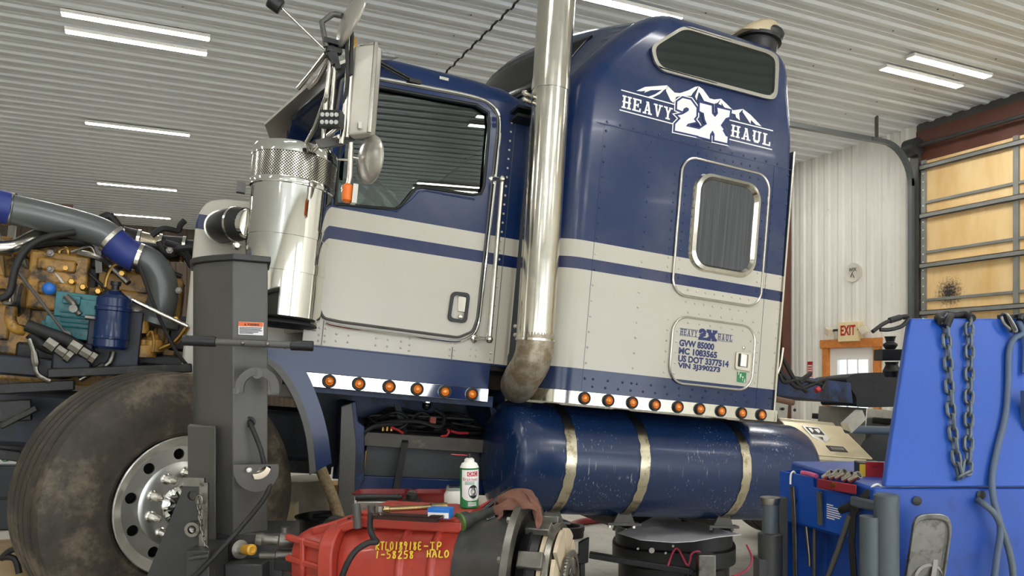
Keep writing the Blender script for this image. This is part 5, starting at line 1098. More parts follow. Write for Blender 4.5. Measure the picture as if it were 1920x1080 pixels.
# lock box low on the column
mm = M(); a = PL(U(350, 2.7), 2.72, Zat(1025, 2.7)); 
def cuboid(px0, py0, px1, py1, d0, d1): mmx = [(U(px0, d0), d0, Zat(py1, d0)), (U(px1, d0), d1, Zat(py0, d0))]; return [[PL(*q) for q in ((mmx[0][0], d0, z), (mmx[1][0], d0, z), (mmx[1][0], d1, z), (mmx[0][0], d1, z))] for z in (mmx[0][2], mmx[1][2])]
mm = M(); mm.loft(cuboid(348, 1033, 392, 1200, 2.66, 2.84)); mm.cyl(V(354, 1048, 2.64), V(392, 1042, 2.64), .008); mm.build('lock_box', 'lift_dark', lift, bevel=.003)
mm = M(); mm.loft(cuboid(392, 1000, 528, 1062, 2.90, 3.15)); mm.loft(cuboid(420, 1058, 492, 1110, 2.80, 3.0)); mm.loft(cuboid(496, 1050, 530, 1095, 2.88, 3.0)); mm.build('base_housing', 'lift_dark', lift, bevel=.006)
mm = M(); c_ = V(446, 1030, 2.89); mm.lathe(c_, V(482, 1031, 2.80) - c_, [(0, .035), (.02, .035), (.022, .018), (.05, .018)], 18); cn = mm.build('cable_connector', 'alu_dull', lift)
mm = M(); mm.lathe(V(458, 1030, 2.86), V(482, 1031, 2.80) - V(458, 1030, 2.86), [(0, .018), (.04, .020), (.055, .02), (.06, .012), (.056, .006)], 18); mm.build('connector_tip', mat('yellow_tip', '#d8a02c', .35), cn)
# legs on the floor and forks
mm = M()
for d in (-.42, .42):
    a = PL(U(430, 3.0) + d, 2.75, .06); b = PL(U(430, 3.0) + d, 3.95, .06); mm.bar(a, b, .12, .12)
mm.bar(PL(U(430, 3.0) - .48, 3.06, .07), PL(U(430, 3.0) + .48, 3.06, .07), .2, .14); mm.build('base_frame', 'lift', lift, bevel=.006)
mm = M(); wc = TW(WC)
for d in (-.33, .33): a = wc + Vector((d * .95, -.55, -.50)); mm.bar(a, a + Vector((0, .62, 0)), .07, .07)
mm.bar(wc + Vector((-.40, -.56, -.47)), wc + Vector((.40, -.56, -.47)), .1, .14); mm.bar(PL(U(370, 2.9), 2.93, .52), wc + Vector((-.05, -.56, -.47)), .1, .12); mm.build('lifting_fork', 'lift_dark', lift)
# cable hooks (the right face of the column slants away)
def face(px, py, off=0.0):                                                 # point on the right face of the column
    t = (px - 437) / (502 - 437); d = 2.88 + t * .08 - off; return V(px, py, d)
def hook(cx, cy, ro, ri, a0, a1, off, th, name, mt, solid=False):
    mm = M(); n = 22; O_ = [face(cx + ro * math.cos(R(a0 + (a1 - a0) * i / n)), cy - ro * math.sin(R(a0 + (a1 - a0) * i / n)), off) for i in range(n + 1)]
    I_ = [face(cx + ri * math.cos(R(a0 + (a1 - a0) * i / n)), cy - ri * math.sin(R(a0 + (a1 - a0) * i / n)), off) for i in range(n + 1)]
    mm.plate(O_ + I_[::-1] if not solid else O_, FWD * th); return mm, mm.build(name, mt, lift, bevel=.002)
hook(482, 730, 42, 26, -12, 192, .10, .012, 'cable_hook', 'lift')
mm, h2 = hook(480, 880, 43, 0, 168, 372, .10, .012, 'cable_hook', 'lift', True)
mm = M(); O_ = [face(484 + 26 * math.cos(R(a)), 874 - 24 * math.sin(R(a)), .10) for a in range(260, 361, 10)]; I_ = [face(478 + 24 * math.cos(R(a)), 872 - 16 * math.sin(R(a)), .10) for a in range(265, 361, 10)]
mm.loft([[p - FWD * .014 for p in O_], [p - FWD * .014 for p in I_], [p - FWD * .001 for p in I_]], (False, False), closed=False); mm.build('hook_lip', 'band', h2)
mm = M(); mm.lathe(face(468, 881, .112), -FWD, [(0, .009), (.012, .008), (.015, .003)], 12); mm.build('hook_pin', 'white', h2)
mm = M(); mm.cyl(face(445, 733, .0), face(443, 733, .10), .012); mm.cyl(face(482, 700, 0), face(482, 700, .10), .02); mm.cyl(face(482, 885, 0), face(482, 885, .10), .02); mm.build('hook_post', 'lift', lift)
mm = M(); mm.lathe(face(469, 791, .003), -FWD, [(0, .021), (.003, .021), (.004, .015), (-.0, .014)], 20, (False, True)); mm.build('cable_hole', 'black', lift)
mm = M(); mm.tube([face(468, 790, .0), face(472, 800, .03), face(488, 840, .06), face(496, 872, .07), face(506, 905, .09), face(495, 935, .12), V(455, 985, 2.72), V(400, 1045, 2.66), V(345, 1100, 2.64)], .009, 10, 6); mm.build('control_cable', 'rubber', lift)
# handle
mm = M(); a, b = V(342, 638, 2.74), V(588, 649, 2.82); d_ = b - a; mm.cyl(a, b, .013, n=14); hd = mm.build('handle_bar', 'lift', lift)
for t0, t1 in ((0, .25), (.82, 1)): M().cyl(a + d_ * t0, a + d_ * t1, .019, n=16).build('grip', 'black', hd, bevel=.003)
mm = M()
for t in (.46, .65): mm.ball(a + d_ * t - FWD * .012, .008, 10)
mm.build('rivet', 'steel', hd); mm = M(); mm.cyl(a + d_ * .46, a + d_ * .46 + FWD * .16, .010); mm.cyl(a + d_ * .6, a + d_ * .6 + FWD * .17, .010); mm.build('handle_stem', 'lift_dark', hd)
# warning label
lb = [face(447, 603, .0015), face(494, 605, .0015), face(494, 629, .0015), face(447, 627, .0015)]
mm = M(); mm.plate(lb, -FWD * .0008); wl2 = mm.build('warning_label', 'white_print', lift, smooth=0)
def onl(a, b, h=.003): return lb[0] + (lb[1] - lb[0]) * a + (lb[3] - lb[0]) * b - FWD * h
mm = M(); mm.plate([onl(.01, .01), onl(.99, .01), onl(.99, .34), onl(.01, .34)], -FWD * .0005); mm.build('label_band', 'orange_print', wl2, smooth=0)
text('WARNING', onl(.36, .28, .004), (lb[1] - lb[0]).normalized(), UP, .045, .009, 'lettering', 'black_print', wl2, bold=.03)
mm = M(); mm.plate([onl(.24, .28, .0042), onl(.33, .28, .0042), onl(.285, .08, .0042)], -FWD * .0003)
for i in range(5): mm.plate([onl(.05, .42 + i * .11, .0035), onl((.95, .9, .95, .8, .6)[i], .42 + i * .11, .0035), onl((.95, .9, .95, .8, .6)[i], .475 + i * .11, .0035), onl(.05, .475 + i * .11, .0035)], -FWD * .0003)
mm.build('small_print', 'black_print', wl2, smooth=0)

# ================================================================== RED GEARBOX on its stand
AX = (RT * math.cos(R(16)) - FWD * math.sin(R(16))).normalized(); AV = UP.cross(AX).normalized() * -1   # AX left to right, AV towards the viewer
if AV.dot(FWD) > 0: AV = -AV
G0 = V(800, 1083, 2.60)                                                   # axis point below the lettering
def G(s, v, z): return G0 + AX * s + AV * v + UP * z
def gs(px, dep=2.6): return (px - 800) / F * dep / math.cos(R(16))
GB = G(.0, 0, 0); gear = empty('gearbox', (GB.x, GB.y, .62), 'red truck gearbox with yellow handwriting and black bell housing on a stand', 'gearbox')
def gsec(s, hw, hz, r, dz=0, n=7): return [G(s, a, b + dz) for a, b in rrect(-hw, -hz, hw, hz, r, n)]
s_l, s_a, s_b, s_c, s_d = gs(560), gs(625), gs(640), gs(672), gs(885)
mm = M(); mm.loft([gsec(gs(668), .165, .175, .12), gsec(gs(690), .178, .185, .14), gsec(gs(780), .182, .188, .15), gsec(gs(784), .190, .196, .15), gsec(gs(790), .190, .196, .15), gsec(gs(794), .182, .188, .15), gsec(gs(838), .185, .190, .15), gsec(gs(842), .192, .198, .15), gsec(gs(848), .192, .198, .15), gsec(gs(852), .186, .192, .15), gsec(gs(884), .19, .196, .15)])
case = mm.build('main_case', 'red', gear, smooth=50, bevel=.004)
mm = M(); mm.loft([gsec(gs(640), .20, .185, .10), gsec(gs(668), .20, .185, .10)]); mm.build('case_flange', 'red', gear, bevel=.006)
mm = M(); mm.loft([gsec(gs(556), .10, .12, .07, .01), gsec(gs(575), .12, .14, .08, .01), gsec(gs(640), .16, .165, .09, 0)])
for z in (-.02, .06, .13): mm.bar(G(gs(548), .10, z), G(gs(640), .165, z - .01), .02, .022)
mm.bar(G(gs(592), .13, -.1), G(gs(592), .135, .14), .02, .02); mm.build('auxiliary_case', 'red', gear, bevel=.006)
mm = M(); mm.bar(G(gs(598), .02, .15), G(gs(650), .02, .18), .16, .03); mm.bar(G(gs(655), .06, .17), G(gs(700), .06, .20), .14, .03); mm.build('top_lid', 'red', gear, bevel=.006)
mm = M(); z0_ = .185; mm.obox(G(gs(785), -.02, z0_ + .012), AX * (gs(888) - gs(682)) / 2, AV * .13, UP * .018); mm.obox(G(gs(785), -.02, z0_ + .034), AX * (gs(880) - gs(690)) / 2, AV * .115, UP * .010)
mm.build('shift_cover', 'red', gear, bevel=.006)
for i in range(6): M().lathe(G(gs(692 + i * 37), .10, z0_ + .03), UP, [(0, .011), (.008, .011), (.010, .006)], 6).build('cover_bolt', 'red', gear, smooth=0)
for z in (-.10, .02): M().lathe(G(gs(634), .19, z), -AX, [(0, .012), (.03, .012), (.032, .008), (.06, .008)], 10).build('flange_stud', 'red', gear, smooth=0)
mm = M(); mm.lathe(G(gs(560), 0, .02), -AX, [(0, .06), (.02, .06), (.022, .04), (.07, .04)], 24); mm.build('output_yoke', 'redp', gear)
mm = M(); c_ = V(552, 1014, 2.72); mm.lathe(c_, (-1, .2, .1), [(0, .02), (.03, .028), (.05, .028), (.055, .018), (.1, .018), (.11, .024), (.13, .02)], 14); mm.lathe(c_ - UP * .05, -RT, [(0, .02), (.06, .02), (.065, .013), (.12, .013)], 12); mm.lathe(V(535, 1020, 2.72), UP, [(0, .015), (.06, .015)], 10); mm.build('sensor_fitting', 'cast', gear)
mm = M(); mm.bar(V(520, 1055, 2.7), V(560, 1060, 2.68), .05, .04); mm.lathe(V(555, 1045, 2.66), UP * -1, [(0, .012), (.04, .012)], 8); mm.build('lower_fitting', 'black', gear, bevel=.006)
# bell housing
mm = M(); pr = []
s1 = gs(885); s2 = gs(985, 2.52)
mm.loft([gsec(s1, .20, .205, .16), gsec(s1 + .02, .205, .21, .17)] + [[G(s1 + .03 + (s2 - s1 - .03) * t, a, b) for a, b in rrect(-(.205 + .055 * t), -(.21 + .05 * t), .205 + .055 * t, .21 + .05 * t, .17 + .085 * t, 7)] for t in (0, .35, .7, 1)], (True, True))
bh = mm.build('bell_housing', 'bell', gear, smooth=50)
mm = M(); mm.lathe(G(s2, 0, 0), AX, [(0, .262), (0, .285), (.022, .285), (.022, .24)], 72, (False, False)); mm.build('bell_flange', 'cast', bh, smooth=30)
mm = M()
for i in range(12): a = 2 * math.pi * i / 12; mm.lathe(G(s2, 0, 0) + AV * .272 * math.cos(a) + UP * .272 * math.sin(a) - AX * .002, -AX, [(0, .011), (.01, .011)], 6)
mm.build('flange_bolt', 'cast', bh, smooth=0)
mm = M(); mm.lathe(G(s1 + .06, .20, .03) , AV, [(0, .04), (.02, .038)], 16); mm.build('inspection_cap', 'bell', bh)
# clutch pack
cl = G(s2 + .025, 0, 0)
ct = bpy.data.objects.new('clutch_pack', None); C.objects.link(ct); ct.parent = gear; OFF[ct.name] = OFF['gearbox']; ct.matrix_parent_inverse = Matrix()
mm = M(); mm.lathe(cl, AX, [(0, .12), (.0, .20), (.03, .215), (.035, .205), (.06, .205), (.062, .12)], 64, (False, False)); mm.build('clutch_cover', 'black', ct, smooth=30)
mm = M()
for i in range(10):
    a = 2 * math.pi * i / 10; d = AV * math.cos(a) + UP * math.sin(a); t = AX.cross(d)
    M().obox(cl + AX * .045 + d * .212, AX * .04, d * .012, t * .026).build('cover_lug', 'cast', ct, bevel=.004)
mm = M(); mm.lathe(cl + AX * .064, AX, [(0, .10), (0, .198), (.014, .198), (.014, .10)], 72, (False, False)); mm.build('friction_disc', 'clutch', ct, smooth=30)
mm = M(); mm.lathe(cl + AX * .082, AX, [(0, .08), (0, .205), (.018, .205), (.018, .09)], 72, (False, False)); mm.build('intermediate_plate', 'steel', ct, smooth=30)
mm = M()
for i in range(8):
    a0, a1 = 2 * math.pi * (i + .08) / 8, 2 * math.pi * (i + .92) / 8; fo_ = lambda r, a: cl + AX * .104 + (AV * math.cos(a) + UP * math.sin(a)) * r
    P = [fo_(.19, a0 + (a1 - a0) * k / 6) for k in range(7)] + [fo_(.095, a1 + (a0 - a1) * k / 6) for k in range(7)]; M().plate(P, AX * .012).build('friction_pad', 'clutch', ct, smooth=0)
mm = M(); mm.lathe(cl + AX * .100, AX, [(0, .1), (.022, .1), (.03, .09), (.03, .045), (.045, .04), (.045, .022), (.0, .022)], 48, (False, False)); 
for i in range(7): a = 2 * math.pi * i / 7; d = AV * math.cos(a) + UP * math.sin(a); t = AX.cross(d); mm.obox(cl + AX * .135 + d * .07, AX * .01, d * .022, t * .012)
mm.build('damper_hub', 'steel', ct, smooth=30)
mm = M(); mm.lathe(cl + AX * .128, AX, [(0, .112), (.004, .118), (.010, .118), (.012, .1)], 72, (False, False))
for i in range(60): a = 2 * math.pi * i / 60; d = AV * math.cos(a) + UP * math.sin(a); mm.obox(cl + AX * .134 + d * .119, AX * .004, d * .004, AX.cross(d) * .003)
mm.build('toothed_ring', 'alu_dull', ct, smooth=30)
mm = M(); mm.cyl(G(s2, 0, 0), cl + AX * .22, .024, n=20); mm.build('input_shaft', 'steel', ct)
# handwriting
def hw(strokes, x0, y0, w, h, mm):
    for st in strokes:
        pts = [V(x0 + a * w, y0 + b * h, 1) for a, b in st]; out = []
        for p in pts:
            d = (p - EYE); px_ = PX + d.dot(RT) / d.dot(FWD) * F; py_ = HY - d.dot(UP) / d.dot(FWD) * F
            best = None
            # walk along the sight line to the case surface
            t = 2.30
            while t < 2.75:
                q = V(px_, py_, t) - G0; v_, z_ = q.dot(AV), q.dot(UP); sx2 = q.dot(AX); rb = .017 if (gs(777) < sx2 < gs(797) or gs(830) < sx2 < gs(860)) else .003 + max(0, (sx2 - gs(794)) / (gs(884) - gs(794))) * .013
                ed = max(abs(v_) - .033, 0); ez2 = max(abs(z_) - .039, 0)
                if math.hypot(ed, ez2) < .150 + rb: break
                t += .002
            out.append(V(px_, py_, t - .003))
        mm.tube(out, .0023, 6, 3)
    return mm
def stroke(ch):
    return {'R': [[(0, 1), (.1, 0), (.8, .1), (.6, .45), (.1, .5), (.8, 1)]], 'T': [[(0, .05), (1, 0)], [(.5, 0), (.4, 1)]], 'L': [[(.3, 0), (.1, .95), (.9, .95)]], 'O': [[(.5, 0), (.1, .4), (.3, 1), (.8, .7), (.8, .2), (.5, 0)]], '1': [[(.6, 0), (.4, 1)]],
            '8': [[(.8, .1), (.3, .1), (.3, .4), (.7, .6), (.6, .95), (.2, .9), (.4, .5), (.8, .1)]], '9': [[(.8, .2), (.4, 0), (.2, .35), (.7, .4), (.8, .2), (.5, 1)]], '6': [[(.8, 0), (.3, .5), (.3, .9), (.7, .9), (.7, .55), (.3, .6)]], 'E': [[(.9, .05), (.3, .1), (.2, .95), (.9, .9)], [(.2, .5), (.7, .48)]],
            '-': [[(.1, .5), (.9, .5)]], 'I': [[(.1, .0), (.9, 0)], [(.5, 0), (.45, 1)], [(0, 1), (.9, 1)]], 'P': [[(.2, 1), (.3, 0), (.9, .1), (.7, .5), (.25, .5)]], 'H': [[(.2, 0), (.1, 1)], [(.8, 0), (.7, 1)], [(.1, .5), (.8, .5)]], 'A': [[(0, 1), (.5, 0), (.8, 1)], [(.2, .6), (.8, .6)]],
            '5': [[(.9, 0), (.3, .05), (.25, .4), (.8, .5), (.6, .95), (.1, .95)]], '2': [[(.15, .2), (.5, 0), (.8, .25), (.1, 1), (.9, .95)]]}[ch]
mm = M()
for s_, x0, y0, x1, h, sl_ in (('RTLO18918E', 705, 1016, 792, 15, 0), ('-IP', 794, 1017, 830, 14, 0), ('1-58258', 703, 1033, 778, 14, 0), ('HALO', 800, 1032, 844, 13, 0)):
    cw = (x1 - x0) / len(s_)
    for i, ch in enumerate(s_): hw(stroke(ch), x0 + i * cw, y0, cw * .8, h, mm)
mm.build('handwriting', 'yellow_paint', case)
mm = M(); mm.tube([V(695, 965, 2.48), V(694, 990, 2.42), V(700, 1008, 2.40), V(706, 1016, 2.385), V(690, 1018, 2.38), V(668, 1032, 2.37), V(652, 1055, 2.36), V(640, 1085, 2.36), V(632, 1110, 2.37)], .0095, 10, 6); mm.build('breather_hose', 'rubber', gear)
mm = M(); mm.cyl(V(671, 990, 2.52), V(668, 945, 2.52), .014, n=10); mm.cyl(V(698, 992, 2.55), V(697, 948, 2.55), .014, n=10); mm.build('shift_rod', 'lift', gear)
mm = M(); mm.tube([V(592, 1000, 2.7), V(612, 985, 2.7), V(624, 975, 2.68), V(655, 978, 2.66)], .014, 10, 5); mm.build('air_hose', 'rubber', gear)
# stand below the gearbox
st = empty('gearbox_stand', (GB.x, GB.y, 0), 'dark steel stand below the red gearbox, mostly under the picture edge', 'stand')
mm = M()
for s in (gs(600), gs(900)):
    for v in (-.22, .22): mm.bar(G(s, v, 0) * 1 + UP * (0 - G0.z), G(s, v, -.32), .05, .05, AX)
    mm.bar(G(s, -.24, -.31), G(s, .24, -.31), .06, .05)
for v in (-.22, .22): mm.bar(G(gs(590), v, -.30), G(gs(910), v, -.30), .05, .05)
mm.build('stand_frame', 'lift_dark', st, bevel=.004)
mm = M(); mm.bar(G(gs(660), 0, -.24), G(gs(860), 0, -.24), .3, .08); mm.build('cradle', 'lift', st)

# ================================================================== bench behind the gearbox and the loose things on both
TOPZ = .985; bench = empty('steel_bench', (*PL(U(760, 3.05), 3.05, 0).to_2d(), 0), 'low steel bench behind the red gearbox carrying pans, funnel and jar', 'bench')
mm = M(); mm.loft([[PL(u, v, z) for u, v in ((U(668, 3.0), 3.02), (U(905, 3.0), 3.02), (U(905, 3.0), 3.42), (U(668, 3.0), 3.42))] for z in (TOPZ - .03, TOPZ)]); mm.build('bench_top', mat('bench_top', '#bdb4a2', .5, .3, var=.15), bench)
for u in (U(675, 3.0), U(898, 3.0)):
    for v in (3.06, 3.38): M().loft([[PL(u + a, v + b, z) for a, b in ((-.02, -.02), (.02, -.02), (.02, .02), (-.02, .02))] for z in (0, TOPZ - .03)]).build('leg', 'lift_dark', bench)
def on(px, v): return PL(U(px, v), v, TOPZ)
def pan(px, v, w, d, h, mt, label, cat, name):
    c = on(px, v); mm = M(); O = [[c + RT * x + FWD * y + UP * z for x, y in rrect(-w * k, -d * k, w * k, d * k, .03, 4)] for k, z in ((.88, 0), (1, h), (1.06, h), (1.06, h + .005), (.97, h + .005), (.86, .006))]
    mm.loft(O); return tag(mm.build(name, mt, smooth=35), label, cat)
pan(718, 3.30, .115, .07, .045, 'darkred', 'dark red plastic pan under the battery tray, left one', 'pan', 'drain_pan')
pan(806, 3.34, .075, .06, .04, 'darkred', 'dark red pan behind the black funnel', 'pan', 'drain_pan')
c = on(708, 3.08); mm = M(); mm.loft([[c + RT * x + FWD * y + UP * z for x, y in ((-.075, -.04), (.075, -.04), (.075, .04), (-.075, .04))] for z in (0, .05)]); tb_ = mm.build('metal_box', 'alu_dull', bevel=.004); tag(tb_, 'small bare metal box beneath the black hammer handle', 'box')
c = on(707, 3.07) + UP * .0635; mm = M(); mm.tube([c - RT * .085, c - RT * .04, c + RT * .03, c + RT * .085], [.013, .0125, .0115, .0125], 14, 3); mm.tube([c + RT * .082, c + RT * .10], .009, 10); tag(mm.build('hammer_handle', 'black'), 'dark rubber hammer handle lying on the bare metal box', 'tool')
c = on(772, 3.14); mm = M(); mm.lathe(c, UP, [(0, .055), (.012, .058), (.014, .045), (.04, .04), (.045, .026), (.065, .024), (.07, .018)], 28); fu = mm.build('funnel', 'black'); tag(fu, 'black plastic funnel upside down between the red pans', 'funnel'); M().lathe(c + UP * .07, UP, [(0, .018), (.006, .018), (.008, .01)], 20).build('funnel_tip', 'steel', fu)
c = on(820, 3.10); mm = M(); mm.obox(c + UP * .012, (RT * .10 + FWD * .03), FWD * .035, UP * .012); tag(mm.build('black_tray', 'black', bevel=.006), 'flat black tray beside the funnel', 'tray')
c = on(800, 3.05) ; mm = M(); mm.bar(c + UP * .045, c + RT * .05 + UP * .015 , .03, .012); tag(mm.build('wood_scraper', 'brass'), 'brown scraper leaning beside the black funnel', 'tool')
c = on(852, 3.07); mm = M(); mm.lathe(c, UP, [(0, .034), (.004, .040), (.075, .041), (.085, .035), (.095, .032)], 28); jr = mm.build('jar', 'white'); tag(jr, 'white plastic jar with barcode left of the spray can', 'jar'); M().lathe(c + UP * .092, UP, [(0, .034), (.016, .034), (.018, .032)], 28).build('jar_lid', 'cleargl', jr)
mm = M()
for i, wv in enumerate((.002, .001, .003, .001, .002, .002)): mm.add([c - FWD * .0415 + RT * (-.008 + i * .004) + UP * z for z in (.015, .045)] + [c - FWD * .0415 + RT * (-.008 + i * .004 + wv) + UP * z for z in (.045, .015)], [(0, 1, 2, 3)])
mm.build('barcode', 'black_print', jr, smooth=0)
c = on(893, 3.04); mm = M()
for i in range(4): mm.bar(c + RT * .0 + UP * (.012 + .0) + FWD * (i * .012), c + RT * .07 + UP * (.05) + FWD * (i * .012), .010, .018)
tag(mm.build('plier_grip', 'redp', bevel=.003), 'red ribbed plier grips right of the spray can', 'pliers')
mm = M(); a = V(905, 958, 2.93); b = V(945, 925, 2.98); mm.cyl(a, b, .011); mm.cyl(b, V(953, 920, 2.98), .008); mm.lathe(V(953, 920, 2.98), V(960, 917, 2.98) - V(953, 920, 2.98), [(0, .011), (.015, .011)], 6); tag(mm.build('ratchet', 'black_gloss'), 'black ratchet handle pointing up towards the brown rag', 'tool')
# on the gearbox cover
gz = G0.z + z0_ + .044
def cov(px, dep): q = V(px, 700, dep); q.z = gz; return q
c = cov(880, 2.64); c.z = gz
can = empty('spray_can', c, 'green and white spray can with red writing standing behind the flashlight', 'spray can')
hC = Zat(880, 2.66) - Zat(957, 2.66) + .0; r_c = .0325
H_ = Zat(876, 2.64) - gz
k = NT('can_print'); sx = k.n('SeparateXYZ'); k.l(k.coord(), sx.inputs[0])
CU, CVv = RT, FWD
mm = M(); mm.lathe(c, UP, [(0, r_c * .9), (.003, r_c), (.008, r_c), (.010, r_c * .97), (H_ - .006, r_c * .97), (H_ - .004, r_c), (H_, r_c)], 48); mm.build('can_body', 'green', can)
mm = M(); mm.lathe(c + UP * H_, UP, [(0, r_c), (.003, r_c * .96), (.014, r_c * .8), (.018, r_c * .55), (.028, r_c * .5), (.032, r_c * .3)], 32); mm.build('can_dome', 'white', can)
def cyl_patch(P, r=r_c * .985):                                           # polygon (angle deg from the viewer, height) wrapped on the can
    return [c + (RT * math.sin(R(a)) - FWD * math.cos(R(a))) * r + UP * z for a, z in P]
mm = M(); L = []
for i in range(25):
    a = -48 + 140 * i / 24; zl = H_ * .20 + H_ * .10 * (abs((a - 20) / 68) ** 3.5); L.append((a, zl))
L0_, L1_ = cyl_patch(L, r_c * .98), cyl_patch([(a, H_ - .006) for a, z in L], r_c * .98)
mm.loft([L0_, L1_], (False, False), closed=False); mm.build('can_label', 'white_print', can)
mm = M(); 
for i in range(2): pass
L = [(-10 + 70 * i / 12, 0) for i in range(13)]; mm.loft([cyl_patch([(a, H_ * .80) for a, _ in L], r_c * .985), cyl_patch([(a, H_ * .915) for a, _ in L], r_c * .985)], (False, False), closed=False); mm.build('brand_band', 'red_print', can)
def can_text(s, a0, a1, z0, z1, mt, r=r_c * .99):
    t_ = text(s, (0, 0, 0), (1, 0, 0), (0, 1, 0), 1, 1, None, mt, None, th=0); mm = M(); mm.add(cyl_patch([(a0 + (a1 - a0) * v.x, z0 + (z1 - z0) * v.y) for v in t_.v], r), t_.fc); mm.build('lettering', mt, can, smooth=0)
can_text('CRC', -5, 50, H_ * .82, H_ * .90, 'white_print'); can_text('Brakleen', -40, 62, H_ * .69, H_ * .77, 'red_print')
mm = M()
for i in range(3): L = [(-25 + 60 * k_ / 6, 0) for k_ in range(7)]; zz = H_ * (.655 - i * .03); mm.loft([cyl_patch([(a, zz) for a, _ in L], r_c * .99), cyl_patch([(a, zz + .002) for a, _ in L], r_c * .99)], (False, False), closed=False)
mm.build('small_print', 'green', can)
mm = M()
for i in range(3): L = [(-5 + 55 * k_ / 6, 0) for k_ in range(7)]; zz = H_ * (.14 - i * .035); mm.loft([cyl_patch([(a, zz) for a, _ in L], r_c * .99), cyl_patch([(a, zz + .003) for a, _ in L], r_c * .99)], (False, False), closed=False)
mm.build('small_print', 'white_print', can)
for ra0, rb0, mt, rr_ in ((.022, .0, 'black_print', .992), (.013, 0, 'alu_dull', .996), (.005, 0, 'white_print', 1.0)):
    mm = M(); P = cyl_patch([(28 + math.degrees(ra0 / r_c) * math.cos(t) * .8, H_ * .42 + ra0 * 1.05 * math.sin(t)) for t in [2 * math.pi * i / 24 for i in range(24)]], r_c * rr_); cc = sum(P, Vector()) / 24 ; cc = c + (cc - c).normalized() * 0 + cyl_patch([(28, H_ * .42)], r_c * rr_)[0] - c; mm.add([cc] + P, [(0, i + 1, (i + 1) % 24 + 1) for i in range(24)]); mm.build('disc_picture', mt, can, smooth=0)
mm = M(); tz_ = c + UP * (H_ + .032); mm.lathe(tz_, UP, [(0, .007), (.012, .006), (.014, .003)], 12); mm.build('nozzle', 'black', can); M().cyl(tz_ + UP * .008, tz_ + UP * .012 - RT * .062, .0018, n=8).build('straw', 'redp', can)
# flashlight
a, b = cov(860, 2.44), cov(952, 2.62); a.z = gz + .036; b.z = gz + .052; d_ = (b - a).normalized()
a = V(862, 980, 2.46); b = V(955, 955, 2.58); d_ = (b - a).normalized()
mm = M(); mm.lathe(a, d_, [(0, .026), (.002, .031), (.03, .031), (.034, .025), (.045, .022), (.14, .022), (.145, .026), (.185, .026), (.19, .02)], 28); fl_ = mm.build('flashlight', mat('flashlight_rubber', '#2f302a', .6, var=.25, vs=20)); tag(fl_, 'fat dark flashlight with a green rimmed lens lying on the gearbox', 'flashlight')
mm = M(); mm.lathe(a, -d_, [(-.004, .0315), (.003, .0315), (.004, .026)], 28, (False, False)); mm.build('lens_ring', mat('green_ring', '#4c6a2c', .4), fl_); M().lathe(a, -d_, [(0, .026), (.001, .001)], 28, (False, False)).build('lens', mat('green_lens', '#5e6f4a', .3), fl_)
# blue box
c = cov(826, 2.46); ub = (RT * .97 - FWD * .2).normalized(); vb = UP.cross(ub); mm = M(); mm.obox(c + UP * .016, ub * .036, vb * .025, UP * .0155); bb = mm.build('parts_box', 'bluebox', bevel=.001); tag(bb, 'small blue cardboard parts box left of the flashlight', 'box')
mm = M(); f0 = c - vb * (.0252 if vb.dot(FWD) > 0 else -.0252); mm.obox(f0 + UP * .011, ub * .034, vb * .0003, UP * .0085); bl = mm.build('box_label', 'white_print', bb)
mm = M()
for i in range(9): mm.obox(f0 - vb * (.0005 if vb.dot(FWD) > 0 else -.0005) + ub * (-.018 + i * .0042) + UP * .010, ub * (.0006 + .0006 * (i % 3)), vb * .0002, UP * .003)
mm.build('barcode', 'black_print', bl)
# torque wrench and smaller tools
a, b = V(712, 969, 2.50), V(838, 966, 2.56); a.z = b.z = gz + .018; mm = M(); d_ = (b - a).normalized(); Ln = (b - a).length
mm.lathe(a, d_, [(0, .008), (.01, .012), (.03, .012), (.032, .009), (Ln * .75, .009), (Ln * .76, .013), (Ln, .013)], 16); tw = mm.build('torque_wrench', mat('tool_steel_brass', '#a08a62', .25, 1, var=.2)); tag(tw, 'long steel and brass wrench lying across the gearbox top', 'wrench'); M().lathe(a - UP * .012, UP, [(0, .016), (.024, .016)], 14).build('wrench_head', 'steel', tw)
c = cov(765, 2.43); mm = M(); O = [[c + AX * x + AV * y + UP * z for x, y in rrect(-.115 * k_, -.03 * k_, .115 * k_, .03 * k_, .01, 4)] for k_, z in ((.95, 0.0), (1, .012), (.97, .012), (.93, .003))]; mm.loft(O); tag(mm.build('magnetic_tray', mat('dark_tray', '#3b2521', .15, .3)), 'shallow dark tray in front of the long wrench', 'tray')
mm = M(); a = V(905, 985, 2.48); b = V(965, 960, 2.52); mm.cyl(a, b, .010); mm.lathe(a, V(900, 992, 2.46) - a, [(0, .012), (.02, .012)], 12); mm.cyl(V(912, 975, 2.46), V(935, 967, 2.47), .007); tag(mm.build('air_ratchet', 'black_gloss'), 'black and chrome ratchet lying below the flashlight on the bell housing', 'tool')
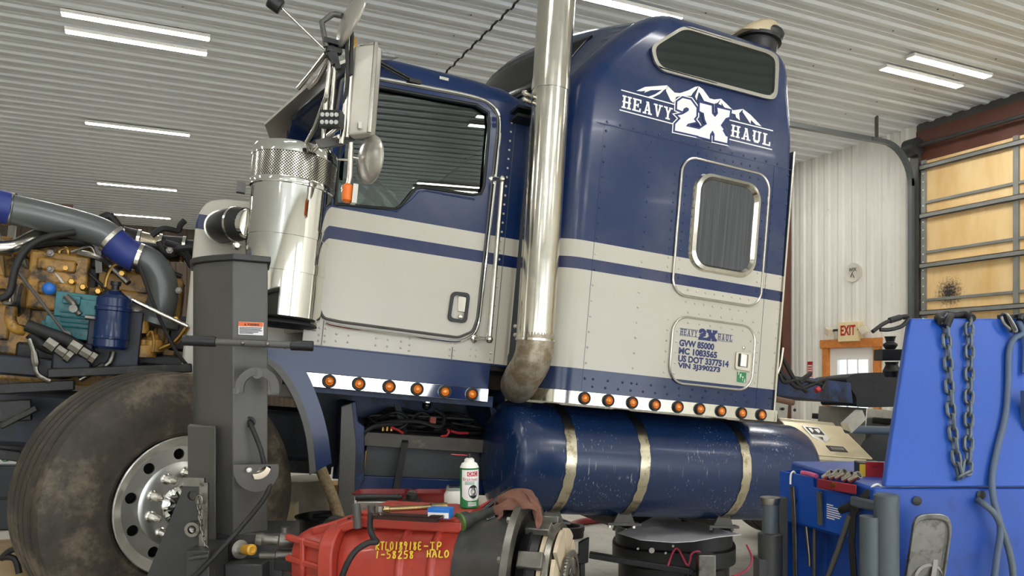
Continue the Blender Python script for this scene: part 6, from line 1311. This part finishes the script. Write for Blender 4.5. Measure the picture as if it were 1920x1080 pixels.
# rag over the bell flange
mm = M(); ctr = [V(930, 945, 2.50), V(950, 925, 2.50), V(975, 918, 2.49), V(1000, 928, 2.47), V(1012, 955, 2.45)]; n = 14; rn = random.Random(2); L = []
sp_ = spline(ctr, 5)
for i, p in enumerate(sp_):
    t = i / (len(sp_) - 1); w_ = .045 + .02 * math.sin(t * 7); row = []
    for j in range(n):
        s = j / (n - 1) - .5; q = p + FWD * (s * .16) + UP * (-.045 * abs(s * 2) ** 1.5 + .010 * math.sin(j * 1.9 + i * .5) + .006 * rn.random()) + RT * (.012 * math.sin(j * 1.3 + i * .9)); row.append(q)
    L.append(row)
mm.loft(L, (False, False), closed=False); o = mm.build('rag', 'rag'); o.modifiers.new('t', 'SOLIDIFY').thickness = .006; o.modifiers.new('s', 'SUBSURF').levels = 1; tag(o, 'crumpled brown shop rag draped over the bell housing rim', 'rag')
mm = M(); c = V(985, 935, 2.49)
# ================================================================== BLUE MACHINE on the right
def Q(px, py, d): return V(px, py, d)
mb_ = PL(U(1800, 2.2), 2.4, 0)
mach = empty('blue_machine', (mb_.x, mb_.y, 0), 'bright blue steel shop machine with tall tilted back panel and side bin', 'machine')
dB, dT = 2.06, 2.24
zt = Zat(597, dT); zf = Zat(913, dB)
mm = M(); Lp = [PL(U(1706, dT), dT, zt), PL(U(2080, dT), dT, zt), PL(U(2080, dT), dT + .03, zt), PL(U(1706, dT) + .004, dT + .03, zt)]; Lb = [PL(U(1658, dB), dB, zf), PL(U(2080, dB), dB, zf), PL(U(2080, dB), dB + .03, zf), PL(U(1658, dB) + .004, dB + .03, zf)]
mm.loft([Lb, Lp]); mm.build('back_panel', 'machine', mach, bevel=.006, bseg=3)
mm = M(); mm.bar(PL(U(1900, dB), dB + .36, zf), PL(U(1900, dT), dT + .05, zt - .1), .05, .05); mm.build('panel_stay', 'machine_dk', mach)
mm = M(); mm.box((0, 0, 0), (0, 0, 0)) if 0 else None
zfl = .0
ul, ur = U(1640, dB), U(2080, dB)
mm.loft([[PL(ul, dB + .004, z), PL(ur, dB + .004, z), PL(ur, dB + .62, z), PL(ul, dB + .62, z)] for z in (zfl, zf - .004)]); mm.build('base_cabinet', 'machine_dk', mach, bevel=.008)
for x, y, d in ((1719, 939, dB), (1839, 928, dB)): M().lathe(Q(x, y, d + .002), -FWD, [(0, .011), (.003, .0125), (.004, .009)], 18).build('panel_hole', 'black', mach)
# bin: box turned so that its corner points left
zb1 = 1.226; c0 = V(1462, 884, 2.5); c0.z = zb1; cf = V(1658, 922, 2.07); cf.z = zb1; cb = V(1652, 866, 2.747); cb.z = zb1
fd = (cf - c0); bdv = (cb - c0); fu_ = fd.normalized(); bu = bdv.normalized(); fn = fu_.cross(UP).normalized()
if fn.dot(EYE - c0) < 0: fn = -fn
hL = .155
def bf(t, z, o=0.0): return c0 + fd * t + UP * (z - zb1) + fn * o
mm = M(); mm.plate([bf(0, zb1), bf(.36, zb1), bf(.36, zb1 - .03), bf(.87, zb1 - .03), bf(.90, zb1), bf(1, zb1), bf(1, zb1 - hL), bf(0, zb1 - hL)], fn * -.008)
mm.plate([c0, cb, cb - UP * .9, c0 - UP * .9], fn * -.008); e_ = cb + fd
mm.plate([cb, e_, e_ - UP * .5, cb - UP * .5], bu * .008)
mm.plate([p - UP * .14 - fn * .01 for p in (c0, cf, e_, cb)], UP * .006)
bn = mm.build('tool_bin', 'machine', mach, bevel=.003)
mm = M(); mm.plate([bf(.02, zb1 - hL + .01, -.06), bf(1, zb1 - hL + .01, -.06), bf(1, 0.05, -.06), bf(.02, 0.05, -.06)], fn * -.01); mm.build('lower_panel', 'machine_dk', mach, bevel=.003)
mm = M(); mm.plate([bf(0, zb1 - hL), bf(1, zb1 - hL), bf(1, zb1 - hL, -.06), bf(0, zb1 - hL, -.06)], UP * .006); mm.build('bin_lip', 'machine_dk', mach)
mm = M()
for t, z in ((.17, zb1 - .085), (.42, .98), (.72, .93)): mm.lathe(bf(t, z, .002 if z > 1.1 else -.058), fn, [(0, .013), (.002, .013)], 16)
mm.build('bin_hole', 'black', mach)
tp = bf(.60, zb1 - .10, .002); mm = M()
for i in range(7): 
    w_ = (.05, .11, .11, .10, .11, .10, .06)[i]; a = .045; z = zb1 - .072 - i * .0065; mm.plate([bf(.50, z, .001), bf(.50 + w_ / .446 * .55, z, .001), bf(.50 + w_ / .446 * .55, z + .003, .001), bf(.50, z + .003, .001)], fn * .0004)
mm.build('printed_notice', 'white_print', bn, smooth=0)
# clamp arm behind the panel
mm = M(); c = V(1672, 690, 2.5); mm.lathe(c - UP * .03, UP, [(0, .02), (.02, .028), (.04, .018), (.05, .022)], 16); mm.obox(c + UP * .042, RT * .045, FWD * .03, UP * .018); mm.lathe(c + UP * .06 - RT * .005, UP, [(0, .014), (.012, .022), (.018, .022), (.024, .012), (.04, .016), (.042, .02)], 16); mm.bar(c + UP * .042, c + UP * .06 + RT * .20 + FWD * .05, .03, .03); mm.build('clamp_arm', 'black', mach, bevel=.003)
M().ball(c + UP * .075 - RT * .004, .013, 10).build('red_knob', 'redp', mach)
# round posts
def post(px, py, d, r, label, name='steel_post', rot=0, collar=None):
    b = V(px, py, d); e = empty(name, (b.x, b.y, 0), label, 'post'); zz = b.z
    mm = M(); mm.lathe((b.x, b.y, 0), UP, [(0, r), (zz - .004, r), (zz, r * .85)], 28); mm.build('tube', 'lift_blue' if 'lift_blue' in m else 'lift', e)
    mm = M(); mm.obox((b.x, b.y, .006), RT * .05, FWD * .05, UP * .006); mm.build('foot_plate', 'lift_dark', e)
    return e, b
m['lift_blue'] = mat('post_grey_blue', '#4e565c', .5, .2, var=.12, vs=6)
e, b = post(1662, 926, 1.97, .030, 'thick blue-grey steel post in front of the blue bin, right one')
b2 = V(1632, 968, 1.98); mm = M(); mm.lathe((b2.x, b2.y, 0), UP, [(0, .026), (b2.z, .026)], 24); mm.build('side_tube', 'lift_blue', e)
e, b = post(1444, 941, 2.36, .024, 'dark steel jack post with a wider sleeve, left of the blue bin')
mm = M(); mm.lathe((b.x, b.y, b.z - .006), UP, [(0, .027), (.012, .030), (.02, .030), (.022, .018)], 20); mm.build('collar', 'steel', e)
zz = Zat(998, 2.36); mm = M(); mm.lathe((b.x, b.y, .0), UP, [(0, .036), (zz - .004, .036), (zz, .028)], 24); mm.build('sleeve', 'lift_dark', e)
mm = M(); q = V(1466, 932, 2.40); mm.loft([[PL(q.dot(RT) + a_, q.dot(FWD) + b_, z) for a_, b_ in ((-.014, -.015), (.014, -.015), (.014, .02), (-.014, .02))] for z in (0, q.z)]); mm.build('angle_iron', 'lift_dark', e, bevel=.002)
mm = M(); q = V(1425, 1045, 2.36); mm.loft([[PL(q.dot(RT) + a_, q.dot(FWD) + b_, z) for a_, b_ in ((-.012, -.03), (.05, -.03), (.05, .03), (-.012, .03))] for z in (0, q.z)]); mm.build('lower_block', 'lift_dark', e, bevel=.003)
# hanging chain: up over the panel edge and down in a loop
def panel(px, py, off=.012):                                                # point on the tilted panel
    t = (913 - py) / (913 - 597); return V(px, py, dB + (dT - dB) * t - off)
ch1 = [panel(1770, 594, -.03), panel(1772, 600), panel(1777, 660), panel(1781, 740), panel(1788, 820), panel(1797, 880), panel(1806, 900), panel(1813, 888), panel(1816, 840), panel(1817, 740), panel(1818, 660), panel(1817, 606), panel(1815, 593, -.03)]
o = chain_mesh(spline(ch1, 5), .0345, .0046, .021).build('hanging_chain', mat('chain_steel', '#646c72', .45, .6, var=.2, vs=30)); tag(o, 'heavy steel chain looped over the top of the tall blue panel', 'chain')
mm = M(); q = V(1803, 888, 2.05); mm.tube([panel(1790, 864), panel(1785, 863), panel(1782, 868)], .003, 6); 
mm = M(); mm.tube([panel(1766, 603, .02), panel(1760, 596, .0), panel(1770, 590, -.02), panel(1790, 592, -.03), panel(1812, 590, -.02), panel(1822, 597, .01)], .012, 10, 5); mm.tube([panel(1774, 612, .022), panel(1779, 600, .02), panel(1782, 592, 0)], .011, 8, 4); tag(mm.build('rubber_hook', 'rubber'), 'black rubber hooks on the top edge above the steel chain', 'hook')
# cables over the edge
mm = M(); mm.tube([panel(1695, 596, -.05), panel(1702, 593, .0), panel(1690, 594, .0), panel(1672, 600, 0), panel(1655, 608, 0), panel(1636, 622, 0)], .006, 8, 5); mm.tube([panel(1702, 600, 0), panel(1690, 612, 0), panel(1668, 618, 0), panel(1650, 618, 0)], .006, 8, 5); mm.tube([panel(1688, 595, 0), panel(1668, 601, 0)], .009, 8); tag(mm.build('wire_lead', 'rubber'), 'black wire lead sticking out left from the top of the blue panel', 'cable')
mm = M(); mm.tube([panel(1905, 598, -.03), panel(1912, 608), panel(1918, 625), panel(1902, 635), panel(1892, 660), panel(1890, 720), panel(1885, 780), panel(1868, 850), panel(1860, 900), V(1864, 940, 2.03), V(1876, 990, 2.02), V(1870, 1040, 2.02), V(1862, 1100, 2.02)], .0085, 10, 6); tag(mm.build('power_cord', mat('grey_cord', '#4d5c74', .5)), 'long grey power cord hanging down the right of the blue panel', 'cord')
mm = M(); mm.tube([V(1834, 938, 2.06), V(1846, 946, 2.03), V(1866, 965, 2.02), V(1882, 1000, 2.02), V(1896, 1050, 2.02), V(1902, 1100, 2.02)], .0085, 10, 6); tag(mm.build('power_cord', mat('grey_cord_lower', '#55606a', .5)), 'grey cord coming out of the hole in the blue base', 'cord')
mm = M(); mm.tube([panel(1880, 596, .0), panel(1878, 590, .01), panel(1886, 588, .02), panel(1896, 600, .02), panel(1906, 620, .02), panel(1898, 620, .02), panel(1882, 606, .02), panel(1878, 594, .02)], .004, 8, 5); tag(mm.build('wire_loop', 'steel'), 'wire loop hooked over the blue panel edge right of the chain', 'wire')
mm = M(); mm.bar(panel(1886, 590, .015), panel(1900, 622, .02), .014, .01); mm.bar(panel(1872, 594, .0), panel(1930, 592, .0), .012, .01); mm.tube([panel(1912, 600, .015), panel(1916, 592, .015), panel(1925, 596, .015), panel(1930, 610, .015)], .009, 8, 4); tag(mm.build('clamp', 'black'), 'black clamp at the top right edge of the blue panel', 'clamp')
mm = M(); mm.tube([panel(1915, 612, .014), panel(1922, 640, .014), panel(1920, 700, .014)], .006, 8, 5); mm.obox(panel(1925, 770, .02), RT * .012, FWD * .008, UP * .055); tag(mm.build('cord_switch', mat('grey_switch', '#4a5f86', .5)), 'grey cord with inline switch at the right picture edge', 'cord')
# steel guard plate leaning on the base
gp = [(1712, 963), (1772, 961), (1782, 985), (1768, 1080), (1752, 1170), (1672, 1170), (1696, 1075)]
P = rpoly([V(x, y, 1.99 + (1080 - y) * -.0003) for x, y in gp], .03, 4); gz0 = min(p.z for p in P)
mm = M(); cc = sum(P, Vector()) / len(P); mm.loft([P, [p - FWD * .012 for p in P], [p * .9 + cc * .1 - FWD * .012 for p in P], [p * .88 + cc * .12 - FWD * .002 for p in P]], (True, True)); gp_ = mm.build('guard_plate', mat('scuffed_steel', '#8f8f8c', .32, .8, var=.25, vs=9, dirt='#55524c', dl=.52, dsc=12), smooth=40, bevel=.002); tag(gp_, 'scuffed bare steel plate with rounded corners hung on the blue base', 'plate')
mm = M(); mm.lathe(V(1742, 1085, 1.985), -FWD, [(0, .04), (.004, .04), (.006, .033)], 28, (False, False)); mm.bar(V(1762, 990, 1.985), V(1738, 1160, 1.975), .012, .006, FWD); mm.build('pressed_ring', 'cast', gp_)
# tools hanging on and lying in the bin
def hang(name, P, r, mt, label, cat, hook=None, flat=None):
    mm = M()
    if flat: 
        for a, b in zip(P, P[1:]): mm.bar(a, b, flat[0], flat[1], fn)
    else: mm.tube(P, r, 10, 5)
    o = mm.build(name, mt, bevel=.001 if flat else 0)
    if hook: M().tube(hook, .003, 8, 5).build('hook', 'white', o)
    tag(o, label, cat, 'tools hanging on the blue bin'); return o
def H(t, z, o=.012): return bf(t, z, o)
def hx(px, py, o=.012):                                                    # point on the bin front plane
    d = ray(px, py); t = ((c0 + fn * o) - EYE).dot(fn) / d.dot(fn); return EYE + d * t
hang('pry_bar', [hx(1486, 912), hx(1490, 1000), hx(1492, 1100)], .01, 'steel', 'flat dark strap hanging at the left end of the bin by a white hook', 'tool', [hx(1482, 908), hx(1483, 890, .006), hx(1488, 884, 0), hx(1491, 889, -.01)], (.018, .006))
hang('short_bar', [hx(1536, 922), hx(1538, 984)], .006, 'lift', 'short grey bar hanging in front of the notice on the bin', 'tool', None, (.016, .008))
hang('chisel', [hx(1511, 980, -.03), hx(1517, 1040, -.03), hx(1518, 1061, -.03)], .006, 'steel', 'short chisel hanging under the bin lip', 'tool')
hang('thin_bar', [hx(1527, 985, -.03), hx(1527, 1100, -.03)], .006, 'lift', 'thin straight bar hanging right of the chisel', 'tool')
hang('long_bar', [hx(1594, 966, .03), hx(1572, 1030, .03), hx(1545, 1100, .03)], .008, 'lift', 'long bar slanting across the bin front', 'tool')
hang('tow_strap', [hx(1632, 922, .02), hx(1612, 940, .03), hx(1599, 965, .03), hx(1597, 1020, .03), hx(1603, 1100, .03)], .01, 'rubber', 'black strap hooked over the right end of the bin', 'strap', [hx(1630, 925, .02), hx(1636, 912, .015), hx(1646, 908, 0), hx(1652, 912, -.01)], (.022, .006))
mm = M(); mm.tube([hx(1578, 956, .02), hx(1598, 948, .025), hx(1612, 944, .025)], [.012, .014, .010], 12, 3); o = mm.build('hand_tool', 'black'); tag(o, 'black handled tool lying against the bin front behind the strap', 'tool', 'tools hanging on the blue bin'); mm = M(); mm.obox(hx(1625, 945, .03), fu_ * .055, UP * .014, fn * .01); mm.build('tool_body', 'lift_blue', o, bevel=.006)
# red socket rail with sockets, box, pink cloth, yellow and red case
mm = M(); mm.loft([[hx(x, y, o_) for x, y in ((1532, 897), (1606, 909), (1606, 927), (1532, 915))] for o_ in (.006, .03)]); rl = mm.build('socket_rail', mat('worn_red', '#8f2430', .4, var=.15), bevel=.003); tag(rl, 'dark red socket rail on the edge of the blue bin', 'rail')
M().lathe(hx(1562, 909, .03), fn, [(0, .008), (.003, .008)], 14).build('rail_badge', 'brass', rl)
for i, (x, y) in enumerate(((1545, 897), (1558, 896), (1569, 896), (1582, 900), (1594, 901))):
    q = hx(x, y - 3, .006); mm = M(); mm.lathe(q - UP * .004, (UP * .5 + fu_ * .7 - fn * .2), [(0, .010), (.02, .0095), (.022, .012), (.034, .012), (.034, .008), (.022, .006)], 14); tag(mm.build('socket', 'stainless'), ('leftmost chrome socket above the red rail', 'second chrome socket from the left above the red rail', 'middle chrome socket above the red rail', 'second chrome socket from the right above the red rail', 'rightmost chrome socket above the red rail')[i], 'socket', 'sockets on the red rail')
mm = M(); mm.tube([hx(1503, 886, 0), hx(1516, 888, -.004), hx(1531, 893, 0)], .007, 10, 4); tag(mm.build('marker_pen', mat('pink_plastic', '#c0567e', .5)), 'pink marker pen at the left edge of the blue bin', 'pen')
p0 = V(1634, 908, 2.30); ub2 = (RT * .98 - FWD * .2).normalized(); vb2 = UP.cross(ub2).normalized()
zb0 = zb1 - .134; zt2 = Zat(866, 2.30); mm = M(); mm.obox(PL(p0.dot(RT), 2.32, (zb0 + zt2) / 2), ub2 * .033, vb2 * .035, UP * (zt2 - zb0 - .004) / 2); cs = mm.build('tool_case', 'black', bevel=.003); tag(cs, 'red and black tool case with a yellow side label in the bin', 'case')
sg = -1 if vb2.dot(FWD) > 0 else 1; cq = PL(p0.dot(RT), 2.32, zt2) + vb2 * sg * .0355
mm = M(); mm.obox(cq + ub2 * .009 - UP * .022, ub2 * .025, vb2 * .0015, UP * .0235); mm.build('red_cover', 'redp', cs, bevel=.001); mm = M(); mm.obox(cq - ub2 * .0245 - UP * .036, ub2 * .008, vb2 * .0015, UP * .03); mm.build('yellow_label', mat('yellow_label', '#e0bd2e', .5), cs); mm = M(); mm.obox(cq + ub2 * .009 - UP * .048, ub2 * .025, vb2 * .0012, UP * .003); mm.build('white_stripe', 'white_print', cs); mm = M(); mm.obox(cq + ub2 * .009 - UP * .012, ub2 * .009, vb2 * .0025, UP * .0012); mm.build('case_mark', 'darkred', cs)

# ================================================================== things on the floor under and beyond the truck
def FL(px, py): return W(px, py, 2, 0.0)
# black oval clutch housing tray with paper on it
c = V(1262, 1030, 5.15); c.z = 0; ou = (RT * .98 - FWD * .2).normalized(); ov = UP.cross(ou)
def oval(w, d, n=40): 
    return [(w * (abs(math.cos(t)) ** .55) * (1 if math.cos(t) > 0 else -1), d * (abs(math.sin(t)) ** .8) * (1 if math.sin(t) > 0 else -1)) for t in [2 * math.pi * i / n for i in range(n)]]
zt3 = Zat(992, 5.0)
mm = M(); mm.loft([[c + ou * x + ov * y + UP * z for x, y in oval(w_, d_)] for z, w_, d_ in ((0.02, .36, .30), (zt3 * .55, .36, .30), (zt3 * .6, .40, .33), (zt3 * .78, .40, .33), (zt3 * .80, .38, .31), (zt3, .38, .31), (zt3, .35, .28), (zt3 * .9, .34, .27))]); tr_ = mm.build('black_housing', mat('black_tray', '#1a1a1b', .4, var=.2)); tag(tr_, 'black oval housing lying on the floor below the fuel tank with a paper on top', 'housing')
mm = M(); mm.lathe(V(1222, 1032, 4.78), -FWD, [(0, .018), (.004, .016)], 18); 
for x, y in ((1196, 1029), (1248, 1037), (1262, 1024)): mm.lathe(V(x, y, 4.78), -FWD, [(0, .008), (.004, .006)], 10)
mm.build('housing_plug', 'white', tr_)
mm = M(); mm.bar(V(1105, 1040, 4.6) * 1, V(1300, 1072, 4.5), .05, .035); q = V(1085, 1050, 4.6); P = [V(1052, 1050, 4.6), V(1085, 1040, 4.6), V(1085, 1018, 4.6), V(1105, 1008, 4.6), V(1103, 1055, 4.6), V(1085, 1060, 4.6)]; mm.plate(P, FWD * .03); mm.bar(V(1090, 1056, 4.6) - UP * (V(1090, 1056, 4.6).z), V(1090, 1056, 4.6), .04, .03); q = V(1290, 1070, 4.5); mm.bar(Vector((q.x, q.y, 0)), q, .04, .03); tag(mm.build('black_bracket', 'black', bevel=.004), 'black bracket arm reaching left from the oval housing', 'bracket')
mm = M(); pp = [(1158, 1000), (1195, 985), (1225, 970), (1275, 969), (1278, 979), (1315, 979), (1340, 990), (1390, 1003), (1345, 1008), (1300, 1016), (1262, 1018), (1200, 1013)]
P = [V(x, y, 5.1 + (1010 - y) * .011) for x, y in pp]; 
for p in P: p.z = max(zt3 + .006, zt3 + .010 + .0 * p.z)
P = [EYE + (V(x, y, 1) - EYE) * ((zt3 + .01 - CAMZ) / (V(x, y, 1).z - CAMZ)) for x, y in pp]
mm.plate(P, UP * .004); tag(mm.build('paper_sheet', 'paper', smooth=0), 'large white paper sheet lying on the black oval housing', 'paper')
mm = M(); mm.tube([V(1252, 1062, 4.5), V(1262, 1035, 4.6), V(1272, 1030, 4.6), V(1288, 1060, 4.5), V(1294, 1050, 4.54), V(1296, 1040, 4.6), V(1305, 1034, 4.6), V(1316, 1040, 4.6), V(1330, 1085, 4.5), V(1390, 1075, 4.45), V(1410, 1050, 4.5), V(1400, 1022, 4.6)], .006, 8, 5); tag(mm.build('red_wire', mat('red_wire', '#a83248', .5)), 'thin red wire looping over the black oval housing', 'wire')
q = FL(1068, 1006); mm = M(); mm.lathe(q, UP, [(0, .13), (.06, .135), (.062, .14), (.10, .14), (.105, .12), (.10, .1), (.04, .09)], 40); tag(mm.build('rubber_ring', 'rubber'), 'thick black rubber ring on the floor under the tank front', 'ring')
q = FL(1150, 992); mm = M(); q = W(1150, 985, 2, .05); mm.tube([q + Vector((.42 * math.cos(t), .36 * math.sin(t), -.012)) for t in [R(a) for a in range(20, 200, 12)]], .035, 10, 2); tag(mm.build('red_hose', 'darkred'), 'dark red hose on the floor far under the fuel tank', 'hose')
q = FL(1310, 1100); 
mm = M(); q = V(1243 + 80, 1045, 4.45); mm.loft([[PL(q.dot(RT) + a, q.dot(FWD) + b, z) for a, b in ((-.05, -.04), (.05, -.04), (.05, .04), (-.05, .04))] for z in (0, Zat(1038, 4.45))]); tag(mm.build('steel_block', 'steel', bevel=.006), 'worn steel block standing in front of the oval housing', 'block')
# background beyond the front wheel and under the cab
q = W(565, 940, 1, 5.6); 
def cylthing(px, pytop, dep, r, mt, name, label, cat):
    b = V(px, pytop, dep); mm = M(); mm.lathe((b.x, b.y, 0), UP, [(0, r), (b.z - .01, r), (b.z, r * .9)], 32); return tag(mm.build(name, mt), label, cat)
cylthing(572, 895, 5.6, .17, 'conc', 'concrete_pier', 'weathered concrete post between tire and fender end', 'post')
def boxthing(px, pytop, dep, w, d, mt, name, label, cat, rz=0):
    b = V(px, pytop, dep); mm = M(); u_ = (RT * math.cos(rz) + FWD * math.sin(rz)); v_ = UP.cross(u_); mm.obox((b.x, b.y, b.z / 2), u_ * w, v_ * d, UP * b.z / 2); return tag(mm.build(name, mt, bevel=.004), label, cat)
boxthing(626, 905, 6.2, .13, .13, 'card', 'cardboard_box', 'brown cardboard box on the floor behind the splash hose', 'box', .2)
boxthing(541, 943, 4.9, .05, .06, mat('cream_box', '#cfbd92', .6), 'cream_box', 'cream box standing right behind the front tire', 'box')
mm = M(); b = V(543, 985, 4.6)
for i in range(6): z = .06 + i * (b.z - .06) / 6; mm.obox((b.x, b.y, z), RT * .075, FWD * .07, UP * .012)
mm.obox((b.x, b.y, b.z / 2), RT * .06, FWD * .055, UP * b.z / 2); tag(mm.build('cooling_unit', 'black'), 'black ribbed block at the foot of the front tire', 'block')
b = V(605, 968, 4.3); mm = M(); mm.lathe((b.x, b.y, .35), UP, [(0, .10), (b.z - .35, .145), (b.z - .35, .152), (b.z - .345, .152), (b.z - .345, .14), (.02, .09)], 36); mm.lathe((b.x, b.y, 0), UP, [(0, .12), (.02, .12), (.02, .03), (.36, .03)], 20); bs = mm.build('black_basin', 'black'); tag(bs, 'black round basin under the fender end behind the gearbox', 'basin')
mm = M(); mm.bar((b.x - .06, b.y - .03, b.z + .012), (b.x + .07, b.y - .06, b.z + .012), .04, .02); tag(mm.build('black_tool', 'black', bevel=.004), 'black tool lying across the rim of the basin', 'tool')
# far left: cabinet with signs, sack
b = V(20, 870, 7.5); 
cb_ = empty('tool_cabinet', (b.x, b.y, 0), 'dark slate tool cabinet far behind the front tire at the left edge', 'cabinet'); zc = Zat(872, 7.5)
mm = M(); u0, v0 = b.dot(RT), b.dot(FWD); mm.loft([[PL(u0 + a, v0 + d, z) for a, d in ((-.6, 0), (.6, 0), (.6, .5), (-.6, .5))] for z in (0, zc)]); mm.build('cabinet_body', mat('slate_paint', '#26292f', .4), cb_, bevel=.006)
for i in range(3): z = zc - .30 - i * .32; M().loft([[PL(u0 + a, v0 + d, zz_) for a, d in ((-.57, -.015), (.57, -.015), (.57, 0), (-.57, 0))] for zz_ in (z, z + .28)]).build('drawer', mat('drawer_front', '#3a3f47', .35), cb_, bevel=.004)
b = V(20, 845, 7.4); mm = M(); mm.loft([[PL(u0 + a, v0 + d, z) for a, d in ((-.45, .1), (.4, .1), (.4, .14), (-.45, .14))] for z in (zc, zc + .42)]); sg_ = mm.build('sign_board', 'white_print'); tag(sg_, 'white sign board with orange print standing on the slate cabinet', 'sign')
mm = M(); mm.loft([[PL(u0 + a, v0 + d, z) for a, d in ((-.12, .095), (.12, .095), (.12, .1), (-.12, .1))] for z in (zc + .14, zc + .27)]); mm.build('orange_print', 'orange_print', sg_)
text('UT', PL(u0 - .16, v0 + .094, zc + .02), RT, UP, .2, .10, 'lettering', 'green', sg_)
b = V(20, 1020, 3.75); mm = M(); L = []
for z, r_ in ((.25, .19), (.30, .23), (.5, .25), (b.z - .08, .24), (b.z - .01, .19), (b.z, .10)): L.append([Vector((b.x - .06 + r_ * math.cos(t) * (1 + .05 * math.sin(3 * t)), b.y + r_ * math.sin(t), z)) for t in [2 * math.pi * i / 28 for i in range(28)]])
mm.loft(L); mm.lathe((b.x - .06, b.y, 0), UP, [(0, .22), (.25, .22)], 28); sk_ = mm.build('sack', mat('tan_sack', '#9c8461', .8, var=.2, bump=.5, bs=20)); tag(sk_, 'tan sack bottom left in front of the front tire', 'sack')
mm = M(); z_ = b.z; mm.tube([V(2, 1048, 3.45), V(20, 1032, 3.45), V(35, 1030, 3.45)], .014, 8, 4); mm.tube([V(5, 1045, 3.45), V(28, 1048, 3.45), V(36, 1075, 3.45)], .014, 8, 4); tag(mm.build('black_hose', 'rubber'), 'black hose looped over the tan sack at the bottom left', 'hose')
# dark bag on the deck crate
fb = [(1584, 718), (1594, 708), (1640, 704), (1700, 704), (1700, 768), (1620, 768), (1604, 768), (1607, 752), (1596, 735)]
P = [T(x, y, .85) for x, y in fb]; zz = min(p.z for p in P)
for p in P: p.z = BAGZ + (p.z - zz) if p.z - zz > .02 else BAGZ
R0_ = rpoly(P, .05, 4); cc = sum(P, Vector()) / len(P)
mm = M(TW); mm.loft([R0_, [p * .98 + cc * .02 + ey_ * .14 for p in R0_], [Vector((p.x * .9 + cc.x * .1, p.y + .40, BAGZ + (p.z - BAGZ) * .9)) for p in R0_]]); bg = mm.build('canvas_bag', mat('black_canvas', '#1d1f22', .7, var=.3, vs=10, bump=.5, bs=14), smooth=50); tag(bg, 'bulging black canvas bag on the truck frame left of the blue panel', 'bag')
